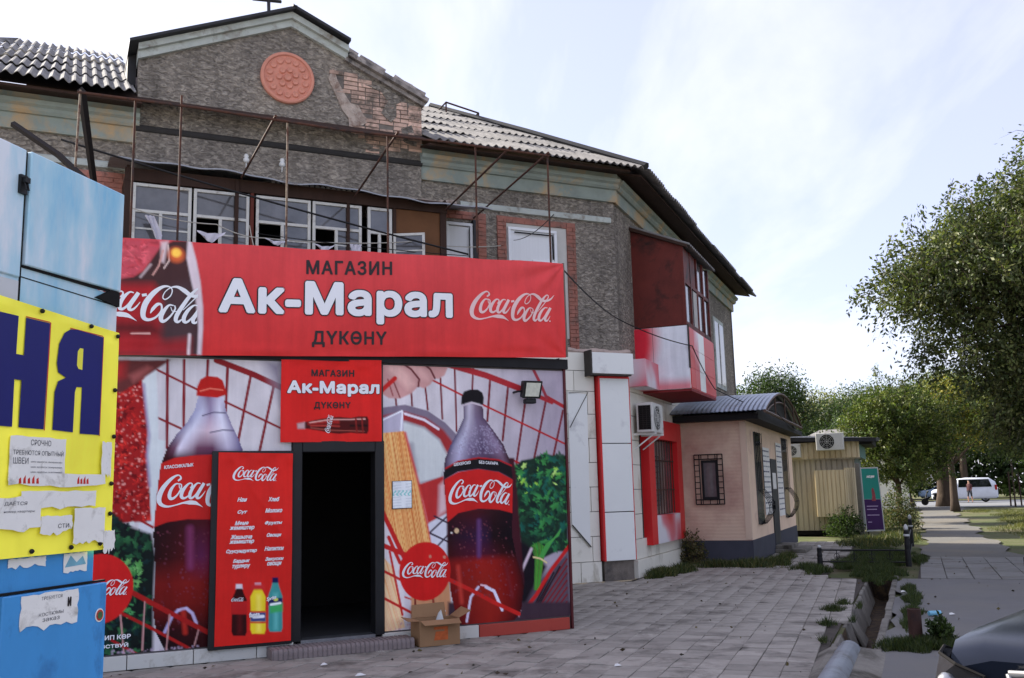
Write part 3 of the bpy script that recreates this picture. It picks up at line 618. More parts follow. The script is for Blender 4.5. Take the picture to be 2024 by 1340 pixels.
for i in range(len(zs)-1):
    u = -2.9+(0.2 if i % 2 else 0)
    for u0, u1 in ((-2.9, -2.1), (-2.1, -1.3), (-1.3, -0.78), (-0.78, -0.62)) if i % 2 else ((-2.9, -1.7), (-1.7, -1.05), (-1.05, -0.62)):
        mb = MB(); pr = 0.03 if i == 0 else 0; mb.box(FA, u0+0.005, u1-0.005, 0.02, 0.105+pr, zs[i]+0.005, zs[i+1]-0.005); mb.build('cladding_tile', m_clad, bld, bevel=0.003)
zsb = [0.0, 0.33, 0.70, 1.16, 1.62, 2.08, 2.54, 3.0, 3.46, 3.92]
for i in range(len(zsb)-1):
    for j in range(7):
        u0, u1 = 0.12+0.62*j, 0.12+0.62*(j+1)
        if u0 > 4.0: continue
        pr = 0.05 if i == 0 else 0
        if i > 0 and 0.9 < (u0+u1)/2 < 3.9 and 0.55 < zsb[i]+0.2 < 3.0: continue
        mb = MB(); mb.box(FB, u0+0.004, u1-0.004, 0.02, 0.115+pr, zsb[i]+0.005, zsb[i+1]-0.005); mb.build('cladding_tile', m_clad, bld, bevel=0.003)
mb = MB(); mb.box(FB, 3.9, 13.0, 0.02, 0.10, 0.0, 3.95); mb.build('cladding_side', m_clad, bld)
# light steel hatch leaning on the cladding
mb = MB(); mb.prism(FA, [(-1.2, 1.0), (-0.84, 0.62), (-0.80, 3.36), (-1.2, 3.40)], 0.11, 0.135); mb.build('hatch_panel', m_cladw, bld)
mb = MB(); mb.tube([FA.p(-1.2, 0.14, 1.02), FA.p(-0.83, 0.14, 0.62)], 0.012, 5); mb.tube([FA.p(-1.18, 0.14, 3.38), FA.p(-0.78, 0.14, 3.40), FA.p(-1.18, 0.14, 2.75)], 0.008, 5); mb.build('hatch_edge', m_joint, bld)
# pilaster panels with red edges, opening below them
for i, (z0, z1) in enumerate(((0.36, 1.22), (1.23, 2.46), (2.47, 3.70))):
    mb = MB(); mb.box(FA, -0.56, 0.06, 0.02, 0.20, z0, z1-0.006); mb.build('pilaster_panel', m_cladw, bld, bevel=0.004)
mb = MB(); mb.box(FA, -0.60, -0.562, 0.02, 0.207, 0.36, 3.70); mb.box(FA, 0.062, 0.075, 0.02, 0.20, 0.36, 3.70); mb.build('pilaster_edge', m_red, bld)
mb = MB(); mb.box(FA, -0.56, 0.06, 0.02, 0.203, 3.66, 3.72); mb.build('pilaster_band', m_red, bld)
mb = MB(); mb.box(FA, -0.56, 0.06, -0.02, 0.12, 0.0, 0.36); mb.build('plinth_opening', m_mortar2, bld)
mb = MB(); mb.box(FA, -0.78, 0.10, 0.0, 0.34, 3.73, 4.12); mb.build('fascia_box', m_cladw, bld, bevel=0.006); mb = MB(); mb.box(FA, -0.82, -0.786, 0.0, 0.345, 3.69, 4.16); mb.box(FA, -0.78, 0.05, 0.05, 0.335, 3.70, 3.726); mb.build('fascia_edge', m_joint, bld)
mb = MB(); mb.box(FB, 0.17, 1.205, 0.0, 0.46, 3.54, 4.06); mb.build('fascia_box', m_redw, bld, bevel=0.006)
mb = MB(); us = np.linspace(-3, 0.2, 40); mb.tube([FA.p(u, 0.05, 4.17+0.015*math.sin(u*9)) for u in us], [0.045+0.02*abs(math.sin(u*13)) for u in us], 6); mb.build('mortar_ledge', mat('pinkish_mortar', C3(176, 158, 148), 0.95, 0.2, 8, 0.6, 40, 0.01), bld)
mb = MB(); us = np.linspace(-0.05, 9, 60); mb.tube([FB.p(u, 0.03, 4.12+0.015*math.sin(u*9)) for u in us], [0.05]*60, 6); mb.build('mortar_ledge', m_conc, bld)
# red framed shop window in the wing
mb = MB(); WU0, WU1, WZ0, WZ1 = 1.0, 3.85, 0.55, 3.02
mb.box(FB, WU0, WU0+0.42, 0.05, 0.24, WZ0, WZ1); mb.box(FB, WU1-0.42, WU1, 0.05, 0.24, WZ0, WZ1); mb.box(FB, WU0+0.42, WU1-0.42, 0.05, 0.24, WZ1-0.4, WZ1)
wf = mb.build('shop_window', m_red, bld, bevel=0.004)
mb = MB(); mb.box(FB, WU0+0.42, WU1-0.42, 0.05, 0.238, WZ0, WZ0+0.55); mb.build('sill_panel', m_redw, wf)
mb = MB(); mb.box(FB, WU0+0.43, WU1-0.43, 0.02, 0.085, WZ0+0.56, WZ1-0.41); mb.build('pane', m_glass, wf)
mb = MB()
for k in range(9): u = WU0+0.5+k*0.23; mb.tube([FB.p(u, 0.14, WZ0+0.56), FB.p(u, 0.14, WZ1-0.4)], 0.012, 5)
for z in (1.6, 2.2): mb.tube([FB.p(WU0+0.43, 0.14, z), FB.p(WU1-0.43, 0.14, z)], 0.012, 5)
mb.build('grille', m_rust, wf)
# --- brown timber balcony on the wing, over a red and white box
QU0, QU1, QO = 1.22, 3.75, 1.05
m_brown = mat('oxblood_board', C3(100, 38, 30), 0.6, 0.25, 2.5, 0.3, 30, 0.006, dirt=C3(40, 22, 18), dirt_amt=0.5, dscale=1.6)
mb = MB(); mb.prism(FE, [(0, 0), (1, 0), (1, 1), (0, 1)], 0, 0.01); 
FQ = Fr(*FB.p(QU0, 0, 0)[:2], 112.34)      # u = outwards from the wing, o = back along the street (towards the square)
mb = MB(); mb.prism(FQ, [(0.0, 4.82), (QO, 4.82), (QO, 6.42), (0.0, 6.86)], -0.03, 0.0); mb.build('balcony_side', m_brown, bld)
mb = MB(); mb.prism(FQ, [(0.0, 4.82), (QO, 4.82), (QO, 6.42), (0.0, 6.86)], -(QU1-QU0), -(QU1-QU0)+0.03); mb.build('balcony_side', m_brown, bld)
for a, b in ((QU0+0.01, QU0+0.62), (QU0+0.66, QU0+1.1)):
    mb = MB(); mb.box(FB, a, b, QO-0.03, QO+0.004, 5.72 if a > QU0+0.1 else 4.82, 6.40) if a > QU0+0.1 else mb.box(FB, a, b, QO-0.03, QO+0.004, 5.75, 6.40); mb.build('balcony_board', m_brown, bld)
mb = MB()
for u in (QU0+0.03, QU0+0.64, QU0+1.28, QU0+1.9, QU1-0.04): mb.box(FB, u-0.04, u+0.04, QO-0.05, QO+0.015, 4.82, 6.42)
mb.box(FB, QU0, QU1, QO-0.04, QO+0.01, 4.80, 4.90); mb.box(FB, QU0, QU1, QO-0.04, QO+0.01, 5.68, 5.75); mb.build('balcony_frame', m_brown, bld)
mb = MB(); mb.box(FB, QU0+0.05, QU1-0.05, QO-0.03, QO-0.02, 4.9, 5.68); mb.box(FB, QU0+1.32, QU1-0.05, QO-0.03, QO-0.02, 5.75, 6.4); mb.build('balcony_glazing', m_glass, bld)
mb = MB(); mb.box(FB, QU0+0.9, QU0+1.24, QO-0.015, QO-0.005, 4.9, 5.66); mb.build('balcony_curtain', m_curtain, bld)
def qroof(u0, u1, m, par, name, waves):
    nu = int((u1-u0)/0.15*6) if waves else 2; vv = []; ff = []
    us = np.linspace(u0, u1, nu+1)
    for th in (0, -0.02):
        for o_, z_ in ((QO+0.16, 6.44), (0.0, 6.96)):
            for u in us: vv.append(FB.p(u, o_, z_+th+(0.024*math.sin(u/0.15*2*math.pi) if waves else 0)))
    k = nu+1
    for i in range(nu): ff += [(i, i+1, k+i+1, k+i), (2*k+i, 3*k+i, 3*k+i+1, 2*k+i+1), (i, 2*k+i, 2*k+i+1, i+1)]
    ff += [(0, k, 3*k, 2*k), (k-1, 3*k-1, 4*k-1, 2*k-1)]
    mb = MB(); mb.add(vv, ff); return mb.build(name, m, par)
qroof(QU0-0.08, QU1+0.1, m_slate, bld, 'balcony_sheet', True)
mb = MB(); mb.prism(FQ, [(-0.02, 6.86), (QO+0.12, 6.36), (QO+0.12, 6.42), (-0.02, 6.93)], -0.02, 0.10); mb.build('barge_board', m_wood_dark, bld)
mb = MB(); mb.prism(FQ, [(0.0, 3.55), (QO+0.04, 3.55), (QO+0.04, 4.80), (0.0, 4.80)], 0.0, 0.035); sb = mb.build('balcony_box_side', m_cladw, bld)
mb = MB(); mb.box(FB, QU0, QU1, QO, QO+0.04, 3.55, 4.78)
mb.build('balcony_box_front', m_red, bld)
for k, (a, b, mm) in enumerate(((0.02, 0.42, m_red), (0.43, 0.86, m_redw), (0.87, 1.42, m_cladw), (1.43, 2.52, m_red))):
    for j in range(3): 
        mb = MB(); mb.box(FB, QU0+a, QU0+b, QO+0.035, QO+0.052, 3.57+j*0.40, 3.57+(j+1)*0.40-0.008); mb.build('box_panel', mm, bld)
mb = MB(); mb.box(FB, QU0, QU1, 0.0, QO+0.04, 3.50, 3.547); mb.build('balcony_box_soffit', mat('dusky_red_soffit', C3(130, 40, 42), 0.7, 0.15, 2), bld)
mb = MB(); mb.prism(FQ, [(QO+0.03, 3.95), (QO+0.05, 3.95), (QO+0.05, 4.82), (QO+0.03, 4.82)], -0.02, 0.06); mb.prism(FQ, [(0.37, 3.56), (0.376, 3.56), (0.376, 4.80), (0.37, 4.80)], 0.03, 0.038); mb.build('box_joint', m_joint, bld)
# small second balcony farther along the wing
mb = MB(); mb.box(FB, 5.2, 5.8, 0.0, 0.62, 4.05, 4.95); mb.build('far_balcony', m_cladw, bld); mb = MB()
for u in (5.22, 5.5, 5.78): mb.tube([FB.p(u, 0.6, 4.95), FB.p(u, 0.6, 5.3)], 0.02, 5)
mb.tube([FB.p(5.22, 0.6, 5.3), FB.p(5.78, 0.6, 5.3)], 0.02, 5); mb.build('far_balcony_rail', m_rust, bld)
mb = MB(); mb.box(FB, 5.9, 5.96, 0.02, 0.5, 5.85, 6.02); mb.build('far_lamp', m_cladw, bld)
# printed artwork of the shop front, in metres along (u) and up (z) the shop wall
ART = {
 'right': [
  ('line',[(-2.17,2.774),(-2.153,2.618)],(110,32,42),0.023,0.008),
  ('line',[(-1.976,2.795),(-1.965,2.621)],(110,32,42),0.023,0.008),
  ('line',[(-1.803,2.84),(-1.775,2.577)],(110,32,42),0.023,0.008),
  ('line',[(-1.614,2.946),(-1.596,2.474)],(110,32,42),0.023,0.008),
  ('line',[(-1.433,3.154),(-1.421,2.334)],(110,32,42),0.023,0.008),
  ('line',[(-1.195,3.126),(-1.214,2.794)],(110,32,42),0.023,0.008),
  ('line',[(-0.975,3.0),(-1.027,2.455)],(110,32,42),0.0288,0.008),
  ('line',[(-0.744,2.896),(-0.835,2.229)],(110,32,42),0.0288,0.008),
  ('line',[(-0.52,2.717),(-0.679,1.857)],(110,32,42),0.0288,0.008),
  ('line',[(-0.246,2.703),(-0.449,1.914)],(110,32,42),0.0288,0.008),
  ('line',[(-0.012,2.589),(-0.189,1.942)],(110,32,42),0.0288,0.008),
  ('line',[(-1.721,2.925),(-1.319,2.744)],(170,34,38),0.023,0.008),
  ('line',[(-1.094,2.652),(0.042,2.167)],(170,34,38),0.023,0.008),
  ('line',[(-0.728,2.001),(-0.53,1.915)],(170,34,38),0.023,0.008),
  ('line',[(-0.664,1.453),(-0.513,1.39)],(170,34,38),0.023,0.008),
  ('line',[(-1.687,3.157),(-1.034,2.998),(-0.469,2.81)],(160,40,46),0.0748,0.008),
  ('line',[(-0.402,2.781),(-0.163,2.692)],(160,40,46),0.0518,0.008),
  ('line',[(-0.23,2.753),(0.018,2.633)],(160,40,46),0.046,0.008),
  ('line',[(-0.451,3.176),(-0.334,2.956),(-0.23,2.741)],(146,50,60),0.0403,0.008),
  ('poly',[(-2.338,2.592),(-2.05,2.631),(-1.775,2.565),(-1.559,2.427),(-1.403,2.275),(-1.481,2.141),(-1.578,1.967),(-1.605,1.794),(-1.9,1.731),(-2.341,1.778)],(120,108,124),0.006),
  ('poly',[(-2.338,2.501),(-2.051,2.55),(-1.794,2.483),(-1.585,2.345),(-1.462,2.193),(-1.552,2.065),(-1.636,2.24),(-1.82,2.373),(-2.051,2.446),(-2.339,2.421)],(150,44,46),0.018000000000000002),
  ('poly',[(-2.339,2.387),(-2.052,2.435),(-1.82,2.367),(-1.636,2.228),(-1.539,2.054),(-1.592,1.88),(-1.618,1.8),(-1.888,1.742),(-2.341,1.778)],(196,200,198),0.024),
  ('line',[(-2.051,2.527),(-1.819,2.46),(-1.647,2.356)],(215,205,215),0.0288,0.008),
  ('line',[(-1.981,2.171),(-1.935,1.885)],(150,150,156),0.0575,0.06),
  ('poly',[(-1.9,1.725),(-1.593,1.817),(-1.559,1.592),(-1.537,1.409),(-1.784,1.292),(-1.842,1.542)],(176,46,46),0.009000000000000001),
  ('poly',[(-1.644,1.709),(-1.581,1.765),(-1.549,1.432),(-1.661,1.367)],(208,176,178),0.03),
  ('poly',[(-2.336,3.129),(-1.535,3.157),(-1.524,3.067),(-1.563,2.983),(-1.639,2.939),(-1.689,2.944),(-1.74,2.871),(-1.815,2.822),(-1.889,2.844),(-1.976,2.76),(-2.11,2.7),(-2.242,2.703),(-2.326,2.753)],(190,142,138),0.009000000000000001),
  ('poly',[(-2.288,3.101),(-2.132,3.095),(-1.998,2.982),(-1.938,2.866),(-2.012,2.806),(-2.121,2.908),(-2.241,3.004)],(212,168,160),0.036000000000000004),
  ('poly',[(-2.046,3.121),(-1.887,3.091),(-1.764,2.989),(-1.752,2.906),(-1.839,2.928),(-1.949,3.03)],(206,160,154),0.036000000000000004),
  ('line',[(-2.107,3.125),(-1.973,3.041),(-1.876,2.927),(-1.889,2.844)],(104,48,52),0.023,0.008),
  ('line',[(-1.849,3.128),(-1.738,3.049),(-1.683,2.944)],(104,48,52),0.023,0.008),
  ('line',[(-2.181,2.884),(-2.11,2.711)],(130,66,66),0.0173,0.008),
  ('line',[(-2.253,2.916),(-2.194,2.733)],(150,80,80),0.0173,0.008),
  ('line',[(-2.326,2.788),(-2.169,2.93)],(188,36,34),0.0518,0.008),
  ('poly',[(-2.339,2.467),(-2.081,2.567),(-2.07,2.331),(-2.333,2.296)],(176,170,186),0.009000000000000001),
  ('line',[(-2.333,2.444),(-2.087,2.561)],(226,226,232),0.0173,0.008),
  ('line',[(-2.081,2.544),(-2.1,2.342)],(220,222,230),0.023,0.008),
  ('streak',[(-2.333,2.307),(-2.064,2.331),(-1.9,1.731),(-1.744,1.06),(-2.063,0.964),(-2.342,1.455)],[(222,150,84),(236,190,120),(206,116,60),(228,172,104)],(0.16,-1.0)),
  ('line',[(-2.052,2.308),(-1.888,1.713),(-1.75,1.089)],(200,60,50),0.0288,0.03),
  ('poly',[(-2.342,1.433),(-2.168,1.051),(-2.087,0.827),(-2.067,0.39),(-2.116,0.123),(-2.324,0.14)],(214,206,206),0.012),
  ('streak',[(-2.344,0.977),(-2.211,0.834),(-2.125,0.448),(-2.069,0.174),(-2.318,0.129)],[(222,160,110),(238,206,160),(226,180,140)],(0.3,-1.0)),
  ('poly',[(-1.784,1.281),(-1.524,1.408),(-1.52,0.91),(-1.666,0.973),(-1.75,1.077)],(206,206,214),0.0072),
  ('line',[(-1.761,1.19),(-1.55,1.364)],(54,40,58),0.0201,0.008),
  ('line',[(-1.761,1.179),(-1.529,1.068)],(54,40,58),0.0201,0.008),
  ('line',[(-1.69,1.019),(-1.515,1.181)],(54,40,58),0.0201,0.008),
  ('line',[(-1.71,1.369),(-1.514,1.271)],(54,40,58),0.0201,0.008),
  ('line',[(-2.336,1.466),(-2.063,0.909)],(186,36,34),0.0518,0.008),
  ('line',[(-2.25,1.154),(-2.122,0.873)],(186,36,34),0.0403,0.008),
  ('line',[(-2.314,1.069),(-2.063,0.958)],(186,36,34),0.0518,0.008),
  ('line',[(-2.239,1.0),(-2.097,0.311)],(186,36,34),0.0259,0.008),
  ('line',[(-2.315,0.796),(-2.065,0.662)],(186,36,34),0.0288,0.008),
  ('line',[(-2.311,0.504),(-1.979,0.318)],(186,36,34),0.0288,0.008),
  ('line',[(-2.066,0.498),(-1.65,0.333)],(186,36,34),0.0173,0.008),
  ('poly',[(-1.996,0.494),(-1.536,0.63),(-1.517,0.268),(-1.998,0.222)],(196,140,100),0.012),
  ('line',[(-1.948,0.49),(-1.939,0.245)],(110,40,36),0.023,0.008),
  ('line',[(-1.738,0.532),(-1.724,0.229)],(130,40,36),0.023,0.008),
  ('poly',[(-0.698,1.899),(-0.595,1.988),(-0.446,2.011),(-0.288,2.07),(-0.116,2.033),(0.023,2.044),(-0.007,0.895),(-0.157,0.902),(-0.431,0.798),(-0.624,1.011),(-0.718,1.396)],(24,46,34),0.012),
  ('leaves',[(-0.691,1.899),(-0.568,1.999),(-0.288,2.07),(0.022,2.013),(-0.005,0.925),(-0.393,0.942),(-0.646,1.158)],260,[(30,70,46),(40,104,62),(22,52,40),(56,130,64),(24,84,70),(16,34,30)],0.0748),
  ('leaves',[(-0.635,2.018),(-0.391,2.047),(-0.01,1.891),(-0.062,1.618),(-0.38,1.535),(-0.646,1.63)],14,[(140,190,70),(170,206,110),(110,170,70)],0.0518),
  ('poly',[(-0.7,1.102),(-0.427,0.915),(-0.299,0.732),(-0.512,0.338),(-0.647,0.222),(-0.702,0.581)],(22,16,24),0.024),
  ('poly',[(-0.007,0.895),(-0.438,0.565),(-0.66,0.211),(0.007,0.174)],(84,72,84),0.03),
  ('line',[(-0.492,0.976),(-0.443,0.845),(-0.468,0.48)],(60,120,50),0.0144,0.008),
  ('line',[(-0.47,0.987),(-0.429,0.844),(-0.46,0.479)],(72,130,50),0.0144,0.008),
  ('line',[(-0.449,0.998),(-0.416,0.844),(-0.452,0.479)],(84,140,50),0.0144,0.008),
  ('line',[(-0.427,1.009),(-0.403,0.843),(-0.444,0.478)],(60,150,50),0.0144,0.008),
  ('line',[(-0.405,1.019),(-0.389,0.842),(-0.436,0.478)],(72,120,50),0.0144,0.008),
  ('line',[(-0.384,1.007),(-0.376,0.842),(-0.428,0.477)],(84,130,50),0.0144,0.008),
  ('line',[(-0.363,0.994),(-0.363,0.841),(-0.42,0.477)],(60,140,50),0.0144,0.008),
  ('line',[(-0.342,0.981),(-0.349,0.84),(-0.412,0.476)],(72,150,50),0.0144,0.008),
  ('line',[(-0.321,0.969),(-0.336,0.84),(-0.404,0.476)],(84,120,50),0.0144,0.008),
  ('line',[(-0.389,0.854),(-0.29,0.997),(-0.123,1.091)],(70,150,70),0.0144,0.008),
  ('line',[(-0.376,0.853),(-0.276,0.996),(-0.116,1.108)],(70,150,70),0.0144,0.008),
  ('line',[(-0.362,0.853),(-0.263,0.996),(-0.108,1.126)],(70,150,70),0.0144,0.008),
  ('line',[(-0.349,0.852),(-0.249,0.995),(-0.101,1.143)],(70,150,70),0.0144,0.008),
  ('line',[(-0.335,0.851),(-0.236,0.994),(-0.093,1.161)],(70,150,70),0.0144,0.008),
  ('line',[(-0.469,0.852),(-0.376,0.83),(-0.297,0.779)],(214,196,140),0.0201,0.008),
  ('line',[(-0.633,0.692),(-0.493,0.947)],(200,180,190),0.0345,0.02),
  ('line',[(-0.024,0.807),(-0.502,0.246)],(120,24,32),0.0201,0.008),
  ('line',[(-0.027,0.724),(-0.442,0.241)],(120,24,32),0.0201,0.008),
  ('line',[(-0.03,0.641),(-0.383,0.237)],(120,24,32),0.0201,0.008),
  ('line',[(-0.033,0.559),(-0.323,0.233)],(120,24,32),0.0201,0.008),
  ('line',[(-0.036,0.476),(-0.262,0.229)],(120,24,32),0.0201,0.008),
  ('line',[(-0.039,0.394),(-0.202,0.224)],(120,24,32),0.0201,0.008),
  ('line',[(-0.043,0.312),(-0.141,0.22)],(120,24,32),0.0201,0.008),
  ('line',[(-0.123,0.723),(-0.449,0.248)],(30,26,34),0.023,0.008),
  ('line',[(-0.207,0.657),(-0.475,0.249)],(30,26,34),0.023,0.008),
  ('line',[(-0.29,0.591),(-0.501,0.251)],(30,26,34),0.023,0.008),
  ('line',[(0.01,0.954),(-0.232,0.699),(-0.443,0.42),(-0.647,0.21)],(186,34,34),0.046,0.008),
  ('poly',[(-1.558,0.409),(-0.643,0.347),(0.012,0.303),(0.003,0.07),(-0.846,0.05),(-1.564,0.052)],(60,44,54),0.018000000000000002),
  ('speck',[(-2.3,0.234),(-0.646,0.262),(-0.648,0.188),(-2.301,0.149)],90,(190,150,160),0.0115),
  ('poly',[(-1.565,2.025),(-0.688,2.018),(-0.597,0.574),(-0.672,0.263),(-0.779,0.118),(-1.44,0.135),(-1.559,0.743)],(60,20,30),0.012),
  ('bottle',[(-1.327,2.655),(-1.33,2.488),(-1.396,2.346),(-1.5,2.17),(-1.571,2.007),(-1.593,1.794),(-1.571,1.564),(-1.539,1.25),(-1.55,0.967),(-1.535,0.686),(-1.52,0.49),(-1.468,0.281),(-1.379,0.131)],[(-1.087,2.658),(-1.071,2.491),(-0.957,2.348),(-0.823,2.169),(-0.73,1.941),(-0.71,1.691),(-0.732,1.396),(-0.74,1.104),(-0.694,0.869),(-0.622,0.634),(-0.605,0.517),(-0.646,0.262),(-0.78,0.095)],[(2.656,[(0,(96,84,104)),(0.3,(186,178,190)),(0.6,(120,104,120)),(1,(66,48,64))]),(2.465,[(0,(84,72,96)),(0.25,(176,170,186)),(0.6,(112,98,122)),(1,(80,60,82))]),(2.169,[(0,(70,60,92)),(0.2,(190,190,212)),(0.34,(120,108,134)),(0.6,(84,70,96)),(0.88,(140,122,148)),(1,(60,34,50))]),(2.022,[(0,(60,40,60)),(0.2,(170,164,190)),(0.4,(96,78,104)),(0.7,(76,56,78)),(0.9,(110,84,104)),(1,(50,18,28))]),(1.398,[(0,(40,12,18)),(0.4,(70,18,24)),(0.7,(44,14,20)),(1,(26,10,20))]),(1.121,[(0,(34,12,18)),(0.42,(44,20,48)),(0.5,(46,26,62)),(0.7,(26,10,16)),(1,(14,6,14))]),(0.921,[(0,(60,12,14)),(0.45,(78,22,44)),(0.8,(50,10,14)),(1,(20,6,12))]),(0.836,[(0,(120,22,20)),(0.5,(150,30,24)),(0.8,(116,18,16)),(1,(60,10,14))]),(0.553,[(0,(110,18,16)),(0.5,(146,34,24)),(0.8,(120,16,14)),(1,(50,10,14))]),(0.127,[(0,(90,18,20)),(0.5,(150,34,26)),(1,(60,10,14))])]),
  ('poly',[(-1.359,2.642),(-1.351,2.738),(-1.318,2.798),(-1.246,2.823),(-1.142,2.826),(-1.084,2.791),(-1.066,2.731),(-1.075,2.647),(-1.223,2.68)],(20,16,20),0.006),
  ('line',[(-1.34,2.631),(-1.223,2.668),(-1.088,2.634)],(190,176,184),0.0173,0.008),
  ('speck',[(-1.337,2.405),(-1.015,2.396),(-0.793,2.079),(-1.502,2.053)],500,(150,140,164),0.0081),
  ('poly',[(-1.592,1.834),(-1.554,1.915),(-1.408,1.983),(-1.153,2.016),(-0.894,1.99),(-0.731,1.917),(-0.715,1.774),(-0.897,1.86),(-1.155,1.898),(-1.41,1.866),(-1.568,1.788)],(22,18,22),0.0048000000000000004),
  ('line',[(-1.566,1.903),(-1.408,1.983),(-1.153,2.022),(-0.893,1.996),(-0.73,1.929)],(170,28,30),0.0173,0.008),
  ('poly',[(-1.581,1.776),(-1.41,1.861),(-1.155,1.892),(-0.897,1.854),(-0.715,1.762),(-0.732,1.373),(-0.908,1.419),(-1.165,1.438),(-1.418,1.394),(-1.551,1.295),(-1.571,1.564)],(192,32,30),0.0048000000000000004),
  ('line',[(-1.334,0.183),(-1.28,0.446),(-1.183,0.553)],(210,200,220),0.0288,0.008),
  ('line',[(-1.089,0.547),(-0.988,0.495),(-0.891,0.279)],(220,214,232),0.0345,0.008),
  ('line',[(-1.151,0.573),(-1.076,0.558)],(236,200,210),0.0173,0.008),
  ('line',[(-1.536,0.653),(-1.278,0.525),(-0.997,0.371),(-0.679,0.218)],(190,36,32),0.046,0.008),
  ('ell',(-1.826,0.764),(0.305,0.3223),(196,30,28),0.008),
  ('speck',[(-1.513,1.305),(-0.761,1.28),(-0.681,0.407),(-1.496,0.461)],160,(120,60,70),0.0092),
  ('line',[(-1.162,1.293),(-1.17,0.904)],(96,60,110),0.0403,0.05),
  ('line',[(-1.429,0.792),(-1.392,0.398)],(190,60,50),0.0345,0.05),
  ('line',[(-0.827,0.76),(-0.759,0.412)],(110,30,36),0.0288,0.05),
  ('ell',(-1.441,1.195),(0.0288,0.0288),(200,170,130),0.008),
  ('ell',(-1.503,1.174),(0.0115,0.0115),(214,208,200),0.008),
  ('ell',(-1.764,0.922),(0.0173,0.0173),(190,120,100),0.008),
  ('ell',(-1.593,0.908),(0.0173,0.0173),(200,130,110),0.008),
 ],
 'left': [
  ('line',[(-4.63,3.053),(-4.608,2.149)],(122,28,36),0.0288,0.008),
  ('line',[(-4.465,3.059),(-4.451,2.373)],(122,28,36),0.0288,0.008),
  ('line',[(-4.226,3.067),(-4.231,2.863)],(122,28,36),0.0288,0.008),
  ('line',[(-4.023,3.02),(-4.033,2.535)],(122,28,36),0.0288,0.008),
  ('line',[(-3.783,2.908),(-3.902,2.201)],(122,28,36),0.0288,0.008),
  ('line',[(-3.54,2.794),(-3.679,2.093)],(122,28,36),0.0288,0.008),
  ('line',[(-4.73,2.949),(-4.315,2.749)],(132,28,34),0.023,0.008),
  ('line',[(-4.705,2.454),(-4.465,2.341)],(132,28,34),0.023,0.008),
  ('line',[(-4.056,2.637),(-3.437,2.347)],(132,28,34),0.023,0.008),
  ('line',[(-4.138,3.07),(-3.757,2.93),(-3.431,2.785)],(130,28,32),0.0633,0.008),
  ('poly',[(-3.652,3.088),(-3.435,3.095),(-3.429,2.609)],(132,124,138),0.084),
  ('poly',[(-5.483,2.728),(-4.85,2.872),(-4.821,2.587),(-4.793,2.329),(-4.798,2.176),(-4.762,1.819),(-4.735,1.416),(-5.014,1.405),(-5.428,1.439)],(150,26,26),0.012),
  ('leaves',[(-5.481,2.703),(-4.854,2.846),(-4.803,2.329),(-4.795,2.073),(-4.745,1.441),(-5.429,1.464)],420,[(176,34,30),(124,16,18),(192,44,36),(150,24,24),(96,12,16)],0.046),
  ('speck',[(-5.484,2.753),(-4.852,2.794),(-4.798,2.329),(-4.745,1.441),(-5.429,1.464)],330,(226,150,140),0.0104),
  ('poly',[(-4.868,2.835),(-4.735,2.944),(-4.709,2.589),(-4.693,2.237),(-4.629,2.217),(-4.644,2.047),(-4.686,1.394),(-4.734,1.396),(-4.761,1.768),(-4.795,2.073),(-4.777,2.278),(-4.808,2.484)],(202,208,208),0.009000000000000001),
  ('line',[(-4.852,2.794),(-4.813,2.484),(-4.782,2.278),(-4.795,2.073),(-4.761,1.768)],(150,140,168),0.023,0.03),
  ('poly',[(-5.495,3.022),(-4.605,3.054),(-4.673,2.999),(-4.769,2.927),(-4.85,2.867),(-4.939,2.792),(-5.061,2.707),(-5.481,2.703)],(96,44,42),0.012),
  ('poly',[(-4.995,2.884),(-4.829,2.983),(-4.78,2.963),(-4.874,2.866),(-4.95,2.812)],(150,78,74),0.03),
  ('poly',[(-5.238,3.016),(-5.024,3.023),(-5.038,2.867),(-5.206,2.785)],(160,40,40),0.048),
  ('poly',[(-4.853,1.39),(-4.73,1.415),(-4.735,1.276),(-4.86,1.301)],(206,206,210),0.0072),
  ('line',[(-4.913,1.471),(-4.719,1.355)],(150,26,26),0.023,0.008),
  ('line',[(-4.985,1.375),(-4.91,1.402)],(206,210,206),0.0345,0.012),
  ('poly',[(-5.432,1.537),(-5.102,1.517),(-4.966,1.384),(-4.726,1.285),(-4.681,1.065),(-4.691,0.769),(-4.678,0.088),(-5.373,0.142)],(16,24,22),0.018000000000000002),
  ('leaves',[(-5.431,1.517),(-5.087,1.507),(-4.908,1.322),(-4.724,1.216),(-4.706,0.672),(-4.76,0.143),(-5.373,0.151)],220,[(22,50,36),(30,70,44),(14,34,28),(44,96,56),(18,40,40),(10,16,18)],0.0691),
  ('leaves',[(-5.001,1.041),(-4.899,1.075),(-4.782,0.971),(-4.796,0.824),(-4.888,0.757),(-4.967,0.883)],34,[(84,150,74),(60,124,60),(104,164,90)],0.046),
  ('leaves',[(-4.678,0.965),(-4.613,1.036),(-4.555,1.028),(-4.59,0.931),(-4.647,0.894)],9,[(120,170,80),(90,150,70)],0.0403),
  ('leaves',[(-4.975,0.593),(-4.874,0.635),(-4.842,0.511),(-4.934,0.484)],12,[(70,140,80)],0.0403),
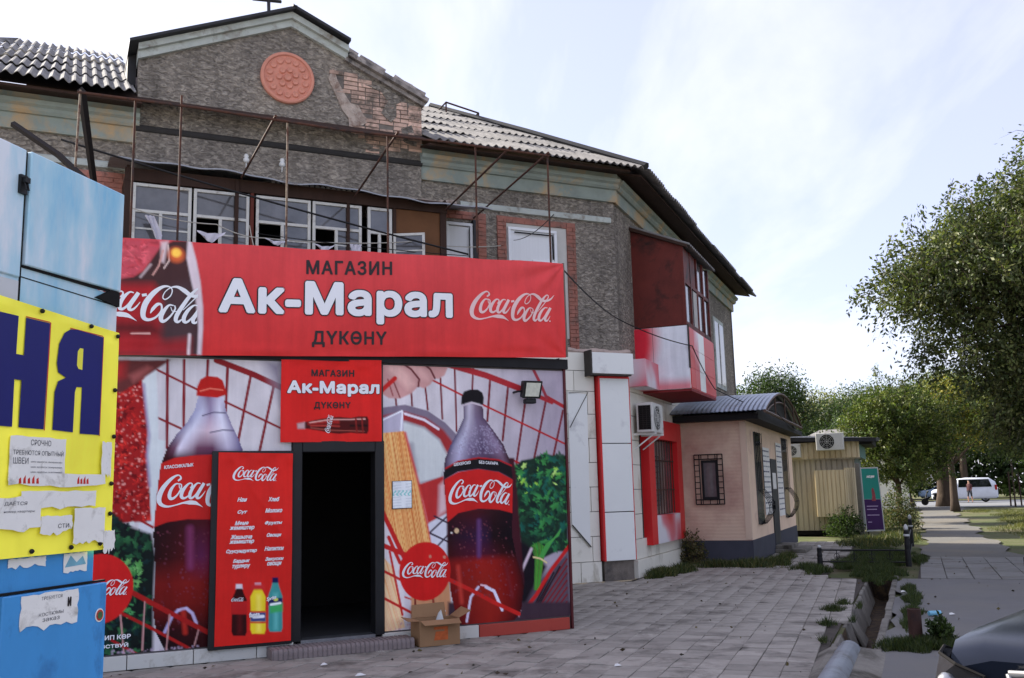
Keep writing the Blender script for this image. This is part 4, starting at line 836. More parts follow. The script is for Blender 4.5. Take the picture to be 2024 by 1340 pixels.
  ('bottle',[(-4.313,2.685),(-4.345,2.542),(-4.417,2.41),(-4.523,2.279),(-4.603,2.149),(-4.657,1.996),(-4.673,1.894),(-4.69,1.666),(-4.706,1.415),(-4.711,1.265),(-4.69,1.065),(-4.681,0.768),(-4.694,0.573),(-4.658,0.328),(-4.547,0.105)],[(-4.062,2.69),(-4.033,2.546),(-3.968,2.387),(-3.892,2.227),(-3.843,2.105),(-3.813,1.908),(-3.799,1.75),(-3.798,1.645),(-3.793,1.383),(-3.79,1.227),(-3.786,1.021),(-3.781,0.713),(-3.777,0.509),(-3.783,0.257),(-3.86,0.044)],[(2.686,[(0,(170,168,190)),(0.4,(120,100,124)),(0.6,(150,136,160)),(1,(206,204,218))]),(2.516,[(0,(150,150,180)),(0.25,(190,190,210)),(0.5,(140,124,152)),(0.8,(214,212,226)),(1,(120,110,140))]),(2.332,[(0,(120,110,140)),(0.2,(210,208,222)),(0.5,(206,180,190)),(0.8,(216,212,224)),(1,(130,120,150))]),(2.148,[(0,(60,20,30)),(0.1,(110,70,90)),(0.16,(214,206,220)),(0.4,(110,66,88)),(0.6,(96,54,80)),(0.8,(190,180,200)),(1,(90,80,120))]),(2.044,[(0,(50,10,14)),(1,(80,40,60))]),(1.378,[(0,(26,6,10)),(0.4,(60,12,20)),(0.6,(80,16,28)),(1,(24,6,10))]),(1.043,[(0,(36,8,10)),(0.3,(70,12,16)),(0.5,(90,30,70)),(0.6,(104,30,60)),(0.75,(70,10,16)),(1,(30,6,8))]),(0.79,[(0,(110,20,16)),(0.5,(120,22,20)),(1,(60,10,10))]),(0.59,[(0,(100,16,14)),(0.6,(116,22,16)),(1,(50,10,10))]),(0.341,[(0,(26,6,10)),(0.5,(60,10,14)),(1,(30,6,8))]),(0.075,[(0,(16,8,12)),(0.5,(40,8,12)),(1,(24,6,8))])]),
  ('poly',[(-4.334,2.69),(-4.326,2.786),(-4.297,2.861),(-4.237,2.9),(-4.124,2.893),(-4.071,2.857),(-4.038,2.76),(-4.026,2.707),(-4.119,2.673),(-4.247,2.681)],(176,28,22),0.006),
  ('line',[(-4.294,2.739),(-4.198,2.768),(-4.069,2.754)],(220,110,90),0.0144,0.008),
  ('line',[(-4.268,2.48),(-4.156,2.518),(-4.038,2.514)],(70,60,90),0.0115,0.008),
  ('line',[(-4.187,2.306),(-4.06,2.333),(-3.946,2.328)],(70,60,90),0.0115,0.008),
  ('poly',[(-4.661,1.991),(-4.531,2.046),(-4.333,2.071),(-4.105,2.08),(-3.805,2.078),(-3.793,1.404),(-4.09,1.409),(-4.39,1.424),(-4.585,1.4),(-4.709,1.355),(-4.69,1.666)],(190,34,30),0.0048000000000000004),
  ('speck',[(-4.669,1.313),(-4.113,1.292),(-4.09,0.282),(-4.639,0.326)],150,(110,50,66),0.0092),
  ('line',[(-4.363,1.327),(-4.348,0.948)],(120,50,90),0.0518,0.07),
  ('line',[(-4.577,0.321),(-4.51,0.472),(-4.453,0.527)],(170,160,200),0.0288,0.012),
  ('line',[(-4.453,0.527),(-4.376,0.541),(-4.316,0.488),(-4.275,0.386)],(190,176,210),0.0288,0.012),
  ('line',[(-4.404,0.504),(-4.38,0.305)],(170,40,30),0.046,0.03),
  ('line',[(-4.944,0.76),(-4.559,0.525)],(160,28,26),0.046,0.008),
  ('line',[(-4.559,0.525),(-4.154,0.287)],(160,28,26),0.046,0.008),
  ('line',[(-4.982,0.536),(-4.697,0.37)],(160,28,26),0.0288,0.008),
  ('line',[(-4.697,0.37),(-4.332,0.145)],(160,28,26),0.0288,0.008),
  ('line',[(-4.991,0.522),(-4.945,0.136)],(190,140,136),0.0144,0.008),
  ('line',[(-4.771,0.628),(-4.779,0.169)],(190,140,136),0.0144,0.008),
  ('line',[(-4.534,0.489),(-4.557,0.125)],(190,140,136),0.0144,0.008),
  ('line',[(-4.253,0.32),(-4.289,0.175)],(190,140,136),0.0144,0.008),
  ('line',[(-5.065,0.289),(-4.83,0.14)],(150,24,28),0.023,0.008),
  ('speck',[(-5.061,0.194),(-4.21,0.164),(-4.209,0.124),(-5.06,0.151)],60,(170,150,170),0.0115),
  ('ell',(-5.193,0.781),(0.3108,0.3338),(196,30,28),0.008),
 ],
 'banner': [
  ('poly',[(-5.406,4.258),(-4.672,4.302),(-4.815,4.072),(-4.996,3.864),(-5.102,3.835),(-5.388,3.815)],(186,74,84),0.03),
  ('leaves',[(-5.405,4.248),(-4.722,4.287),(-4.997,3.896),(-5.389,3.841)],60,[(196,84,92),(176,62,70)],0.0691),
  ('poly',[(-5.293,3.811),(-4.996,3.885),(-4.901,3.957),(-4.816,4.099),(-4.74,4.23),(-4.621,4.296),(-4.458,4.31),(-4.402,4.132),(-4.349,3.888),(-4.311,3.617),(-4.301,3.399),(-4.314,3.107),(-5.264,3.072)],(64,40,40),0.012),
  ('poly',[(-5.387,3.789),(-4.807,3.824),(-4.652,3.65),(-4.692,3.327),(-4.636,3.095),(-5.358,3.068)],(158,34,38),0.054),
  ('poly',[(-5.371,3.398),(-4.795,3.428),(-4.641,3.286),(-5.366,3.284)],(96,28,30),0.054),
  ('poly',[(-4.717,3.797),(-4.446,3.881),(-4.363,3.45),(-4.385,3.126),(-4.696,3.114)],(70,50,52),0.054),
  ('poly',[(-4.788,3.216),(-4.43,3.274),(-4.425,3.103),(-4.784,3.09)],(150,40,44),0.054),
  ('poly',[(-4.478,4.308),(-4.442,4.312),(-4.385,4.106),(-4.338,3.878),(-4.306,3.606),(-4.3,3.388),(-4.309,3.107),(-4.349,3.106),(-4.347,3.397),(-4.379,3.667),(-4.437,3.904),(-4.484,4.126)],(206,190,194),0.012),
  ('poly',[(-4.742,4.274),(-4.671,4.291),(-4.688,4.164),(-4.705,4.053),(-4.735,4.067)],(200,176,176),0.018000000000000002),
  ('line',[(-4.81,3.92),(-4.754,4.022),(-4.719,4.189)],(190,140,130),0.0173,0.008),
  ('line',[(-4.67,4.247),(-4.655,4.084),(-4.703,3.999)],(206,180,170),0.0144,0.008),
  ('line',[(-4.928,3.89),(-4.834,4.027)],(170,150,150),0.023,0.02),
  ('ell',(-4.586,4.15),(0.0806,0.0806),(196,90,50),0.05),
  ('ell',(-4.587,4.172),(0.046,0.046),(250,196,80),0.03),
  ('line',[(-4.995,3.296),(-4.82,3.305)],(210,160,150),0.0173,0.008),
  ('line',[(-4.431,3.312),(-4.436,3.113)],(210,190,190),0.0288,0.02),
 ],
 'sign': [
  ('poly',[(-3.29,2.402),(-3.18,2.425),(-3.041,2.454),(-2.929,2.472),(-2.826,2.479),(-2.7,2.469),(-2.614,2.486),(-2.515,2.487),(-2.497,2.454),(-2.498,2.329),(-2.515,2.295),(-2.614,2.301),(-2.7,2.306),(-2.826,2.294),(-2.928,2.305),(-3.04,2.327),(-3.179,2.348),(-3.284,2.348)],(70,16,16),0.006),
  ('poly',[(-3.174,2.414),(-2.985,2.444),(-2.826,2.456),(-2.826,2.406),(-2.985,2.405),(-3.174,2.392)],(150,30,28),0.012),
  ('line',[(-3.152,2.414),(-2.929,2.45),(-2.7,2.452),(-2.538,2.459)],(206,150,140),0.0144,0.008),
  ('line',[(-3.141,2.359),(-2.928,2.333),(-2.7,2.328),(-2.55,2.323)],(150,70,60),0.0115,0.008),
  ('line',[(-2.7,2.384),(-2.515,2.386)],(30,8,8),0.023,0.02),
  ('poly',[(-3.29,2.402),(-3.208,2.42),(-3.207,2.348),(-3.284,2.348)],(186,150,150),0.012),
  ('line',[(-3.141,2.382),(-2.984,2.383),(-2.826,2.378)],(160,50,44),0.0173,0.008),
  ('line',[(-2.643,2.464),(-2.631,2.306)],(120,30,26),0.0173,0.008),
  ('line',[(-2.573,2.464),(-2.562,2.306)],(120,30,26),0.0173,0.008),
 ],
 'menu': [
  ('poly',[(-3.909,0.756),(-3.848,0.753),(-3.843,0.702),(-3.912,0.706)],(206,200,204),0.006),
  ('poly',[(-3.908,0.712),(-3.847,0.708),(-3.831,0.662),(-3.799,0.593),(-3.801,0.493),(-3.793,0.278),(-3.808,0.239),(-3.929,0.249),(-3.945,0.29),(-3.946,0.504),(-3.952,0.603),(-3.923,0.668)],(46,10,12),0.006),
  ('poly',[(-3.887,0.621),(-3.853,0.619),(-3.846,0.267),(-3.881,0.27)],(84,16,18),0.024),
  ('poly',[(-3.951,0.592),(-3.799,0.582),(-3.796,0.45),(-3.949,0.461)],(176,30,30),0.006),
  ('poly',[(-3.72,0.76),(-3.658,0.757),(-3.653,0.71),(-3.723,0.714)],(206,150,160),0.006),
  ('poly',[(-3.719,0.719),(-3.657,0.716),(-3.641,0.674),(-3.609,0.61),(-3.611,0.498),(-3.604,0.284),(-3.618,0.244),(-3.742,0.254),(-3.758,0.296),(-3.758,0.508),(-3.764,0.62),(-3.734,0.679)],(226,200,40),0.006),
  ('poly',[(-3.698,0.636),(-3.663,0.634),(-3.658,0.273),(-3.692,0.275)],(240,220,90),0.024),
  ('poly',[(-3.761,0.468),(-3.606,0.457),(-3.605,0.365),(-3.759,0.376)],(60,70,120),0.006),
  ('poly',[(-3.75,0.742),(-3.626,0.734),(-3.615,0.682),(-3.76,0.691)],(190,40,40),0.012),
  ('line',[(-3.756,0.472),(-3.611,0.462)],(200,80,40),0.0173,0.008),
  ('line',[(-3.754,0.366),(-3.61,0.355)],(200,80,40),0.0173,0.008),
  ('line',[(-3.729,0.42),(-3.631,0.418)],(230,232,236),0.0288,0.008),
  ('poly',[(-3.542,0.801),(-3.483,0.798),(-3.478,0.737),(-3.544,0.741)],(20,24,74),0.006),
  ('poly',[(-3.541,0.748),(-3.482,0.744),(-3.466,0.689),(-3.436,0.607),(-3.438,0.522),(-3.432,0.29),(-3.446,0.251),(-3.563,0.26),(-3.578,0.302),(-3.578,0.531),(-3.583,0.617),(-3.555,0.695)],(60,140,136),0.006),
  ('poly',[(-3.521,0.639),(-3.488,0.637),(-3.483,0.279),(-3.516,0.282)],(96,176,170),0.024),
  ('poly',[(-3.582,0.598),(-3.436,0.588),(-3.435,0.516),(-3.581,0.526)],(24,30,80),0.006),
  ('poly',[(-3.571,0.515),(-3.435,0.537),(-3.434,0.454),(-3.559,0.443)],(60,160,90),0.012),
  ('line',[(-3.555,0.53),(-3.456,0.538)],(220,230,226),0.023,0.008),
  ('ell',(-3.504,0.577),(0.023,0.0173),(200,206,90),0.008),
 ],
}
# lettering strokes of the script logo: unit width, with a width for each point
LOGO = [
  ([(0.2,0.258),(0.228,0.281),(0.214,0.309),(0.179,0.308),(0.12,0.268),(0.058,0.196),(0.023,0.119),(0.024,0.062),(0.054,0.028),(0.109,0.013),(0.179,0.023),(0.256,0.041),(0.321,0.043),(0.373,0.037),(0.411,0.019),(0.453,-0.008)],[0.0171,0.0197,0.0105,0.0184,0.0329,0.0447,0.05,0.0434,0.0303,0.0184,0.0118,0.0171,0.0408,0.0368,0.0171,0.0013]),
  ([(0.219,0.228),(0.177,0.227),(0.137,0.18),(0.12,0.125),(0.129,0.092),(0.158,0.09),(0.2,0.126),(0.231,0.18),(0.234,0.217),(0.215,0.231)],[0.0092,0.0158,0.0303,0.0368,0.0329,0.0237,0.0158,0.0158,0.0132,0.0092]),
  ([(0.212,0.225),(0.218,0.189),(0.247,0.18),(0.276,0.197)],[0.0079,0.0092,0.0092,0.0066]),
  ([(0.324,0.181),(0.341,0.205),(0.336,0.228),(0.306,0.226),(0.266,0.186),(0.24,0.138),(0.239,0.101),(0.264,0.087),(0.297,0.102),(0.34,0.144)],[0.0171,0.0158,0.0105,0.0171,0.0303,0.0355,0.0329,0.0224,0.0145,0.0066]),
  ([(0.424,0.224),(0.391,0.227),(0.351,0.187),(0.323,0.133),(0.322,0.093),(0.345,0.087),(0.382,0.121),(0.422,0.187)],[0.0092,0.0145,0.0276,0.0342,0.0303,0.0211,0.0158,0.0118]),
  ([(0.459,0.227),(0.428,0.175),(0.394,0.115),(0.394,0.087),(0.417,0.084),(0.447,0.112),(0.474,0.151)],[0.0303,0.0329,0.0342,0.0289,0.0184,0.0118,0.0039]),
  ([(0.485,0.206),(0.522,0.214)],[0.0224,0.0224]),
  ([(0.554,0.061),(0.572,0.097),(0.606,0.137),(0.636,0.134),(0.637,0.085),(0.597,0.03),(0.542,0.006),(0.504,0.024),(0.499,0.079),(0.52,0.152),(0.575,0.232),(0.64,0.284),(0.691,0.29),(0.717,0.263),(0.705,0.214),(0.667,0.182),(0.646,0.198),(0.663,0.245),(0.707,0.283),(0.758,0.29),(0.811,0.263),(0.858,0.229),(0.912,0.219),(0.963,0.238),(1.004,0.282)],[0.0066,0.0263,0.0263,0.0158,0.0145,0.0158,0.0237,0.0355,0.0434,0.0447,0.0395,0.0237,0.0118,0.0092,0.0092,0.0105,0.0092,0.0079,0.0092,0.0224,0.0368,0.0329,0.025,0.0184,0.0026]),
  ([(0.733,0.134),(0.696,0.134),(0.658,0.086),(0.636,0.031),(0.646,0.001),(0.672,0.006),(0.713,0.049),(0.744,0.104),(0.74,0.135)],[0.0092,0.0158,0.0303,0.0355,0.0316,0.0211,0.0145,0.0132,0.0092]),
  ([(0.709,0.122),(0.725,0.086),(0.758,0.086)],[0.0053,0.0079,0.0053]),
  ([(0.908,0.219),(0.937,0.256),(0.936,0.281),(0.91,0.278),(0.857,0.219),(0.8,0.129),(0.76,0.055),(0.752,0.012),(0.772,-0.001),(0.81,0.03)],[0.0092,0.0105,0.0092,0.0158,0.0289,0.0329,0.0342,0.0316,0.0211,0.0066]),
  ([(0.806,0.098),(0.862,0.16),(0.919,0.225)],[0.0053,0.0092,0.0092]),
  ([(0.923,0.14),(0.889,0.14),(0.846,0.098),(0.817,0.043),(0.817,0.006),(0.84,-0.0),(0.878,0.037),(0.922,0.105)],[0.0092,0.0145,0.0276,0.0329,0.0303,0.0197,0.0145,0.0105]),
  ([(0.956,0.14),(0.924,0.086),(0.891,0.031),(0.89,-0.0),(0.915,0.0),(0.95,0.049)],[0.0289,0.0316,0.0316,0.0276,0.0158,0.0039]),
  ([(0.937,-0.009),(0.952,-0.01)],[0.0145,0.0145]),
]
# ================================================================== shop extension with printed posters
class Print:
    """flat print: colours worked out point by point from the artwork list"""
    def __init__(s, U, Z, bg, seed=1):
        s.U, s.Z = U, Z; s.c = np.empty((len(U), 3)); s.c[:] = bg; s.r = np.random.default_rng(seed)
    def _sd(s, pts, idx):
        P_ = np.array(pts); u, z = s.U[idx], s.Z[idx]; ins = np.zeros(len(idx), bool); d = np.full(len(idx), 9.0); n = len(P_)
        for i in range(n):
            (x1, y1), (x2, y2) = P_[i], P_[i-1]
            cond = (y1 > z) != (y2 > z); 
            with np.errstate(divide='ignore', invalid='ignore'): xi = (x2-x1)*(z-y1)/(y2-y1)+x1
            ins ^= cond & (u < xi)
            d = np.minimum(d, s._seg(u, z, x1, y1, x2, y2))
        return np.where(ins, d, -d)
    @staticmethod
    def _seg(u, z, x1, y1, x2, y2):
        dx_, dy_ = x2-x1, y2-y1; L2 = dx_*dx_+dy_*dy_+1e-12; t = np.clip(((u-x1)*dx_+(z-y1)*dy_)/L2, 0, 1); return np.hypot(u-x1-t*dx_, z-y1-t*dy_)
    def _box(s, pts, pad):
        P_ = np.array(pts); a, b = P_.min(0)-pad, P_.max(0)+pad
        return np.nonzero((s.U > a[0]) & (s.U < b[0]) & (s.Z > a[1]) & (s.Z < b[1]))[0]
    def _blend(s, idx, col, al): s.c[idx] += (np.asarray(col)-s.c[idx])*al[:, None]
    def poly(s, pts, col, soft):
        i = s._box(pts, soft); 
        if len(i): s._blend(i, C3(*col), np.clip(0.5+s._sd(pts, i)/(2*soft), 0, 1))
    def line(s, pts, col, w_, soft):
        i = s._box(pts, w_+soft)
        if not len(i): return
        d = np.full(len(i), 9.0)
        for (x1, y1), (x2, y2) in zip(pts[:-1], pts[1:]): d = np.minimum(d, s._seg(s.U[i], s.Z[i], x1, y1, x2, y2))
        s._blend(i, C3(*col), np.clip(0.5+(w_/2-d)/soft, 0, 1))
    def ell(s, c, r_, col, soft):
        i = s._box([(c[0]-r_[0], c[1]-r_[1]), (c[0]+r_[0], c[1]+r_[1])], soft); q = np.hypot((s.U[i]-c[0])/r_[0], (s.Z[i]-c[1])/r_[1]); s._blend(i, C3(*col), np.clip(0.5+(1-q)*min(r_)/soft, 0, 1))
    def _rand_in(s, pts, n):
        P_ = np.array(pts); a, b = P_.min(0), P_.max(0); out = []
        while len(out) < n:
            q = a+(b-a)*s.r.random(2)
            if inside(pts, q[0], q[1]): out.append(q)
        return out
    def leaves(s, pts, n, cols, size):
        for q in s._rand_in(pts, n):
            a = s.r.uniform(0, 3.14); L = size*s.r.uniform(0.5, 1.3); W = L*s.r.uniform(0.3, 0.7); i = np.nonzero((abs(s.U-q[0]) < L) & (abs(s.Z-q[1]) < L))[0]
            if not len(i): continue
            x = (s.U[i]-q[0])*math.cos(a)+(s.Z[i]-q[1])*math.sin(a); y = -(s.U[i]-q[0])*math.sin(a)+(s.Z[i]-q[1])*math.cos(a)
            th = np.arctan2(y/W, x/L); rr = np.hypot(x/L, y/W)/(0.8+0.2*np.cos(5*th+a)); col = np.array(C3(*cols[int(s.r.integers(len(cols)))]))
            sh = (0.8+0.5*np.clip(y/W+0.5, 0, 1)); al = np.clip((1-rr)*3, 0, 1)*0.9; s.c[i] += (col*sh[:, None]-s.c[i])*al[:, None]
    def speck(s, pts, n, col, size):
        for q in s._rand_in(pts, n):
            r_ = size*s.r.uniform(0.5, 1.4); i = np.nonzero((abs(s.U-q[0]) < r_*1.5) & (abs(s.Z-q[1]) < r_*1.5))[0]; s._blend(i, C3(*col), np.clip(1.3-np.hypot(s.U[i]-q[0], s.Z[i]-q[1])/r_, 0, 1)*s.r.uniform(0.3, 1))
    def streak(s, pts, cols, d):
        i = s._box(pts, 0.01); sd = s._sd(pts, i); p_ = (s.U[i]*-d[1]+s.Z[i]*d[0])/math.hypot(*d); q = s.Z[i]
        f = 0.5+0.25*np.sin(p_*190+np.sin(q*0.7))+0.25*np.sin(p_*83+1.3)+0.15*np.sin(p_*127+2)+0.12*np.sin(q*4+p_*9); k = np.clip(f, 0, 0.999)*(len(cols)-1); a = k.astype(int); fr = (k-a)[:, None]
        C_ = np.array([C3(*c) for c in cols]); col = C_[a]*(1-fr)+C_[np.minimum(a+1, len(cols)-1)]*fr; al = np.clip(0.5+sd/0.012, 0, 1)[:, None]; s.c[i] += (col-s.c[i])*al
    def bottle(s, L, Rg, bands):
        i = s._box(L+Rg, 0); z = s.Z[i]; l = np.array(sorted(L, key=lambda q: q[1])); r_ = np.array(sorted(Rg, key=lambda q: q[1]))
        ul = np.interp(z, l[:, 1], l[:, 0]); ur = np.interp(z, r_[:, 1], r_[:, 0]); t = (s.U[i]-ul)/(ur-ul); ok = (t >= 0) & (t <= 1) & (z >= l[0, 1]) & (z <= l[-1, 1])
        bs = sorted(bands, key=lambda b: b[0]); zz = [b[0] for b in bs]; tc_ = np.clip(t, 0, 1)
        cc = np.array([np.stack([np.interp(tc_, [q[0] for q in b[1]], [lin(q[1][k]) for q in b[1]]) for k in range(3)], 1) for b in bs])
        f = np.interp(z, zz, range(len(bs))); a = np.clip(f.astype(int), 0, len(bs)-2); fr = (f-a)[:, None]; n = np.arange(len(i)); col = cc[a, n]*(1-fr)+cc[a+1, n]*fr
        s.c[i[ok]] = col[ok]
    def run(s, ops):
        for op in ops: getattr(s, op[0])(*op[1:])
def m_print_(name, rough=0.45):
    m, t, b = newmat(name); a = N_(t, 'ShaderNodeAttribute', attribute_name='Col'); v = pos(t); f = noise(t, v, 1.3, 9, 0.72)
    c = mixc(t, 1.0, a.outputs['Color'], ramp(t, f, [(0.25, (1.16, 1.16, 1.18)), (0.75, (1.56, 1.54, 1.52))]), 'MULTIPLY'); c = mixc(t, 1.0, c, ramp(t, noise(t, pos(t, (3.0, 3.0, 0.22)), 2.0, 6, 0.65), [(0.3, (0.88, 0.88, 0.88)), (0.6, (1.03, 1.03, 1.03))]), 'MULTIPLY'); t.links.new(c, b.inputs['Base Color'])
    b.inputs['Roughness'].default_value = rough; b.inputs['Specular IOR Level'].default_value = 0.12; bump(t, b, noise(t, v, 3.2, 3), 0.3, 0.03); return m
m_print = m_print_('printed_vinyl')
def print_sheet(name, fr, u0, u1, zt, zb_, step, bg, ops, oo, label, cat, seed=1, parent=None, m=None, bgfun=None):
    """zt/zb_: functions of u giving the top and bottom edge; oo: function of (u, v) giving the offset from the wall"""
    nu = int((u1-u0)/step); nv = int((zt(u0)-zb_(u0))/step); u = np.linspace(u0, u1, nu+1); v = np.linspace(0, 1, nv+1); Ug, Vg = np.meshgrid(u, v); Uf, Vf = Ug.ravel(), Vg.ravel()
    Zf = zb_(Uf)+(zt(Uf)-zb_(Uf))*Vf; pr = Print(Uf, Zf, C3(*bg) if bgfun is None else (0, 0, 0), seed)
    if bgfun is not None: pr.c = bgfun(Uf, Zf)
    pr.run(ops); Of = oo(Uf, Vf); V3 = fr.O+Uf[:, None]*fr.D+Of[:, None]*fr.N+Zf[:, None]*np.array([0, 0, 1.0])
    i = np.arange(nu*nv); r_ = i//nu; c_ = i % nu; a = r_*(nu+1)+c_; F_ = np.stack([a, a+nu+1, a+nu+2, a+1], 1)[:, ::-1]
    o = np_mesh(name, V3, F_, m or m_print, parent=parent, cols=pr.c, smooth=True)
    if label: tag(o, label, cat)
    return o
# --- lettering
LETTER_GAP = 0.0012
def text_mesh(txt, fr, u, z, width, height, m, parent, o, bold=0.0, slope=0.0, shear=0.0, name='lettering', space=1.0):
    """flat lettering; bold (metres) thickens the strokes all round"""
    cu = bpy.data.curves.new('txt', 'FONT'); cu.body = txt; cu.shear = shear; cu.space_character = space; cu.resolution_u = 3
    ob = bpy.data.objects.new('txt', cu); COL.objects.link(ob); dg = bpy.context.evaluated_depsgraph_get(); me = bpy.data.meshes.new_from_object(ob.evaluated_get(dg)); bpy.data.objects.remove(ob)
    v = np.empty(len(me.vertices)*3); me.vertices.foreach_get('co', v); v = v.reshape(-1, 3); mn, mx = v.min(0), v.max(0)
    x0 = (v[:, 0]-mn[0])/(mx[0]-mn[0])*(width-2*bold)+bold; y0 = (v[:, 1]-mn[1])/(mx[1]-mn[1])*(height-2*bold)+bold; fs = [tuple(p.vertices) for p in me.polygons]; bpy.data.meshes.remove(me)
    shifts = [(0, 0)] if bold < 1e-5 else [(0, 0)]+[(bold*math.cos(a), bold*math.sin(a)) for a in np.linspace(0, 2*math.pi, 10, endpoint=False)]
    mb = MB()
    for k, (sx, sy) in enumerate(shifts):
        x = x0+sx; y = y0+sy+x*slope; W = fr.O+(u+x)[:, None]*fr.D+(z+y)[:, None]*np.array([0, 0, 1.0]); oo_ = o(u+x, z+y) if callable(o) else np.full(len(x), o); mb.add(W+(oo_+0.00015*k)[:, None]*fr.N, fs)
    return mb.build(name, m, parent, recalc=False)
def logo(fr, u, z, width, m, parent, o, slope=0.0, rot=0.0, umax=None, umin=None, vscale=1.0, name='script_logo', arc=0.0):
    vv = []; ff = []
    for si, (pts, ws) in enumerate(LOGO):
        P_ = np.array(pts); n = len(P_); Wd = np.array(ws); Q = []; Wq = []
        ext = np.vstack([2*P_[0]-P_[1], P_, 2*P_[-1]-P_[-2]])
        for i in range(n-1):
            for t in np.linspace(0, 1, 8, endpoint=(i == n-2)):
                p0, p1, p2, p3 = ext[i:i+4]; Q.append(0.5*((2*p1)+(-p0+p2)*t+(2*p0-5*p1+4*p2-p3)*t*t+(-p0+3*p1-3*p2+p3)*t**3)); Wq.append(Wd[i]*(1-t)+Wd[i+1]*t)
        Q = np.array(Q); Wq = np.array(Wq); T = np.gradient(Q, axis=0); T /= (np.linalg.norm(T, axis=1)[:, None]+1e-9); Nn = np.stack([-T[:, 1], T[:, 0]], 1)
        b = len(vv)
        for k in range(len(Q)):
            for sgn in (1, -1):
                x, y = Q[k]+Nn[k]*Wq[k]/2*sgn; y = y*vscale; X, Y = x*width, (y+arc*((x-0.5)**2*-4+1))*width+x*width*slope; X, Y = X*math.cos(rot)-Y*math.sin(rot), X*math.sin(rot)+Y*math.cos(rot)
                uu = u+X; uu = min(uu, umax) if umax is not None else uu; uu = max(uu, umin) if umin is not None else uu
                zz = z+Y; off = o(np.array([uu]), np.array([zz]))[0] if callable(o) else o
                vv.append(fr.p(uu, off+0.0003*si+0.0006*k/len(Q), zz))
        ff += [(b+2*k, b+2*k+1, b+2*k+3, b+2*k+2) for k in range(len(Q)-1)]
    mb = MB(); mb.add(vv, ff); return mb.build(name, m, parent, recalc=False)
m_white_ink = mat('white_ink', C3(236, 236, 238), 0.5, 0.03, 3); m_black_ink = mat('black_ink', C3(42, 34, 36), 0.5, 0.1, 3); m_pink_ink = mat('pale_pink_ink', C3(232, 196, 192), 0.5, 0.05, 3)

shop = thing('shop_annex', 'flat roofed one storey shop annex with printed front and dark doorway', 'shop', FS.p(-3, -2.5, 0))
m_shopwall = mat('shop_wall', C3(90, 84, 84), 0.8, 0.15, 2); m_edge_and_shade = mat('bitumen_and_shade', C3(26, 25, 27), 0.7, 0.3, 3); m_kick = mat('kick_tile', C3(206, 204, 196), 0.4, 0.06, 2, dirt=C3(160, 152, 138), dirt_amt=0.4, dscale=3, rnd=0.05)
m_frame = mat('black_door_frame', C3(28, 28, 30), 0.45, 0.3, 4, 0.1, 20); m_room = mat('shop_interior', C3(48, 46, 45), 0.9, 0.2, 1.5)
DU0, DU1, DZ0, DZ1 = -3.30, -2.34, 0.12, 2.17
mb = MB(); mb.box(FS, -7.5, DU0, -0.14, 0.0, 0.0, 3.1); mb.box(FS, DU1, 0.0, -0.14, 0.0, 0.0, 3.1); mb.box(FS, DU0, DU1, -0.14, 0.0, DZ1, 3.1); mb.build('front_wall', m_shopwall, shop)
mb = MB(); mb.box(FS, -0.14, 0.0, -5.0, -0.14, 0.0, 3.1); mb.box(FS, -7.5, -7.36, -5.0, -0.14, 0, 3.1); mb.build('side_wall', m_shopwall, shop)
mb = MB(); mb.box(FS, 0.002, 0.03, -0.5, 0.03, 0.0, 3.1); mb.build('corner_trim', mat('dark_red_trim', C3(84, 26, 30), 0.5, 0.2, 3), shop)
mb = MB(); mb.prism(FS, [(-7.6, 3.1), (0.05, 3.1), (0.05, 3.22), (-7.6, 3.22)], -5.0, 0.06); mb.build('roof', m_edge_and_shade, shop)
mb = MB(); mb.add([FS.p(0.02, -0.1, 3.10), FS.p(0.46, -0.9, 3.15), FS.p(0.02, -1.6, 3.22), FS.p(0.02, -0.1, 3.26), FS.p(0.46, -0.9, 3.19), FS.p(0.02, -1.6, 3.27)], [(0, 1, 2), (3, 5, 4), (0, 3, 4, 1), (1, 4, 5, 2), (2, 5, 3, 0)]); mb.build('roof_flap', m_edge_and_shade, shop)
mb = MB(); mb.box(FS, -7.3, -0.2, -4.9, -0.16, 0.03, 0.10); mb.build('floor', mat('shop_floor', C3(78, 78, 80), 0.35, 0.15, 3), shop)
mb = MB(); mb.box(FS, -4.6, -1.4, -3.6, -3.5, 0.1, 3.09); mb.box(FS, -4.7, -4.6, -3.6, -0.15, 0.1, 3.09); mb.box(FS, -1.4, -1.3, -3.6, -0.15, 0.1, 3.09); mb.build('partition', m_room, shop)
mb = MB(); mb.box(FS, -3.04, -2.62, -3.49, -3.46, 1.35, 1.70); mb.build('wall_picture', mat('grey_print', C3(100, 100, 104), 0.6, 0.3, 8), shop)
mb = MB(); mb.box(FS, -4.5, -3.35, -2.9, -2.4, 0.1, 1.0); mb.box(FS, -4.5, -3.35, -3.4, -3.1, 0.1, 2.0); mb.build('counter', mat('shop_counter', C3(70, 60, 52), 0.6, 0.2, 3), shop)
u = -7.4
while u < -0.03:
    u1 = min(u+0.62, -0.03)
    if u1 > -0.6: u1 = -0.03
    if not (u > -3.6 and u1 < -2.0 and False):
        a, b = u, u1
        if b > DU0 and a < DU1:
            if a < DU0-0.05: b = DU0
            elif b > DU1+0.05: a = DU1
            else: a = b = 0
        if b-a > 0.04:
            mb = MB(); mb.box(FS, a+0.004, b-0.004, 0.001, 0.05, 0.0, 0.135); mb.build('kick_tile', m_kick if b < -0.05 else mat('red_kick_tile', C3(170, 66, 54), 0.5, 0.1, 3), shop, bevel=0.004)
    u = u1
mb = MB(); fw_ = 0.075
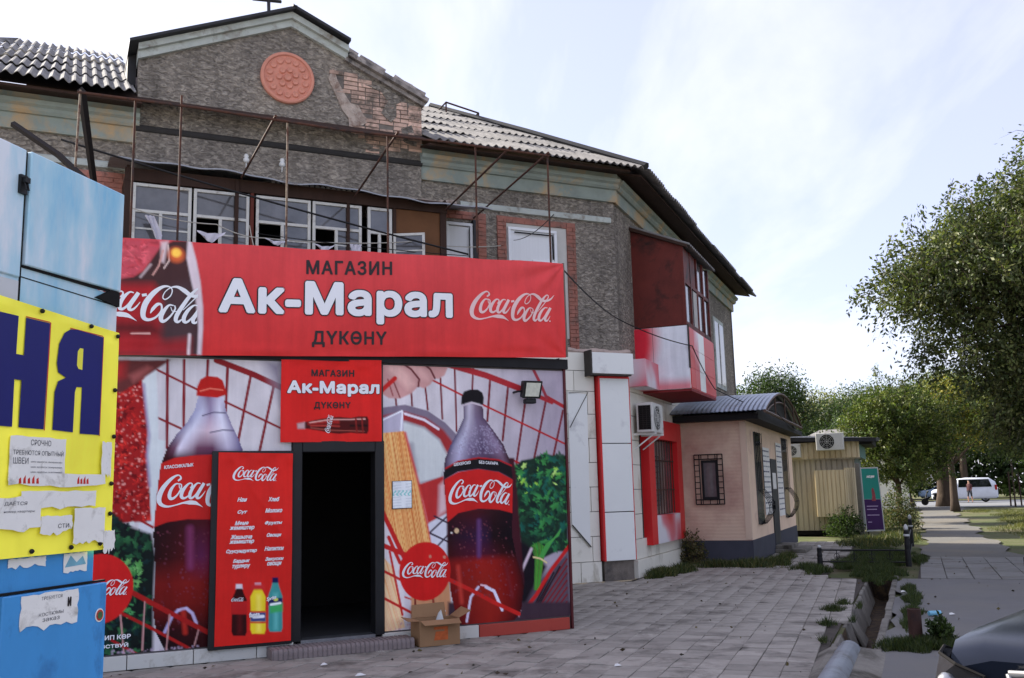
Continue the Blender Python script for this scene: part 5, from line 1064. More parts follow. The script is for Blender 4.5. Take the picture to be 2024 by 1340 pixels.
mb.box(FS, DU0-0.03, DU0+fw_, -0.145, 0.05, DZ0, DZ1+0.05); mb.box(FS, DU1-fw_, DU1+0.03, -0.145, 0.05, DZ0, DZ1+0.05); mb.box(FS, DU0+fw_, DU1-fw_, -0.145, 0.05, DZ1-fw_, DZ1+0.05); dfm = mb.build('door_frame', m_frame, shop, bevel=0.008)
mb = MB(); mb.box(FS, DU0+fw_, DU1-fw_, -0.16, 0.04, 0.09, 0.135); mb.build('threshold', mat('worn_steel', C3(150, 152, 156), 0.3, 0.25, 6, metal=0.8), shop)
# tiled entrance step with ribbed nosing
stp = MB(); n = 9; prof = [(0.0, 0.0), (0.33, 0.0)] + [(0.33-0.035*(1-math.cos(a)), 0.055+0.045*math.sin(a)) for a in np.linspace(0, math.pi/2, 5)] + [(0.0, 0.10)]
stp.sweep(FS, prof, -3.58, -2.07); so = stp.build('step', mat('brown_grey_step', C3(118, 108, 106), 0.8, 0.15, 4, 0.3, 50), shop)
mb = MB()
for k in range(30): uu = -3.56+k*0.05; mb.sweep(FS, [(q[0]+(0.004 if q[0] > 0.2 else 0), q[1]+(0.004 if q[1] > 0.05 else 0)) for q in prof], uu, uu+0.036)
mb.build('nosing_ribs', mat('step_ribs', C3(128, 116, 114), 0.8, 0.15, 4), so)

# --- posters
def bg_right(U, Z):
    f = np.clip((U+1.6)/1.7, 0, 1)[:, None]; r_ = np.random.default_rng(5); n_ = 0.04*np.sin(U*9+Z*5)+0.03*np.sin(U*23-Z*17)+0.03*r_.standard_normal(len(U))*0.4
    return (np.array(C3(200, 194, 198))*(1-f)+np.array(C3(150, 138, 152))*f)*(1+n_[:, None])
def bg_left(U, Z):
    n_ = 0.04*np.sin(U*9+Z*5)+0.03*np.sin(U*23-Z*17); return np.tile(np.array(C3(198, 192, 194)), (len(U), 1))*(1+n_[:, None])
flat = lambda o_: (lambda u, v: np.full(np.shape(u), o_))
STEP = 0.0105
pR = print_sheet('poster', FS, -2.31, 0.0, lambda u: 3.08+0*u, lambda u: 0.15+0*u, STEP, (0, 0, 0), ART['right'], lambda u, v: 0.008+0.004*np.sin(u*4)*np.sin(v*5), 'tall poster of groceries and a black capped cola bottle right of the doorway', 'poster', 3, bgfun=bg_right)
pL = print_sheet('poster', FS, -5.9, DU0-0.04, lambda u: 3.08+0*u, lambda u: 0.15+0*u, STEP, (0, 0, 0), ART['left'], lambda u, v: 0.008+0.004*np.sin(u*4)*np.sin(v*5), 'tall poster with a red capped cola bottle, greens and red caviar, left of the doorway', 'poster', 4, bgfun=bg_left)
logo(FS, -1.535, 1.475, 0.80, m_white_ink, pR, 0.016, slope=-0.004, vscale=1.08, arc=0.05)
logo(FS, -2.10, 0.700, 0.545, m_white_ink, pR, 0.016, slope=-0.01)
logo(FS, -4.69, 1.540, 0.99, m_white_ink, pL, 0.016, slope=0.02, vscale=1.05)
logo(FS, -5.40, 0.720, 0.48, m_white_ink, pL, 0.016)
text_mesh('КЛАССИКАЛЫК', FS, -4.63, 1.932, 0.285, 0.036, m_white_ink, pL, 0.016, 0.0015, slope=0.09)
text_mesh('ШЕКЕРСИЗ', FS, -1.465, 1.928, 0.21, 0.036, m_white_ink, pR, 0.016, 0.0015, slope=0.12)
text_mesh('БЕЗ САХАРА', FS, -1.15, 1.955, 0.245, 0.036, m_white_ink, pR, 0.016, 0.0015, slope=-0.08)
text_mesh('СЕЗИП КΘР', FS, -5.25, 0.292, 0.36, 0.045, m_white_ink, pL, 0.016, 0.002); text_mesh('ПОЧУВСТВУЙ', FS, -5.33, 0.215, 0.42, 0.045, m_white_ink, pL, 0.016, 0.002)
text_mesh('СЕЗИП КΘР', FS, -1.95, 0.292, 0.36, 0.04, m_white_ink, pR, 0.016, 0.0015)
def bg_box(U, Z):
    f = np.clip((U-0.10-0.12*np.sin(Z*3.1))/0.42, 0, 1)*np.clip((Z-3.50)/0.34, 0.35, 1); f = (f*f*(3-2*f))[:, None]; return np.array(C3(196, 44, 58))*(1-f)+np.array(C3(206, 210, 216))*f
print_sheet('spray_painted_panel', FQ, 0.0, QO+0.035, lambda u: 4.798+0*u, lambda u: 3.552+0*u, 0.03, (0, 0, 0), [], flat(0.0375), None, None, parent=bld, bgfun=bg_box)
# --- long banner
bt = lambda u: 4.42+0.0275*u+0.012*np.abs(np.sin(u*2.9)); bbm = lambda u: 3.235+0.0315*u
def ban_o(u, v):
    d = np.hypot((u-0.0)*0.8, (1-v)*1.2); a = np.arctan2((1-v)*1.2, -(u-0.02)+1e-6); o_ = 0.115+0.010*np.sin(u*2.3)+0.006*np.sin(u*6+v*3)
    o_ = o_+0.022*np.exp(-d*1.6)*np.sin(a*11)*np.clip(d*3, 0, 1)+0.014*np.exp(-((v-0.05)/0.05)**2)*np.sin(u*3)+0.012*np.exp(-((u+0.35+0.25*v)/0.06)**2)
    d2 = np.hypot(u*0.9, v*1.2); a2 = np.arctan2(v*1.2, -(u-0.02)+1e-6); return o_+0.016*np.exp(-d2*2.2)*np.sin(a2*9)*np.clip(d2*3, 0, 1)
def bg_ban(U, Z):
    f = np.clip((Z-3.1)/1.2, 0, 1)[:, None]; return np.array(C3(192, 46, 44))*(1-f)+np.array(C3(196, 66, 68))*f  # paler red towards the top stands in for light washing the banner
ban = print_sheet('shop_banner', FS, -5.9, 0.0, bt, bbm, 0.0115, (0, 0, 0), ART['banner'], ban_o, 'long red banner with big white shop name stretched above the shop doorway', 'banner', 9, bgfun=bg_ban)
ban_oz = lambda u, z: ban_o(u, (z-bbm(u))/(bt(u)-bbm(u)))
off = lambda k: (lambda u, z: ban_oz(u, z)+k)
text_mesh('МАГАЗИН', FS, -3.22, 4.045, 0.985, 0.165, m_black_ink, ban, off(0.004), 0.006, slope=0.058, space=1.15)
text_mesh('Ак-Марал', FS, -4.165, 3.455, 2.69, 0.50, m_black_ink, ban, off(0.004), 0.034, slope=0.032, space=1.06)
text_mesh('Ак-Марал', FS, -4.150, 3.468, 2.66, 0.474, m_white_ink, ban, off(0.008), 0.021, slope=0.032, space=1.06)
text_mesh('ДҮКΘНҮ', FS, -3.15, 3.235, 0.85, 0.185, m_black_ink, ban, off(0.004), 0.006, slope=0.036, space=1.15)
logo(FS, -1.27, 3.635, 1.12, m_pink_ink, ban, off(0.004), slope=0.05)
logo(FS, -5.52, 3.43, 1.26, m_white_ink, ban, off(0.004), slope=0.012, umax=-4.36)
mb = MB(); mb.tube([FS.p(-5.9, 0.03, 4.24), FS.p(0.02, 0.03, 4.40)], 0.02, 6); mb.tube([FS.p(0.03, 0.08, 3.25), FS.p(0.03, 0.06, 4.44)], 0.018, 6); mb.tube([FS.p(-5.9, 0.03, 3.06), FS.p(0.02, 0.03, 3.27)], 0.02, 6); mb.build('batten', mat('banner_batten', C3(120, 110, 100), 0.8, 0.2, 4), ban)
# --- square sign above the doorway
sign_o = lambda u, v: 0.058+0.006*np.sin(u*7)+0.006*np.sin(v*8+u*5)+0.008*np.exp(-((v-0.93)/0.05)**2)*np.sin(u*14)
sg_off = lambda k: (lambda u, z: sign_o(u, (z-2.2)/0.9)+k)
sg = print_sheet('door_sign', FS, -3.47, -2.345, lambda u: 3.095+0.027*(u+3.47), lambda u: 2.20+0.01*(u+3.47), 0.010, (200, 34, 30), ART['sign'], sign_o, 'square red sign with black and white lettering directly above the doorway', 'sign', 6)
mb = MB(); mb.box(FS, -3.46, -2.36, 0.003, 0.03, 2.21, 3.08); mb.build('backing_board', m_frame, sg)
text_mesh('МАГАЗИН', FS, -3.14, 2.92, 0.48, 0.078, m_black_ink, sg, sg_off(0.004), 0.0035, slope=0.015, space=1.15); text_mesh('Ак-Марал', FS, -3.412, 2.690, 1.05, 0.182, m_black_ink, sg, sg_off(0.004), 0.0135, slope=0.012, space=1.06); text_mesh('Ак-Марал', FS, -3.405, 2.696, 1.035, 0.172, m_white_ink, sg, sg_off(0.008), 0.0095, slope=0.012, space=1.06)
text_mesh('ДҮКΘНҮ', FS, -3.11, 2.555, 0.41, 0.086, m_black_ink, sg, sg_off(0.004), 0.0035, slope=0.015, space=1.15)
lg = logo(FS, -2.93, 2.30, 0.20, m_white_ink, sg, sg_off(0.004), rot=R(80), name='script_logo')
# --- door leaf folded back, wrapped in a red menu sheet
leaf = thing('menu_door', 'open door leaf wrapped in a red menu sheet with three small bottles', 'door', FS.p(-3.74, 0.1, 0.1))
mb = MB(); mb.box(FS, -4.17, -3.33, 0.05, 0.10, 0.12, 2.11); mb.build('leaf', m_frame, leaf, bevel=0.006)
def menu_o(u, v): return 0.112+0.006*np.exp(-((u+3.75-(0.9-v)*0.8)/0.05)**2)+0.006*np.exp(-((u+3.95-(0.95-v)*1.3)/0.04)**2)+0.005*np.sin(u*5+v*11)+0.007*np.exp(-((v-0.97)/0.03)**2)*np.sin(u*20)
menu_off = lambda u, z: menu_o(u, (z-0.155)/1.93)+0.004
ms = print_sheet('menu_sheet', FS, -4.11, -3.345, lambda u: 2.095-0.02*(u+4.1), lambda u: 0.155+0*u, 0.009, (196, 34, 28), ART['menu'], menu_o, None, None, 8, parent=leaf)
logo(FS, -3.965, 1.800, 0.47, m_white_ink, leaf, menu_off, name='script_logo')
logo(FS, -3.955, 0.585, 0.125, m_white_ink, leaf, menu_off, name='script_logo')
for tx, u, z, wd in (('Нан', -3.915, 1.585, 0.10), ('Хлеб', -3.60, 1.580, 0.12), ('Сүт', -3.91, 1.455, 0.10), ('Молоко', -3.63, 1.465, 0.18), ('Мөмө', -3.935, 1.345, 0.14), ('жемиштер', -3.985, 1.290, 0.25), ('Фрукты', -3.63, 1.335, 0.18), ('Жашылча', -3.975, 1.205, 0.22), ('жемиштер', -3.985, 1.150, 0.25), ('Овощи', -3.61, 1.210, 0.15), ('Суусундуктар', -4.015, 1.060, 0.31), ('Напитки', -3.63, 1.075, 0.20), ('Бардык', -3.945, 0.960, 0.17), ('түрлөрү', -3.95, 0.905, 0.18), ('Закуски', -3.62, 0.965, 0.19), ('овощи', -3.60, 0.915, 0.15)):
    text_mesh(tx, FS, u, z, wd, 0.046, m_white_ink, leaf, menu_off, 0.0022, shear=0.35, name='menu_line')
text_mesh('fanta', FS, -3.775, 0.415, 0.11, 0.05, m_white_ink, leaf, menu_off, 0.003, slope=0.05, name='bottle_label'); text_mesh('Sprite', FS, -3.60, 0.555, 0.10, 0.05, m_white_ink, leaf, menu_off, 0.002, slope=0.2, shear=0.2, name='bottle_label')
# --- notice, floodlight
def bg_note(U, Z): 
    c = np.tile(np.array(C3(214, 218, 218)), (len(U), 1)); k = (np.abs(Z-1.635) < 0.03) & (np.sin(U*140+np.sin(Z*90)*2) > 0.2); c[k] = C3(130, 190, 184); l = (np.sin(Z*420) > 0.7) & (np.sin(U*37) > -0.6) & ~k; c[l] = C3(186, 192, 194); return c
nb = print_sheet('notice', FS, -2.205, -1.985, lambda u: 1.765+0.02*(u+2.2), lambda u: 1.468+0.02*(u+2.2), 0.006, (0, 0, 0), [], flat(0.022), 'small white sheet with a pale green picture, fixed on the poster over the pasta', 'notice', bgfun=bg_note)
mb = MB(); mb.prism(FS, [(-2.212, 1.46), (-1.978, 1.466), (-1.978, 1.775), (-2.212, 1.770)], 0.012, 0.018); mb.build('backing', m_frame, nb)
fl = thing('floodlight', 'black floodlight bracketed to the upper right of the poster', 'lamp', FS.p(-0.5, 0.15, 2.7))
m_blackal = mat('black_cast_metal', C3(24, 24, 25), 0.5, 0.2, 5)
mb = MB(); mb.add([FS.p(u, o_, z) for u, o_, z in ((-0.64, 0.10, 2.74), (-0.42, 0.10, 2.74), (-0.40, 0.13, 2.93), (-0.63, 0.13, 2.93), (-0.65, 0.20, 2.71), (-0.41, 0.20, 2.71), (-0.39, 0.24, 2.92), (-0.64, 0.24, 2.92))], [(0, 3, 2, 1), (4, 5, 6, 7), (0, 1, 5, 4), (2, 3, 7, 6), (1, 2, 6, 5), (0, 4, 7, 3)]); mb.build('housing', m_blackal, fl, bevel=0.008)
mb = MB(); mb.quad(FS.p(-0.62, 0.2085, 2.735), FS.p(-0.44, 0.2085, 2.735), FS.p(-0.42, 0.2425, 2.895), FS.p(-0.61, 0.2425, 2.895)); mb.build('lens', mat('frosted_lens', C3(206, 206, 190), 0.25, 0.15, 20), fl)
mb = MB(); mb.box(FS, -0.60, -0.46, 0.10, 0.19, 2.655, 2.712); mb.build('driver_box', m_blackal, fl, bevel=0.01); mb = MB(); mb.tube([FS.p(-0.68, 0.01, 2.80), FS.p(-0.68, 0.15, 2.80), FS.p(-0.63, 0.15, 2.80)], 0.014, 6); mb.tube([FS.p(-0.55, 0.01, 2.84), FS.p(-0.52, 0.12, 2.80)], 0.02, 6); mb.build('bracket', m_blackal, fl)
# --- cardboard box
m_card = mat('cardboard', C3(150, 116, 84), 0.9, 0.1, 5, 0.2, 40, 0.002)
cb = thing('cardboard_box', 'open cardboard box with raised flaps on the paving by the poster', 'box', FS.p(-1.78, 0.2, 0))
mb = MB(); a, b, c_, d, hh = -2.02, -1.56, 0.06, 0.36, 0.27; t_ = 0.008
mb.box(FS, a, b, d-t_, d, 0.002, hh); mb.box(FS, a, b, c_, c_+t_, 0.002, hh); mb.box(FS, a, a+t_, c_+t_, d-t_, 0.002, hh); mb.box(FS, b-t_, b, c_+t_, d-t_, 0.002, hh); mb.box(FS, a+t_, b-t_, c_+t_, d-t_, 0.002, 0.012); mb.build('body', m_card, cb)
def flap(p): mb = MB(); q = [np.array(x) for x in p]; n_ = np.cross(q[1]-q[0], q[3]-q[0]); n_ = n_/np.linalg.norm(n_)*0.006; mb.add(q+[x+n_ for x in q], [(0, 1, 2, 3), (7, 6, 5, 4), (0, 4, 5, 1), (1, 5, 6, 2), (2, 6, 7, 3), (3, 7, 4, 0)]); mb.build('flap', m_card, cb)
flap([FS.p(a+0.01, c_+0.004, hh+.002), FS.p(b-0.05, c_+0.004, hh+.002), FS.p(b-0.06, c_-0.02, hh+0.15), FS.p(a+0.02, c_-0.02, hh+0.14)])
flap([FS.p(b-0.004, c_+0.02, hh+.002), FS.p(b-0.004, d-0.02, hh+.002), FS.p(b+0.14, d-0.01, hh+0.07), FS.p(b+0.13, c_+0.03, hh+0.09)])
flap([FS.p(a+0.004, c_+0.02, hh+.002), FS.p(a+0.004, d-0.02, hh+.002), FS.p(a-0.13, d-0.01, hh+0.01), FS.p(a-0.12, c_+0.03, hh+0.03)])
flap([FS.p(a+0.01, d-0.004, hh+.002), FS.p(b-0.01, d-0.004, hh+.002), FS.p(b-0.02, d+0.10, hh-0.035), FS.p(a+0.02, d+0.10, hh-0.035)])
mb = MB(); mb.prism(FS, [(-1.86, 0.06), (-1.70, 0.06), (-1.70, 0.20), (-1.86, 0.20), (-1.86, 0.17), (-1.74, 0.17), (-1.74, 0.15), (-1.84, 0.15)], d, d+0.002); mb.prism(FS, [(-1.84, 0.08), (-1.76, 0.08), (-1.76, 0.13), (-1.84, 0.13)], d+0.002, d+0.003); mb.build('printed_mark', mat('orange_print', C3(190, 96, 50), 0.8, 0.2, 30), cb)
mb = MB(); mb.add([FS.p(-1.80, 0.20, 0.2), FS.p(-1.68, 0.22, 0.2), FS.p(-1.72, 0.21, 0.36), FS.p(-1.76, 0.23, 0.33), FS.p(-1.74, 0.16, 0.22)], [(0, 1, 2, 3), (0, 4, 3), (1, 4, 2), (4, 2, 3)]); tag(mb.build('crumpled_paper', m_porc), 'scrap of white paper sticking up inside the cardboard box', 'paper')
# ================================================================== steel frame over the shop, cables, washing
fr_ = thing('pipe_frame', 'rusty welded pipe frame standing over the red banner', 'frame', FS.p(-2.8, -0.1, 4.2))
FO_ = -0.06
mb = MB(); mb.tube([FS.p(-5.60, FO_, 5.86), FS.p(-4.4, FO_, 5.87), FS.p(-2.8, FO_, 5.845), FS.p(-1.4, FO_, 5.875), FS.p(-0.05, FO_, 5.88)], 0.015, 7); mb.build('top_rail', m_rust, fr_)
for i, (u, z0, z1, m_) in enumerate(((-5.03, 4.2, 5.87, m_rust), (-4.56, 4.2, 6.0, m_rust), (-3.40, 4.2, 5.86, m_rust2), (-2.21, 4.2, 5.87, m_rust), (-1.07, 4.2, 5.87, m_rust), (-0.06, 4.2, 5.88, m_rust), (-5.57, 4.2, 5.9, m_rust2))):
    mb = MB(); mb.tube([FS.p(u-(0.03 if i == 6 else 0), FO_-0.035, z0), FS.p(u, FO_-0.035, z1)], 0.0125, 7); mb.build('upright', m_, fr_)
for (u, z), q in (((-3.55, 5.86), FA.p(-7.24, 1.3, 6.36)), ((-2.10, 5.87), FA.p(-5.51, 1.3, 6.25)), ((-0.62, 5.88), FA.p(-3.98, 1.3, 6.2)), ((-0.08, 5.88), FA.p(-2.94, 0.02, 6.52))):
    mb = MB(); mb.tube([FS.p(u, FO_+0.03, z+0.03), q], 0.0155, 7); mb.build('brace', m_rust, fr_)
mb = MB(); a = FS.p(-5.56, FO_-0.05, 5.9); b = FA.p(-9.25, 1.2, 6.05); mb.tube([a, b], 0.045, 4); mb.build('steel_channel', mat('dark_channel', C3(40, 34, 32), 0.7, 0.2, 5), fr_)
mb = MB(); mb.tube([FS.p(-6.2, -0.4, 5.55), FS.p(-5.75, -0.2, 5.2), FS.p(-5.3, 0.1, 4.7)], 0.035, 4); mb.build('steel_channel', MATS['dark_channel'], fr_)
# rusty diagonal stay of the balcony glass and hanging wires
m_cable = mat('black_cable', C3(22, 21, 21), 0.6, 0.1, 3); m_rope = mat('pale_rope', C3(176, 172, 162), 0.9, 0.1, 5)
def cable(pts, r_, m_, label, sag=0.0, n=24):
    P_ = [np.array(q) for q in pts]; path = []
    for i in range(len(P_)-1):
        for t in np.linspace(0, 1, n, endpoint=(i == len(P_)-2)): path.append(P_[i]*(1-t)+P_[i+1]*t-np.array([0, 0, sag*4*t*(1-t)]))
    mb = MB(); mb.tube(path, r_, 5); return tag(mb.build('cable', m_, smooth=True), label, 'cable')
cable([FA.p(-9.7, 1.5, 6.55), FA.p(-3.7, 1.55, 5.42)], 0.016, m_cable, 'thick black cable slanting down across the balcony windows', 0.05)
cable([FA.p(-8.75, 1.35, 5.72), FA.p(-7.6, 1.4, 5.58), FA.p(-6.9, 1.35, 5.45), FA.p(-4.6, 1.35, 5.60), FA.p(-2.5, 0.2, 6.0)], 0.009, m_rope, 'pale washing line strung along the balcony', 0.05)
cable([FA.p(-7.0, 1.38, 5.50), FA.p(-3.6, 1.38, 5.44)], 0.007, m_cable, 'thin dark washing line below the pale one', 0.03)
cable([FA.p(-3.3, 0.4, 5.52), FS.p(0.05, 0.0, 4.42)], 0.008, m_cable, 'thin black wire running to the upper right banner corner', 0.05)
cable([FA.p(-2.2, 0.12, 6.15), FS.p(-0.02, -0.05, 5.1)], 0.006, m_cable, 'thin wire hooked from the white window to the last pipe upright', 0.08)
cable([FS.p(0.04, 0.0, 4.40), FA.p(-0.25, 0.42, 4.75), FB.p(QU0, QO+0.1, 4.38), FB.p(QU1-0.4, QO+0.1, 3.72), FH.p(1.2, 0.55, 3.30), FH.p(5.0, 0.6, 3.0)], 0.011, m_cable, 'black cable from the banner corner past the red and white balcony to the pink house', 0.06)
m_cloth = mat('white_washing', C3(206, 204, 214), 0.95, 0.06, 8, 0.4, 20, 0.01)
def rag(u, z, wd, hh, label, peg=0.0, slim=False, o_=None):
    n = 9; mm = 7; vv = []; o0 = 1.40 if o_ is None else o_
    for j in range(mm):
        v = j/(mm-1)
        for i in range(n):
            t = i/(n-1)*2-1; x = t*wd/2*((1-0.55*v*v) if not slim else (1-0.3*v)); sag = hh*v*(1-0.35*t*t)+0.05*(1-t*t)*(0.6 if not slim else 0)
            vv.append(FA.p(u+x+peg*v, o0+0.025*math.sin(t*7+v*3), z-sag))
    ff = [(j*n+i, j*n+i+1, (j+1)*n+i+1, (j+1)*n+i) for j in range(mm-1) for i in range(n-1)]
    b = len(vv); vv2 = vv+[q-FA.N*0.006 for q in vv]; ff2 = ff+[tuple(b+i for i in f[::-1]) for f in ff]
    mb = MB(); mb.add(vv2, ff2); tag(mb.build('cloth', m_cloth, smooth=True, recalc=False), label, 'cloth', 'cloths drying on the balcony line')
rag(-7.67, 5.47, 0.40, 0.14, 'white cloth sagging over the line at the second balcony window'); rag(-6.72, 5.44, 0.36, 0.07, 'small white cloth bunched on the sill of the third balcony window'); rag(-6.00, 5.42, 0.30, 0.09, 'white cloth hanging askew at the fourth balcony window')
rag(-5.52, 5.46, 0.17, 0.22, 'white checked rag with a dark hole at the right end of the line', slim=True); rag(-8.52, 5.62, 0.12, 0.42, 'long narrow white strip hanging at the leftmost balcony window', peg=0.14, slim=True)
cable([FA.p(-7.12, 1.36, 5.62), FA.p(-7.05, 1.36, 5.3), FA.p(-7.22, 1.36, 5.24)], 0.008, m_rope, 'short pale rope end dangling between the second and third balcony windows', 0.02)

# ================================================================== air conditioners
def aircon(name, label, fr, u0, u1, o0, o1, z0, z1, fan_face='o', bracket=True):
    m_ac = MATS.get('aircon_white') or mat('aircon_white', C3(206, 206, 200), 0.5, 0.06, 3, dirt=C3(150, 146, 136), dirt_amt=0.3, dscale=3)
    t_ = thing(name, label, 'air conditioner', fr.p((u0+u1)/2, (o0+o1)/2, z0), 'outdoor air conditioner units')
    mb = MB(); mb.box(fr, u0, u1, o0, o1, z0, z1); mb.build('casing', m_ac, t_, bevel=0.012)
    cx, cz = u0+(u1-u0)*0.40, (z0+z1)/2; r_ = min((z1-z0)*0.42, (u1-u0)*0.36); n = 28
    mb = MB(); mb.add([fr.p(cx+r_*math.cos(2*math.pi*k/n), o1+0.004, cz+r_*math.sin(2*math.pi*k/n)) for k in range(n)], [tuple(range(n))]); fanm = mb.build('fan_opening', m_black, t_)
    mb = MB()
    for q in (0.3, 0.55, 0.8, 1.0): mb.tube([fr.p(cx+r_*q*math.cos(2*math.pi*k/20), o1+0.015, cz+r_*q*math.sin(2*math.pi*k/20)) for k in range(21)], 0.004, 4, cap=False)
    for k in range(8): mb.tube([fr.p(cx, o1+0.015, cz), fr.p(cx+r_*math.cos(math.pi*k/4), o1+0.015, cz+r_*math.sin(math.pi*k/4))], 0.004, 4)
    mb.build('fan_guard', m_ac, t_)
    mb = MB(); n = 12
    mb.box(fr, u0-0.004, u0-0.001, o0+0.04, o1-0.04, z0+0.05, z1-0.05); mb.build('coil', m_black, t_)
    mb = MB()
    for k in range(n): zz = z0+0.06+(z1-z0-0.12)*k/(n-1); mb.box(fr, u0-0.012, u0-0.004, o0+0.04, o1-0.04, zz-0.004, zz+0.004)
    for k in range(4): oo = o0+0.05+(o1-o0-0.1)*k/3; mb.box(fr, u0-0.014, u0-0.004, oo-0.004, oo+0.004, z0+0.05, z1-0.05)
    mb.build('coil_guard', MATS['dark_channel'], t_)
    if bracket:
        for u in (u0+0.12, u1-0.12): mb = MB(); mb.box(fr, u-0.02, u+0.02, min(0.1, o0-0.08), o1+0.02, z0-0.045, z0-0.003); mb.tube([fr.p(u, min(0.12, o0-0.08), z0-0.30), fr.p(u, o1-0.05, z0-0.05)], 0.014, 5); mb.build('bracket', m_cladw, t_)
    return t_
aircon('air_conditioner', 'white air conditioner on the tiled wall below the red and white balcony', FB, 0.32, 1.12, 0.20, 0.52, 2.68, 3.24)

# ================================================================== blue trade booth at the left edge
m_bl = newmat('faded_blue_paint')
def m_booth_():
    m, t, b = m_bl; v = pos(t); vs_ = pos(t, (3, 3, 0.35)); g = N_(t, 'ShaderNodeNewGeometry'); sp = N_(t, 'ShaderNodeSeparateXYZ'); t.links.new(g.outputs['Position'], sp.inputs[0])
    n_ = noise(t, pos(t, (1.6, 1.6, 0.55)), 1.1, 6, 0.62); st_ = noise(t, vs_, 6, 6, 0.7)
    c = ramp(t, n_, [(0.37, C3(112, 184, 218)), (0.48, C3(170, 210, 226)), (0.57, C3(222, 228, 234))]); c = mixc(t, ramp(t, st_, [(0.5, (0, 0, 0)), (0.75, (0.6, 0.6, 0.6))]), c, C3(190, 208, 218))
    f2 = noise(t, v, 16, 8, 0.75); c = mixc(t, ramp(t, f2, [(0.67, (0, 0, 0)), (0.71, (1, 1, 1))]), c, C3(104, 96, 88)); t.links.new(c, b.inputs['Base Color']); b.inputs['Roughness'].default_value = 0.35; bump(t, b, noise(t, v, 2.5, 2), 0.25, 0.02); return m
m_booth = m_booth_()
m_boothlow = mat('strong_blue_paint', C3(70, 150, 212), 0.45, 0.12, 2.5, 0.2, 14, 0.01, dirt=C3(52, 108, 164), dirt_amt=0.35, dscale=3, aniso=(1, 1, 0.6))
booth = thing('trade_booth', 'light blue sheet metal trade booth at the left edge', 'kiosk', FBK.p(-1.0, -0.9, 0))
BT = 2.905
mb = MB(); mb.box(FBK, -2.6, -0.09, -1.9, -0.02, 0.0, 2.86); mb.build('body', m_boothlow, booth)
for (u0, u1, z0, z1) in ((-0.565, 0.0, 2.48, BT), (-1.25, -0.575, 2.42, BT), (-1.95, -1.26, 2.42, BT)):
    mb = MB(); mb.prism(FBK, [(u0+0.003, z0-(0.010 if u0 > -0.6 else 0)), (u1-0.003, z0), (u1-0.003, z1), (u0+0.003, z1)], -0.018, 0.03 if u0 > -0.6 else 0.022); mb.build('shutter_panel', m_booth, booth, bevel=0.004)
mb = MB(); mb.box(FBK, -1.95, -0.002, -0.02, 0.012, 2.2, 2.465); mb.build('lintel_panel', m_booth, booth)
mb = MB(); mb.prism(FBK, [(-0.15, 2.43), (-0.004, 2.415), (-0.004, 2.478), (-0.06, 2.476)], 0.008, 0.026); mb.prism(FBK, [(-0.565, 2.462), (-0.15, 2.466), (-0.06, 2.468), (-0.06, 2.478), (-0.565, 2.470)], 0.012, 0.02); mb.build('torn_gap', m_black, booth)
mb = MB(); mb.prism(FBK, [(-0.566, 2.425), (-0.012, 2.418), (-0.012, 2.422), (-0.566, 2.429)], 0.010, 0.0135); mb.build('lintel_seam', m_black, booth)
mb = MB(); mb.prism(FBK, [(-0.574, 2.30), (-0.566, 2.30), (-0.566, 2.9), (-0.574, 2.9)], 0.0, 0.015); mb.build('panel_gap', m_black, booth)
mb = MB(); mb.prism(FBK, [(-0.95, 2.30), (-0.578, 2.30), (-0.578, 2.408), (-0.95, 2.40)], 0.012, 0.016); mb.build('patch_plate', mat('grey_plate', C3(196, 198, 200), 0.4, 0.1, 2), booth)
mb = MB(); mb.box(FBK, -0.615, -0.580, 0.022, 0.035, 2.73, 2.80); mb.box(FBK, -0.61, -0.585, 0.035, 0.05, 2.77, 2.79); mb.tube([FBK.p(-0.605, 0.04, 2.775), FBK.p(-0.605, 0.05, 2.742), FBK.p(-0.592, 0.05, 2.742), FBK.p(-0.592, 0.04, 2.775)], 0.004, 5); mb.build('hasp', m_blackal, booth)
# lower leaf, standing a little proud
mb = MB(); mb.box(FBK, -1.9, -0.085, -0.02, 0.012, 0.1, 1.44); mb.build('lower_wall', m_boothlow, booth)
mb = MB(); mb.box(FBK, -0.605, -0.045, 0.014, 0.05, 0.12, 1.292); lw = mb.build('lower_leaf', m_boothlow, booth, bevel=0.004)
mb = MB(); mb.box(FBK, -0.62, -0.03, 0.0135, 0.03, 1.294, 1.302); mb.build('leaf_gap', m_black, booth)
mb = MB(); mb.box(FBK, -0.75, -0.612, 0.0125, 0.022, 0.1, 1.42); mb.build('grey_strip', m_conc, booth)
# yellow banner on the booth
def bg_yel(U, Z):
    return np.tile(np.array(C3(240, 232, 76)), (len(U), 1))*(1+0.05*np.sin(U*7+Z*3))[:, None]
yb = print_sheet('yellow_banner', FBK, -1.25, -0.012, lambda u: 2.302-0.045*np.clip(u, -1.3, 0), lambda u: 1.42+0*u, 0.012, (0, 0, 0), [], lambda u, v: 0.036+0.002*np.sin(u*9)*np.sin(v*7)+0.005*np.exp(-((v-0.97)/0.02)**2)*np.sin(u*16), 'yellow banner with huge navy letters on the blue booth', 'banner', bgfun=bg_yel)
m_navy = mat('navy_ink', C3(26, 28, 104), 0.4, 0.1, 3); m_oranged = mat('orange_edge', C3(196, 70, 50), 0.5, 0.1, 3)
def slab(fr, polys, o0, o1, m_, par, name):
    for p_ in polys: mb = MB(); mb.prism(fr, p_, o0, o1); mb.build(name, m_, par)
def grow(p_, d): return [(u+(d if u > sum(q[0] for q in p_)/len(p_) else -d), z+(d if z > sum(q[1] for q in p_)/len(p_) else -d)) for u, z in p_]
ZT, ZB = 2.274, 1.876
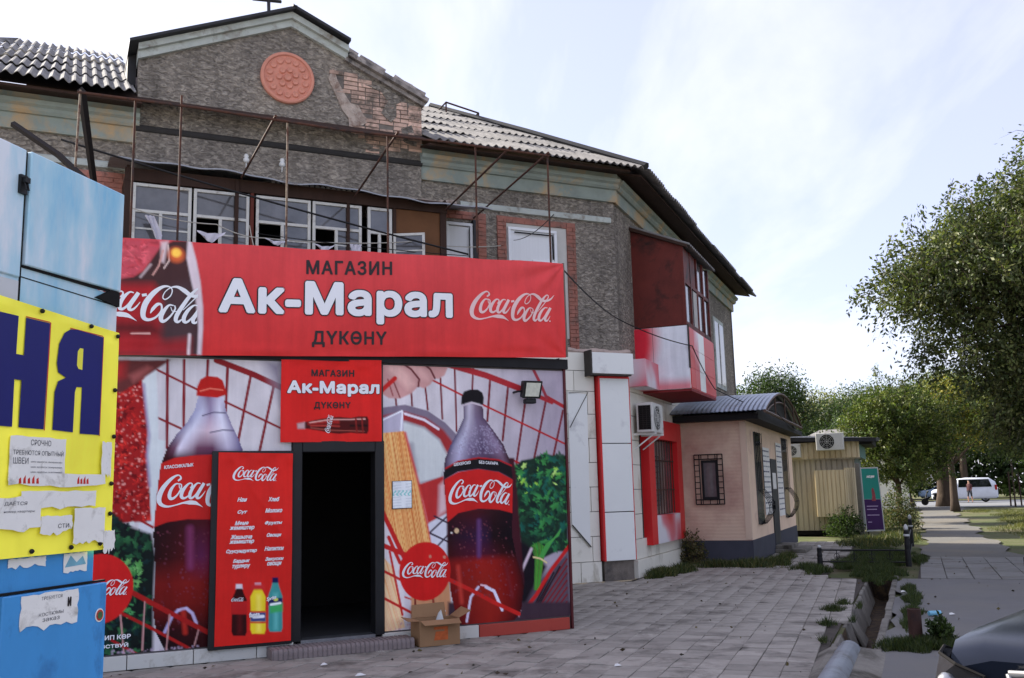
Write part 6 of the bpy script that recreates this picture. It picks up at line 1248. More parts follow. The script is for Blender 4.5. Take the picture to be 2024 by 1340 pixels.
NL = [[(-0.72, ZB), (-0.597, ZB), (-0.599, 2.045), (-0.563, 2.045), (-0.565, ZB), (-0.438, ZB), (-0.432, ZT), (-0.557, ZT), (-0.558, 2.136), (-0.597, 2.136), (-0.595, ZT), (-0.72, ZT)]]
YA = [[(-0.120, 1.872), (-0.119, 2.268), (-0.28, 2.274), (-0.318, 2.269), (-0.350, 2.250), (-0.376, 2.205), (-0.384, 2.130), (-0.374, 2.095), (-0.330, 2.080), (-0.372, 2.062), (-0.388, 2.020), (-0.390, 1.877), (-0.277, 1.874), (-0.276, 2.030), (-0.268, 2.050), (-0.236, 2.052), (-0.236, 1.871)]]
slab(FBK, NL+YA, 0.0395, 0.0402, m_navy, yb, 'letter')
slab(FBK, [[(-0.262, 2.122), (-0.240, 2.120), (-0.239, 2.204), (-0.258, 2.204), (-0.270, 2.190), (-0.272, 2.135)]], 0.0402, 0.0408, mat('yellow_ink', C3(240, 232, 76), 0.5, 0.03, 3), yb, 'letter_counter')
slab(FBK, [[(-0.434, 1.872), (-0.430, 1.872), (-0.425, 2.278), (-0.431, 2.278)], [(-0.1195, 1.868), (-0.115, 1.868), (-0.114, 2.270), (-0.1185, 2.270)], [(-0.318, 2.272), (-0.119, 2.270), (-0.119, 2.274), (-0.318, 2.276)], [(-0.557, 2.276), (-0.432, 2.276), (-0.432, 2.280), (-0.557, 2.280)]], 0.0385, 0.0392, m_oranged, yb, 'letter_edge')
mb = MB()
for uu, zz in ((-0.48, 2.312), (-0.20, 2.300), (-0.03, 2.285), (-0.035, 2.06), (-0.03, 1.87), (-0.035, 1.68), (-0.035, 1.56), (-0.09, 1.445), (-0.26, 1.44), (-0.47, 1.438)): mb.lathe(FBK.p(uu, 0.040, zz), [(0.009, 0), (0.009, 0.006), (0.004, 0.012)], 8, axis=FBK.N)
mb.build('screw', m_blackal, yb)
m_paper = mat('old_paper', C3(236, 234, 228), 0.9, 0.05, 8, 0.4, 20, 0.004, dirt=C3(180, 176, 168), dirt_amt=0.3, dscale=8)
m_graphite = mat('grey_ink', C3(92, 92, 98), 0.8, 0.2, 30)
def torn(fr, u0, u1, z0, z1, o_, label, seed, curl=0.0, ragged=0.006):
    r_ = random.Random(seed); n = 10; pts = []; ragged *= 0.8
    for k in range(n): t = k/n; pts.append((u0+(u1-u0)*t, z1+r_.uniform(-ragged, ragged)*0.5))
    for k in range(6): t = k/6; pts.append((u1+r_.uniform(-ragged, ragged)*0.5, z1+(z0-z1)*t))
    for k in range(n): t = k/n; pts.append((u1+(u0-u1)*t, z0+r_.uniform(-ragged, ragged)*1.6))
    for k in range(6): t = k/6; pts.append((u0+r_.uniform(-ragged, ragged)*0.5, z0+(z1-z0)*t))
    mb = MB(); mb.prism(fr, pts, o_, o_+0.0015); o = mb.build('paper_notice', m_paper); tag(o, label, 'notice', 'paper notices on the booth'); return o
p1 = torn(FBK, -0.605, -0.318, 1.690, 1.846, 0.0425, 'topmost torn white notice with handwriting on the yellow banner', 1)
text_mesh('СРОЧНО', FBK, -0.505, 1.815, 0.105, 0.021, m_graphite, p1, 0.0452, 0.0); text_mesh('ТРЕБУЮТСЯ ОПЫТНЫЙ', FBK, -0.590, 1.780, 0.26, 0.021, m_graphite, p1, 0.0452, 0.0); text_mesh('ШВЕИ', FBK, -0.588, 1.748, 0.075, 0.022, m_graphite, p1, 0.0452, 0.0)
for z in (1.752, 1.733, 1.715): text_mesh('швеи заработок своевременно', FBK, -0.50, z, 0.165, 0.008, m_graphite, p1, 0.0452, 0.0)
p2 = torn(FBK, -0.608, -0.082, 1.672, 1.715, 0.047, 'torn strip of white paper with red and yellow scraps below the handwritten notice', 2)
mb = MB()
for k in range(9): uu = -0.56+k*0.022 if k < 5 else -0.34+k*0.018; mb.prism(FBK, [(uu, 1.678), (uu+0.013, 1.678), (uu+0.010, 1.700+0.008*(k % 2)), (uu, 1.694)], 0.0487, 0.049)
mb.build('red_scrap', mat('red_ink', C3(200, 50, 40), 0.7, 0.2, 30), p2)
p3 = torn(FBK, -0.545, -0.137, 1.590, 1.652, 0.0485, 'wide blank white paper remnant below the torn strip with red scraps', 3); p4 = torn(FBK, -0.72, -0.445, 1.515, 1.630, 0.0525, 'half torn white notice with faint capitals at the lower left of the yellow banner', 4, ragged=0.009)
text_mesh('ДАЁТСЯ', FBK, -0.63, 1.600, 0.11, 0.018, m_graphite, p4, 0.0555, 0.0); text_mesh('номер квартиры', FBK, -0.63, 1.575, 0.15, 0.008, m_graphite, p4, 0.0555, 0.0)
p5 = torn(FBK, -0.262, -0.080, 1.455, 1.585, 0.052, 'square blank white notice at the lower right of the yellow banner', 5); p6 = torn(FBK, -0.108, -0.05, 1.710, 1.845, 0.048, 'narrow torn white strip at the right edge of the yellow banner', 6, ragged=0.010); p7 = torn(FBK, -0.085, -0.015, 1.415, 1.495, 0.0545, 'pointed white scrap at the lower right corner of the yellow banner', 7, ragged=0.011)
p11 = torn(FBK, -0.44, -0.27, 1.500, 1.560, 0.050, 'small white remnant with a few letters left of the square blank notice', 11, ragged=0.009); text_mesh('СТИ', FBK, -0.35, 1.515, 0.06, 0.016, m_graphite, p11, 0.053, 0.0)
p8 = torn(FBK, -0.55, -0.36, 1.385, 1.415, 0.014, 'stained paper scrap just under the yellow banner', 8); p9 = torn(FBK, -0.262, -0.127, 1.346, 1.416, 0.014, 'pale blue tinted sticker with a scenic print on the blue wall', 9, ragged=0.004)
mb = MB(); mb.prism(FBK, [(-0.255, 1.365), (-0.135, 1.37), (-0.155, 1.402), (-0.19, 1.38), (-0.225, 1.408)], 0.0158, 0.0165); mb.build('print', mat('aqua_ink', C3(120, 176, 196), 0.7, 0.2, 20), p9)
p10 = torn(FBK, -0.52, -0.22, 1.165, 1.285, 0.0515, 'large peeling white notice with ghost lettering on the lower blue leaf', 10, ragged=0.011)
text_mesh('ТРЕБУЕТСЯ', FBK, -0.42, 1.262, 0.11, 0.012, m_graphite, p10, 0.054, 0.0); text_mesh('КОСТЮМЫ', FBK, -0.43, 1.205, 0.13, 0.012, m_graphite, p10, 0.054, 0.0); text_mesh('заказ', FBK, -0.41, 1.185, 0.09, 0.012, m_graphite, p10, 0.054, 0.0); text_mesh('И', FBK, -0.28, 1.225, 0.02, 0.035, m_black_ink, p10, 0.054, 0.002)
mb = MB(); mb.lathe(FBK.p(-0.087, 0.0505, 1.17), [(0.026, 0), (0.026, 0.0015)], 20, axis=FBK.N); st_o = mb.build('sticker', m_paper); tag(st_o, 'small round coloured sticker on the lower blue leaf', 'sticker')
mb = MB(); mb.lathe(FBK.p(-0.087, 0.0525, 1.17), [(0.021, 0), (0.021, 0.001)], 20, axis=FBK.N); mb.build('ring', mat('sticker_red', C3(180, 60, 50), 0.6, 0.1, 5), st_o); mb = MB(); mb.lathe(FBK.p(-0.087, 0.0538, 1.17), [(0.014, 0), (0.014, 0.001)], 16, axis=FBK.N); mb.build('core', mat('sticker_green', C3(70, 110, 70), 0.6, 0.3, 60), st_o)
# ================================================================== pink house beside the wing
def m_pink_():
    m, t, b = newmat('pink_wash'); v = pos(t); f = noise(t, v, 1.1, 5, 0.6); g = noise(t, v, 30, 5, 0.7); w_ = N_(t, 'ShaderNodeTexBrick'); vb = pos(t, (1, 1, 1), 0)
    c = ramp(t, f, [(0.35, C3(184, 146, 130)), (0.5, C3(204, 170, 150)), (0.62, C3(218, 190, 166))]); t.links.new(c, b.inputs['Base Color']); b.inputs['Roughness'].default_value = 0.95; t.nodes.remove(w_)
    wv = N_(t, 'ShaderNodeTexWave', wave_type='BANDS', bands_direction='Z'); wv.inputs['Scale'].default_value = 4.2; wv.inputs['Distortion'].default_value = 2.0; wv.inputs['Detail'].default_value = 3; t.links.new(v, wv.inputs['Vector'])
    mx_ = N_(t, 'ShaderNodeMath', operation='ADD'); t.links.new(wv.outputs['Fac'], mx_.inputs[0]); t.links.new(g, mx_.inputs[1]); bump(t, b, mx_.outputs[0], 0.22, 0.010); return m
m_pink = m_pink_(); m_pink_lit = mat('sky_lit_pink_wash', C3(234, 206, 180), 0.95, 0.08, 2, 0.4, 40, 0.006, dirt=C3(204, 172, 154), dirt_amt=0.3); m_plinth = mat('dark_plinth', C3(66, 68, 78), 0.8, 0.15, 3, 0.3, 40); m_ptrim = mat('cream_corner', C3(214, 190, 168), 0.9, 0.06, 3)
house = thing('pink_house', 'small pink washed house with barred windows and a dark plinth', 'house', FH.p(4, -0.8, 0))
mb = MB(); mb.box(FH, 0.0, 8.2, -1.62, 0.0, 0.48, 3.06); mb.build('wall', m_pink, house)
mb = MB(); mb.box(FH, 0.03, 8.2, -0.01, 0.012, 0.48, 3.05); mb.build('street_face', m_pink_lit, house)  # paler wash puts this face's stronger sky light into its colour
mb = MB(); mb.box(FH, -0.012, 0.06, -0.12, 0.016, 0.50, 3.04); mb.build('corner_strip', m_ptrim, house); mb = MB(); mb.box(FH, -0.012, 0.0, -1.60, -1.50, 0.50, 3.04); mb.build('corner_strip', m_ptrim, house)
mb = MB(); mb.box(FH, -0.03, 8.22, -1.62, 0.03, 0.0, 0.48); mb.build('plinth', m_plinth, house)
mb = MB(); mb.box(FH, -0.35, 8.3, -1.62, 0.35, 3.06, 3.2); mb.build('eaves', m_edge_and_shade, house)  # near-black colour stands in for the shadow under the roof sheet
# barrel roof of ribbed sheet
arc = [(-0.62+7.1*k/28, 3.22+0.62*math.sin(math.pi*k/28)**0.85) for k in range(29)]
m_barrel = mat('grey_blue_sheet', C3(148, 158, 172), 0.4, 0.12, 2, metal=0.5, dirt=C3(120, 120, 124), dirt_amt=0.3)
mb = MB(); oo = np.linspace(-1.66, 0.55, 45); vv = []; ff = []
for o_ in oo:
    rib = 0.012*(1 if (int(round((o_+1.66)/0.0502)) % 2) else 0)
    for u, z in arc: vv.append(FH.p(u, o_, z+rib))
n = len(arc)
ff = [(j*n+i, j*n+i+1, (j+1)*n+i+1, (j+1)*n+i) for j in range(len(oo)-1) for i in range(n-1)]
b_ = len(vv); vv += [q-np.array([0, 0, 0.015]) for q in vv]; ff += [tuple(b_+i for i in f[::-1]) for f in ff]
mb.add(vv, ff); mb.build('barrel_roof', m_barrel, house, recalc=False)
mb = MB(); mb.tube([FH.p(u, 0.53, z-0.03) for u, z in arc], 0.03, 6); mb.tube([FH.p(u*0.82+0.45, 0.50, 3.22+(z-3.22)*0.62) for u, z in arc], 0.02, 6); mb.tube([FH.p(arc[0][0], 0.53, 3.2), FH.p(arc[-1][0], 0.53, 3.2)], 0.035, 6)
for k in (7, 14, 21): mb.tube([FH.p(arc[k][0], 0.53, 3.2), FH.p(arc[k][0], 0.53, arc[k][1])], 0.018, 6)
mb.build('arch_frame', mat('brown_steel', C3(96, 76, 66), 0.6, 0.2, 4), house)
mb = MB(); mb.prism(FH, [(u, z-0.06) for u, z in arc], 0.30, 0.34); mb.build('arch_shade_panel', m_edge_and_shade, house)  # dark panel stands in for the shaded hollow behind the arch
m_iron = mat('black_iron', C3(24, 24, 26), 0.6, 0.2, 6)
# end window with frame of bars
mb = MB(); mb.box(FHL, -1.00, -0.64, -0.02, 0.03, 1.36, 2.22); ew = mb.build('window', m_frame, house); mb = MB(); mb.box(FHL, -0.95, -0.69, 0.03, 0.034, 1.42, 2.16); mb.build('pane', m_glass, ew)
mb = MB(); g0, g1, h0, h1 = -1.14, -0.52, 1.26, 2.34
for zz in (h0, h0+0.10, h1-0.10, h1): mb.tube([FHL.p(g0, 0.07, zz), FHL.p(g1, 0.07, zz)], 0.013, 5)
for uu in (g0, g0+0.11, g1-0.11, g1): mb.tube([FHL.p(uu, 0.07, h0), FHL.p(uu, 0.07, h1)], 0.013, 5)
for k in range(1, 7): zz = h0+0.1+(h1-h0-0.2)*k/7; mb.tube([FHL.p(g0, 0.07, zz), FHL.p(g0+0.11, 0.07, zz)], 0.010, 5); mb.tube([FHL.p(g1-0.11, 0.07, zz), FHL.p(g1, 0.07, zz)], 0.010, 5)
for k in range(1, 4): uu = g0+(g1-g0)*k/4; mb.tube([FHL.p(uu, 0.07, h0), FHL.p(uu, 0.07, h0+0.1)], 0.010, 5); mb.tube([FHL.p(uu, 0.07, h1-0.1), FHL.p(uu, 0.07, h1)], 0.010, 5)
mb.build('window_bars', m_iron, ew)
# street windows with bellied grilles, and the door
def belly(u0, u1, z0, z1):
    mb = MB(); mb.box(FH, u0, u1, -0.02, 0.03, z0, z1); wn = mb.build('window', m_glass, house)
    def prof(z): 
        t = (z-z0)/(z1-z0); return 0.06+(0.22*math.sin(math.pi*min(1, t/0.36))**0.8 if t < 0.36 else 0.0)
    mb = MB(); zz = np.linspace(z0-0.02, z1, 22)
    for k in range(5): u = u0+(u1-u0)*k/4; mb.tube([FH.p(u, prof(max(z, z0)), z) for z in zz], 0.008, 5)
    for z in (z0, z0+0.2, z0+0.42, z0+0.76, z1-0.25, z1-0.04): mb.tube([FH.p(u0, prof(z), z), FH.p(u1, prof(z), z)], 0.009, 5); mb.build('window_bars', m_iron, wn)
belly(1.0, 1.95, 0.78, 2.86); belly(5.9, 6.9, 0.78, 2.93)
mb = MB(); mb.box(FH, 3.45, 4.45, -0.02, 0.04, 0.17, 2.30); hd = mb.build('door', mat('dark_steel_door', C3(46, 48, 54), 0.5, 0.15, 4), house); mb = MB(); mb.box(FH, 3.55, 3.60, 0.04, 0.07, 1.05, 1.25); mb.build('door_handle', m_iron, hd); mb = MB(); mb.box(FH, 3.6, 4.2, 0.04, 0.046, 1.55, 1.95); mb.build('door_notice', m_paper, hd)
mb = MB(); mb.box(FH, 3.3, 4.9, 0.03, 0.75, 0.0, 0.09); mb.build('step', m_conc, house, bevel=0.01); mb = MB(); mb.box(FH, 3.4, 4.7, 0.03, 0.42, 0.09, 0.18); mb.build('step', m_conc, house, bevel=0.01)
def text_board(fr, u0, u1, z0, z1, o_, cols, label, rows):
    mb = MB(); mb.box(fr, u0, u1, o_-0.01, o_, z0, z1); s_o = mb.build('price_board', m_paper); tag(s_o, label, 'sign')
    for k in range(rows):
        zz = z1-0.07-(z1-z0-0.12)*k/rows; r_ = random.Random(k+int(u0*100)); a = u0+0.05; mb = MB()
        while a < u1-0.15:
            b = min(a+r_.uniform(0.08, 0.3), u1-0.05); mb.box(fr, a, b, o_+0.001, o_+0.003, zz-0.032, zz); a = b+0.06
        if mb.v: mb.build('text_row', MATS.get('board_ink_%d' % (k % 2)) or mat('board_ink_%d' % (k % 2), C3(*cols[k % 2]), 0.8, 0.1, 5), s_o)
text_board(FH, 2.15, 3.3, 0.95, 2.55, 0.035, [(70, 74, 100), (150, 156, 160)], 'white board of small print between the near grille and the door', 12)
text_board(FH, 4.6, 5.7, 0.85, 2.75, 0.035, [(60, 110, 150), (196, 170, 60)], 'white board with blue and yellow rows between the door and the far grille', 13)
# ================================================================== beige corrugated hut
def m_ribbed_(name, col, rot):
    m, t, b = newmat(name); v = pos(t); f = noise(t, pos(t, (3, 3, 0.4)), 1.5, 6, 0.6); c = ramp(t, f, [(0.3, mul(C3(*col), 0.78)), (0.7, mul(C3(*col), 1.08))]); t.links.new(c, b.inputs['Base Color']); b.inputs['Roughness'].default_value = 0.55; return m
m_beige = m_ribbed_('beige_profiled_steel', (188, 179, 158), 0); m_beige2 = m_ribbed_('pale_beige_profiled_steel', (216, 198, 160), 0)
hut = thing('beige_hut', 'beige profiled steel hut with a hanging shutter box behind the pink house', 'kiosk', FK.p(1.0, -1.5, 0))
def ribbed(fr, u0, u1, o_, z0, z1, m_, par, name, pitch=0.17, dep=0.035, zb2=None):
    us = []; u = u0
    while u < u1-1e-6:
        for d, s_ in ((0, 0), (pitch*0.16, 0), (pitch*0.22, 1), (pitch*0.94, 1)):
            if u+d <= u1: us.append((u+d, s_))
        u += pitch
    us.append((u1, 0)); vv = [fr.p(a, o_+dep*s_, z) for z in (z0, z1) for a, s_ in us]; n = len(us); ff = [(i, i+1, n+i+1, n+i) for i in range(n-1)]; b = len(vv)
    vv += [fr.p(a, o_-0.03, z) for z in (z0, z1) for a, s_ in us]; ff += [(b+i, b+n+i, b+n+i+1, b+i+1) for i in range(n-1)] + [(n+i, n+i+1, b+n+i+1, b+n+i) for i in range(n-1)] + [(i, b+i, b+i+1, i+1) for i in range(n-1)] + [(0, n, b+n, b), (n-1, b+n-1, b+2*n-1, 2*n-1)]
    mb = MB(); mb.add(vv, ff); return mb.build(name, m_, par)
mb = MB(); mb.box(FK, -0.6, 2.0, -3.5, -0.04, 0.12, 2.9); mb.build('body', m_beige, hut)
ribbed(FK, -0.6, 2.0, 0.0, 0.14, 2.48, m_beige, hut, 'front_sheet'); ribbed(FK, -0.1, 2.20, 0.22, 2.50, 3.03, m_beige2, hut, 'fascia_sheet'); mb = MB(); mb.box(FK, -0.1, 2.2, 0.0, 0.19, 2.46, 2.52); mb.build('fascia_underside', m_beige, hut)
ribbed(FK, 0.76, 1.72, 0.66, 0.60, 2.10, m_beige2, hut, 'shutter_box', 0.13, 0.03)
FK2 = Fr(*FK.p(1.72, 0.66, 0)[:2], 112.34-66); ribbed(FK2, 0.0, 0.66, 0.0, 0.56, 2.16, m_beige2, hut, 'shutter_side', 0.13, 0.03); mb = MB(); mb.box(FK, 0.76, 1.75, 0.0, 0.62, 2.06, 2.1); mb.box(FK, 0.77, 1.74, 0.0, 0.62, 0.62, 0.66); mb.build('shutter_caps', m_beige, hut)
FKR = Fr(*FK.p(2.0, 0, 0)[:2], 22.34); mb = MB(); mb.box(FKR, 0.0, 3.4, 0.0, 0.03, 0.12, 2.5); mb.build('side_wall', mat('grey_green_shaded_side', C3(110, 120, 116), 0.7, 0.2, 2), hut)  # duller wall colour holds the shade this side lies in
mb = MB(); mb.box(FKR, -0.2, 3.4, 0.0, 0.22, 2.5, 3.0); mb.build('side_fascia', mat('teal_fascia', C3(96, 130, 124), 0.6, 0.15, 2), hut)
mb = MB(); mb.add([FK.p(a, o_, z) for a, o_, z in ((-0.9, 0.46, 3.12), (2.75, 0.46, 2.98), (2.75, -3.6, 3.2), (-0.9, -3.6, 3.45), (-0.9, 0.46, 3.26), (2.75, 0.46, 3.11), (2.75, -3.6, 3.26), (-0.9, -3.6, 3.51))], [(0, 1, 2, 3), (7, 6, 5, 4), (0, 4, 5, 1), (1, 5, 6, 2), (2, 6, 7, 3), (3, 7, 4, 0)]); mb.build('roof', m_darkmetal, hut)
mb = MB(); mb.box(FK, -0.9, 2.72, 0.60, 0.74, 2.97, 3.12) if False else mb.box(FK, -0.85, 2.6, -3.4, 0.20, 2.92, 3.10); mb.build('roof_frame_board', m_edge_and_shade, hut)
mb = MB(); mb.box(FK, -0.62, 2.02, -3.5, 0.02, 0.0, 0.13); mb.build('base', m_black, hut)
aircon('air_conditioner', 'white air conditioner high on the front of the beige hut', FK, 0.90, 1.76, 0.50, 0.80, 2.74, 3.30, bracket=False)
aircon('air_conditioner', 'small air conditioner tucked between the pink house and the beige hut', FK, -0.10, 0.36, 0.26, 0.52, 2.55, 3.0, bracket=False)
# old post and advertising sign next to the hut
mb = MB(); mb.box(FK, 2.03, 2.17, 0.3, 0.45, 0.0, 2.3); tag(mb.build('concrete_pillar', m_conc, bevel=0.02), 'weathered concrete pillar between the beige hut and the tall sign', 'pillar')
FSG = Fr(13.336, 36.953, 112.34)
FSG = Fr(*FK.p(2.50, 0.70, 0)[:2], 108)
sgn = thing('advertising_sign', 'tall narrow sign, teal above and purple below, by the hut', 'sign', FSG.p(0, 0, 0))
mb = MB(); mb.prism(FSG, [(-0.26, 0.12), (0.30, 0.14), (0.24, 2.15), (-0.30, 2.15)], -0.05, 0.0); mb.build('frame', mat('sign_frame', C3(190, 192, 196), 0.5, 0.05, 3), sgn)
mb = MB(); mb.prism(FSG, [(-0.255, 1.14), (0.245, 1.14), (0.21, 2.11), (-0.27, 2.11)], 0.0, 0.004); mb.build('upper_panel', mat('teal_print', C3(40, 140, 130), 0.5, 0.1, 2), sgn); mb = MB(); mb.prism(FSG, [(-0.235, 0.17), (0.27, 0.18), (0.245, 1.13), (-0.255, 1.13)], 0.0, 0.004); mb.build('lower_panel', mat('purple_print', C3(62, 30, 88), 0.5, 0.1, 2), sgn)
mb = MB(); mb.tube([FSG.p(-0.2, -0.03, 0.0), FSG.p(-0.2, -0.03, 0.3)], 0.02, 6); mb.tube([FSG.p(0.2, -0.03, 0.0), FSG.p(0.2, -0.03, 0.3)], 0.02, 6); mb.build('sign_legs', m_iron, sgn)
text_mesh('АКЦИЯ', FSG, -0.13, 1.80, 0.24, 0.09, m_white_ink, sgn, 0.006, 0.006)
mb = MB(); mb.prism(FSG, [(-0.02, 1.08), (0.10, 1.08), (0.09, 1.30), (0.06, 1.46), (0.02, 1.50), (-0.01, 1.42), (0.0, 1.25)], 0.004, 0.007); mb.build('figure_print', mat('figure_print', C3(150, 70, 80), 0.5, 0.4, 12), sgn)
for z, wd in ((0.90, 0.34), (0.80, 0.30), (0.62, 0.36), (0.40, 0.12)): mb = MB(); mb.box(FSG, -0.19, -0.19+wd, 0.004, 0.006, z, z+0.03); mb.build('print_line', MATS.get('lilac_ink') or mat('lilac_ink', C3(170, 150, 190), 0.6, 0.1, 4), sgn)
# ================================================================== low iron fence by the lawn
fn = thing('lawn_fence', 'low black iron fence with white topped posts around the small lawn', 'fence', FG.p(21.2, -1.1, 0))
m_whitecap = mat('chalked_cap', C3(196, 198, 196), 0.8, 0.1, 4)
FP = [FG.p(20.95, -1.97, 0), FG.p(20.85, -0.30, 0), FG.p(27.4, -0.28, 0)]
for k, (q, hh) in enumerate(zip(FP, (0.42, 0.83, 0.83))):
    mb = MB(); mb.lathe(q, [(0.055, 0), (0.055, hh*0.35), (0.048, hh*0.4), (0.055, hh*0.5), (0.045, hh*0.62), (0.05, hh*0.8), (0.04, hh*0.84)], 12); mb.build('post', m_iron, fn, smooth=False)
    mb = MB(); mb.lathe(q+np.array([0, 0, hh*0.84]), [(0.03, 0), (0.042, hh*0.03), (0.042, hh*0.08), (0.026, hh*0.12), (0.010, hh*0.14)], 12); mb.build('post_cap', m_whitecap, fn, smooth=True)
    if hh > 0.6:
        for zz in ((0.58,) if k == 1 else (0.50,)): mb = MB(); mb.lathe(q+np.array([0, 0, zz]), [(0.056, 0), (0.062, 0.02), (0.056, 0.04)], 12); mb.build('white_band', m_whitecap, fn)
for a, b, z0 in ((FP[0], FP[1], 0.31), (FP[1], FP[2], 0.42)):
    mb = MB(); mb.tube([a+np.array([0, 0, z0]), b+np.array([0, 0, z0])], 0.018, 6); mb.build('rail', m_iron, fn); mb = MB(); mb.tube([a+np.array([0, 0, 0.08]), b+np.array([0, 0, 0.08])], 0.015, 6); mb.build('rail', m_iron, fn)
    L = np.linalg.norm(b-a); n = int(L/0.30); d = (b-a)/L
    for k in range(1, n):
        c = a+d*L*k/n; mb = MB(); mb.tube([c+np.array([0, 0, 0.08]), c+np.array([0, 0, z0])], 0.009, 5); s1 = d*0.055
        mb.tube([c+s1*math.cos(t)+np.array([0, 0, 0.19+0.055*math.sin(t)]) for t in np.linspace(0, 2*math.pi, 11)], 0.006, 4, cap=False); mb.build('baluster', m_iron, fn)
# ================================================================== short pipe bollard, culvert pipe
mb = MB(); mb.lathe((4.016, 10.163, -0.05), [(0.066, 0), (0.066, 0.39), (0.058, 0.392), (0.055, 0.30)], 18); bl = tag(mb.build('bollard', mat('rust_brown_pipe', C3(66, 44, 38), 0.75, 0.3, 8, 0.4, 60, 0.003, dirt=C3(40, 32, 32), dirt_amt=0.4, dscale=6), smooth=False), 'short rusty brown pipe bollard with rubbish in its open top', 'bollard')
mb = MB(); mb.blob((4.016, 10.163, 0.315), 0.045, 0.045, 0.02, 8, 5); tag(mb.build('rubbish', m_porc), 'scrap of white rubbish stuffed in the bollard top', 'litter')
mb = MB(); mb.tube([FG.p(6.2, -0.80, 0.03), FG.p(8.4, -0.77, 0.03), FG.p(10.22, -0.75, 0.0)], 0.115, 18); tag(mb.build('culvert_pipe', mat('galvanised_pipe', C3(140, 146, 152), 0.55, 0.12, 5, 0.2, 30, metal=0.3, dirt=C3(110, 108, 104), dirt_amt=0.5, dscale=3), smooth=True), 'thick grey pipe lying half sunk where the ditch ends', 'pipe')
mb = MB(); vv = [FG.p(s_, t_, z_) for s_ in (3.0, 10.3) for t_, z_ in ((-1.05, -0.03), (-0.93, 0.035), (-0.70, 0.05), (-0.55, 0.03), (-0.38, -0.02))]; mb.add(vv, [(i, i+1, 5+i+1, 5+i) for i in range(4)] + [(5, 6, 7, 8, 9), (0, 4, 3, 2, 1)]); struct(mb.build('culvert_cover', m_conc, loc=tuple(FG.p(8, -0.7, 0))))
# litter
m_bluecan = mat('blue_white_can', C3(120, 180, 206), 0.3, 0.25, 40)
mb = MB(); mb.tube([(5.00, 12.2, 0.03), (5.15, 12.22, 0.03)], 0.030, 12); tag(mb.build('drink_can', m_bluecan, smooth=False), 'pale blue can lying on the asphalt beyond the bollard', 'can')
m_slip = mat('white_slip', C3(220, 220, 216), 0.8, 0.05, 6)
r_ = random.Random(3)
for k, (x, y, lb) in enumerate(((-1.45, 9.14, 'white paper scrap on the pavers below the step'), (-1.9, 9.75, 'tiny white scrap on the pavers left of the step'), (0.9, 9.3, 'pale crumb of litter on the open pavers'), (5.3, 12.25, 'pale flake of litter beside the can'), (5.75, 14.9, 'white scrap on the weeds by the ditch'))):
    mb = MB(); s_ = 0.035 if k != 0 else 0.05; mb.add([(x-s_, y-s_*0.5, 0.004), (x+s_, y-s_*0.7, 0.012), (x+s_*0.9, y+s_*0.6, 0.006), (x-s_*0.6, y+s_*0.7, 0.02), (x, y, 0.028)], [(0, 1, 4), (1, 2, 4), (2, 3, 4), (3, 0, 4), (3, 2, 1, 0)]); tag(mb.build('litter', m_slip), lb, 'litter', 'scraps of litter')
# ================================================================== vehicles
m_tyre = mat('tyre', C3(22, 22, 23), 0.85, 0.15, 8); m_rim = mat('alloy', C3(160, 162, 166), 0.3, 0.1, 5, metal=0.8); m_cglass = mat('car_glass', C3(16, 18, 20), 0.05, 0.2, 2, spec=0.9)
def paint(name, col, rough=0.18):
    m, t, b = newmat(name); b.inputs['Base Color'].default_value = (*col, 1); b.inputs['Roughness'].default_value = rough; b.inputs['Coat Weight'].default_value = 0.0; b.inputs['Specular IOR Level'].default_value = 0.12; b.inputs['Coat Roughness'].default_value = 0.04; v = pos(t); c = ramp(t, noise(t, v, 2, 3), [(0.3, mul(col, 0.92)), (0.7, mul(col, 1.08))]); t.links.new(c, b.inputs['Base Color']); return m
def loft(fr, st, m_, par, name, smooth=True, sharp=0):
    """st: stations (x along, [(half width, z) from sill to roof centre])"""
    n = len(st[0][1]); vv = []
    for x, pr in st:
        for hw, z in pr: vv.append(fr.p(x, hw, z))
        for hw, z in reversed(pr[:-1]): vv.append(fr.p(x, -hw, z))
    k = 2*n-1; ff = [(j*k+i, j*k+i+1, (j+1)*k+i+1, (j+1)*k+i) for j in range(len(st)-1) for i in range(k-1)] + [tuple(range(k)), tuple((len(st)-1)*k+i for i in range(k-1, -1, -1))] + [(j*k, (j+1)*k, (j+1)*k+k-1, j*k+k-1) for j in range(len(st)-1)]
    mb = MB(); mb.add(vv, ff); o = mb.build(name, m_, par, smooth=smooth)
    if sharp: o.data.set_sharp_from_angle(angle=R(sharp))
    return o
def wheel(fr, x, side, r_, hw, par):
    c = fr.p(x, side*hw, r_); ax = fr.N*side; mb = MB(); mb.lathe(c-ax*0.18, [(r_*0.62, 0), (r_*0.96, 0.01), (r_, 0.05), (r_, 0.15), (r_*0.95, 0.19), (r_*0.68, 0.20)], 24, axis=ax); wo = mb.build('wheel', m_tyre, par, smooth=False); mb = MB(); mb.lathe(c-ax*0.05, [(r_*0.64, 0.05), (r_*0.6, 0.075), (r_*0.2, 0.06), (r_*0.12, 0.08)], 20, axis=ax); mb.build('rim', m_rim, wo)
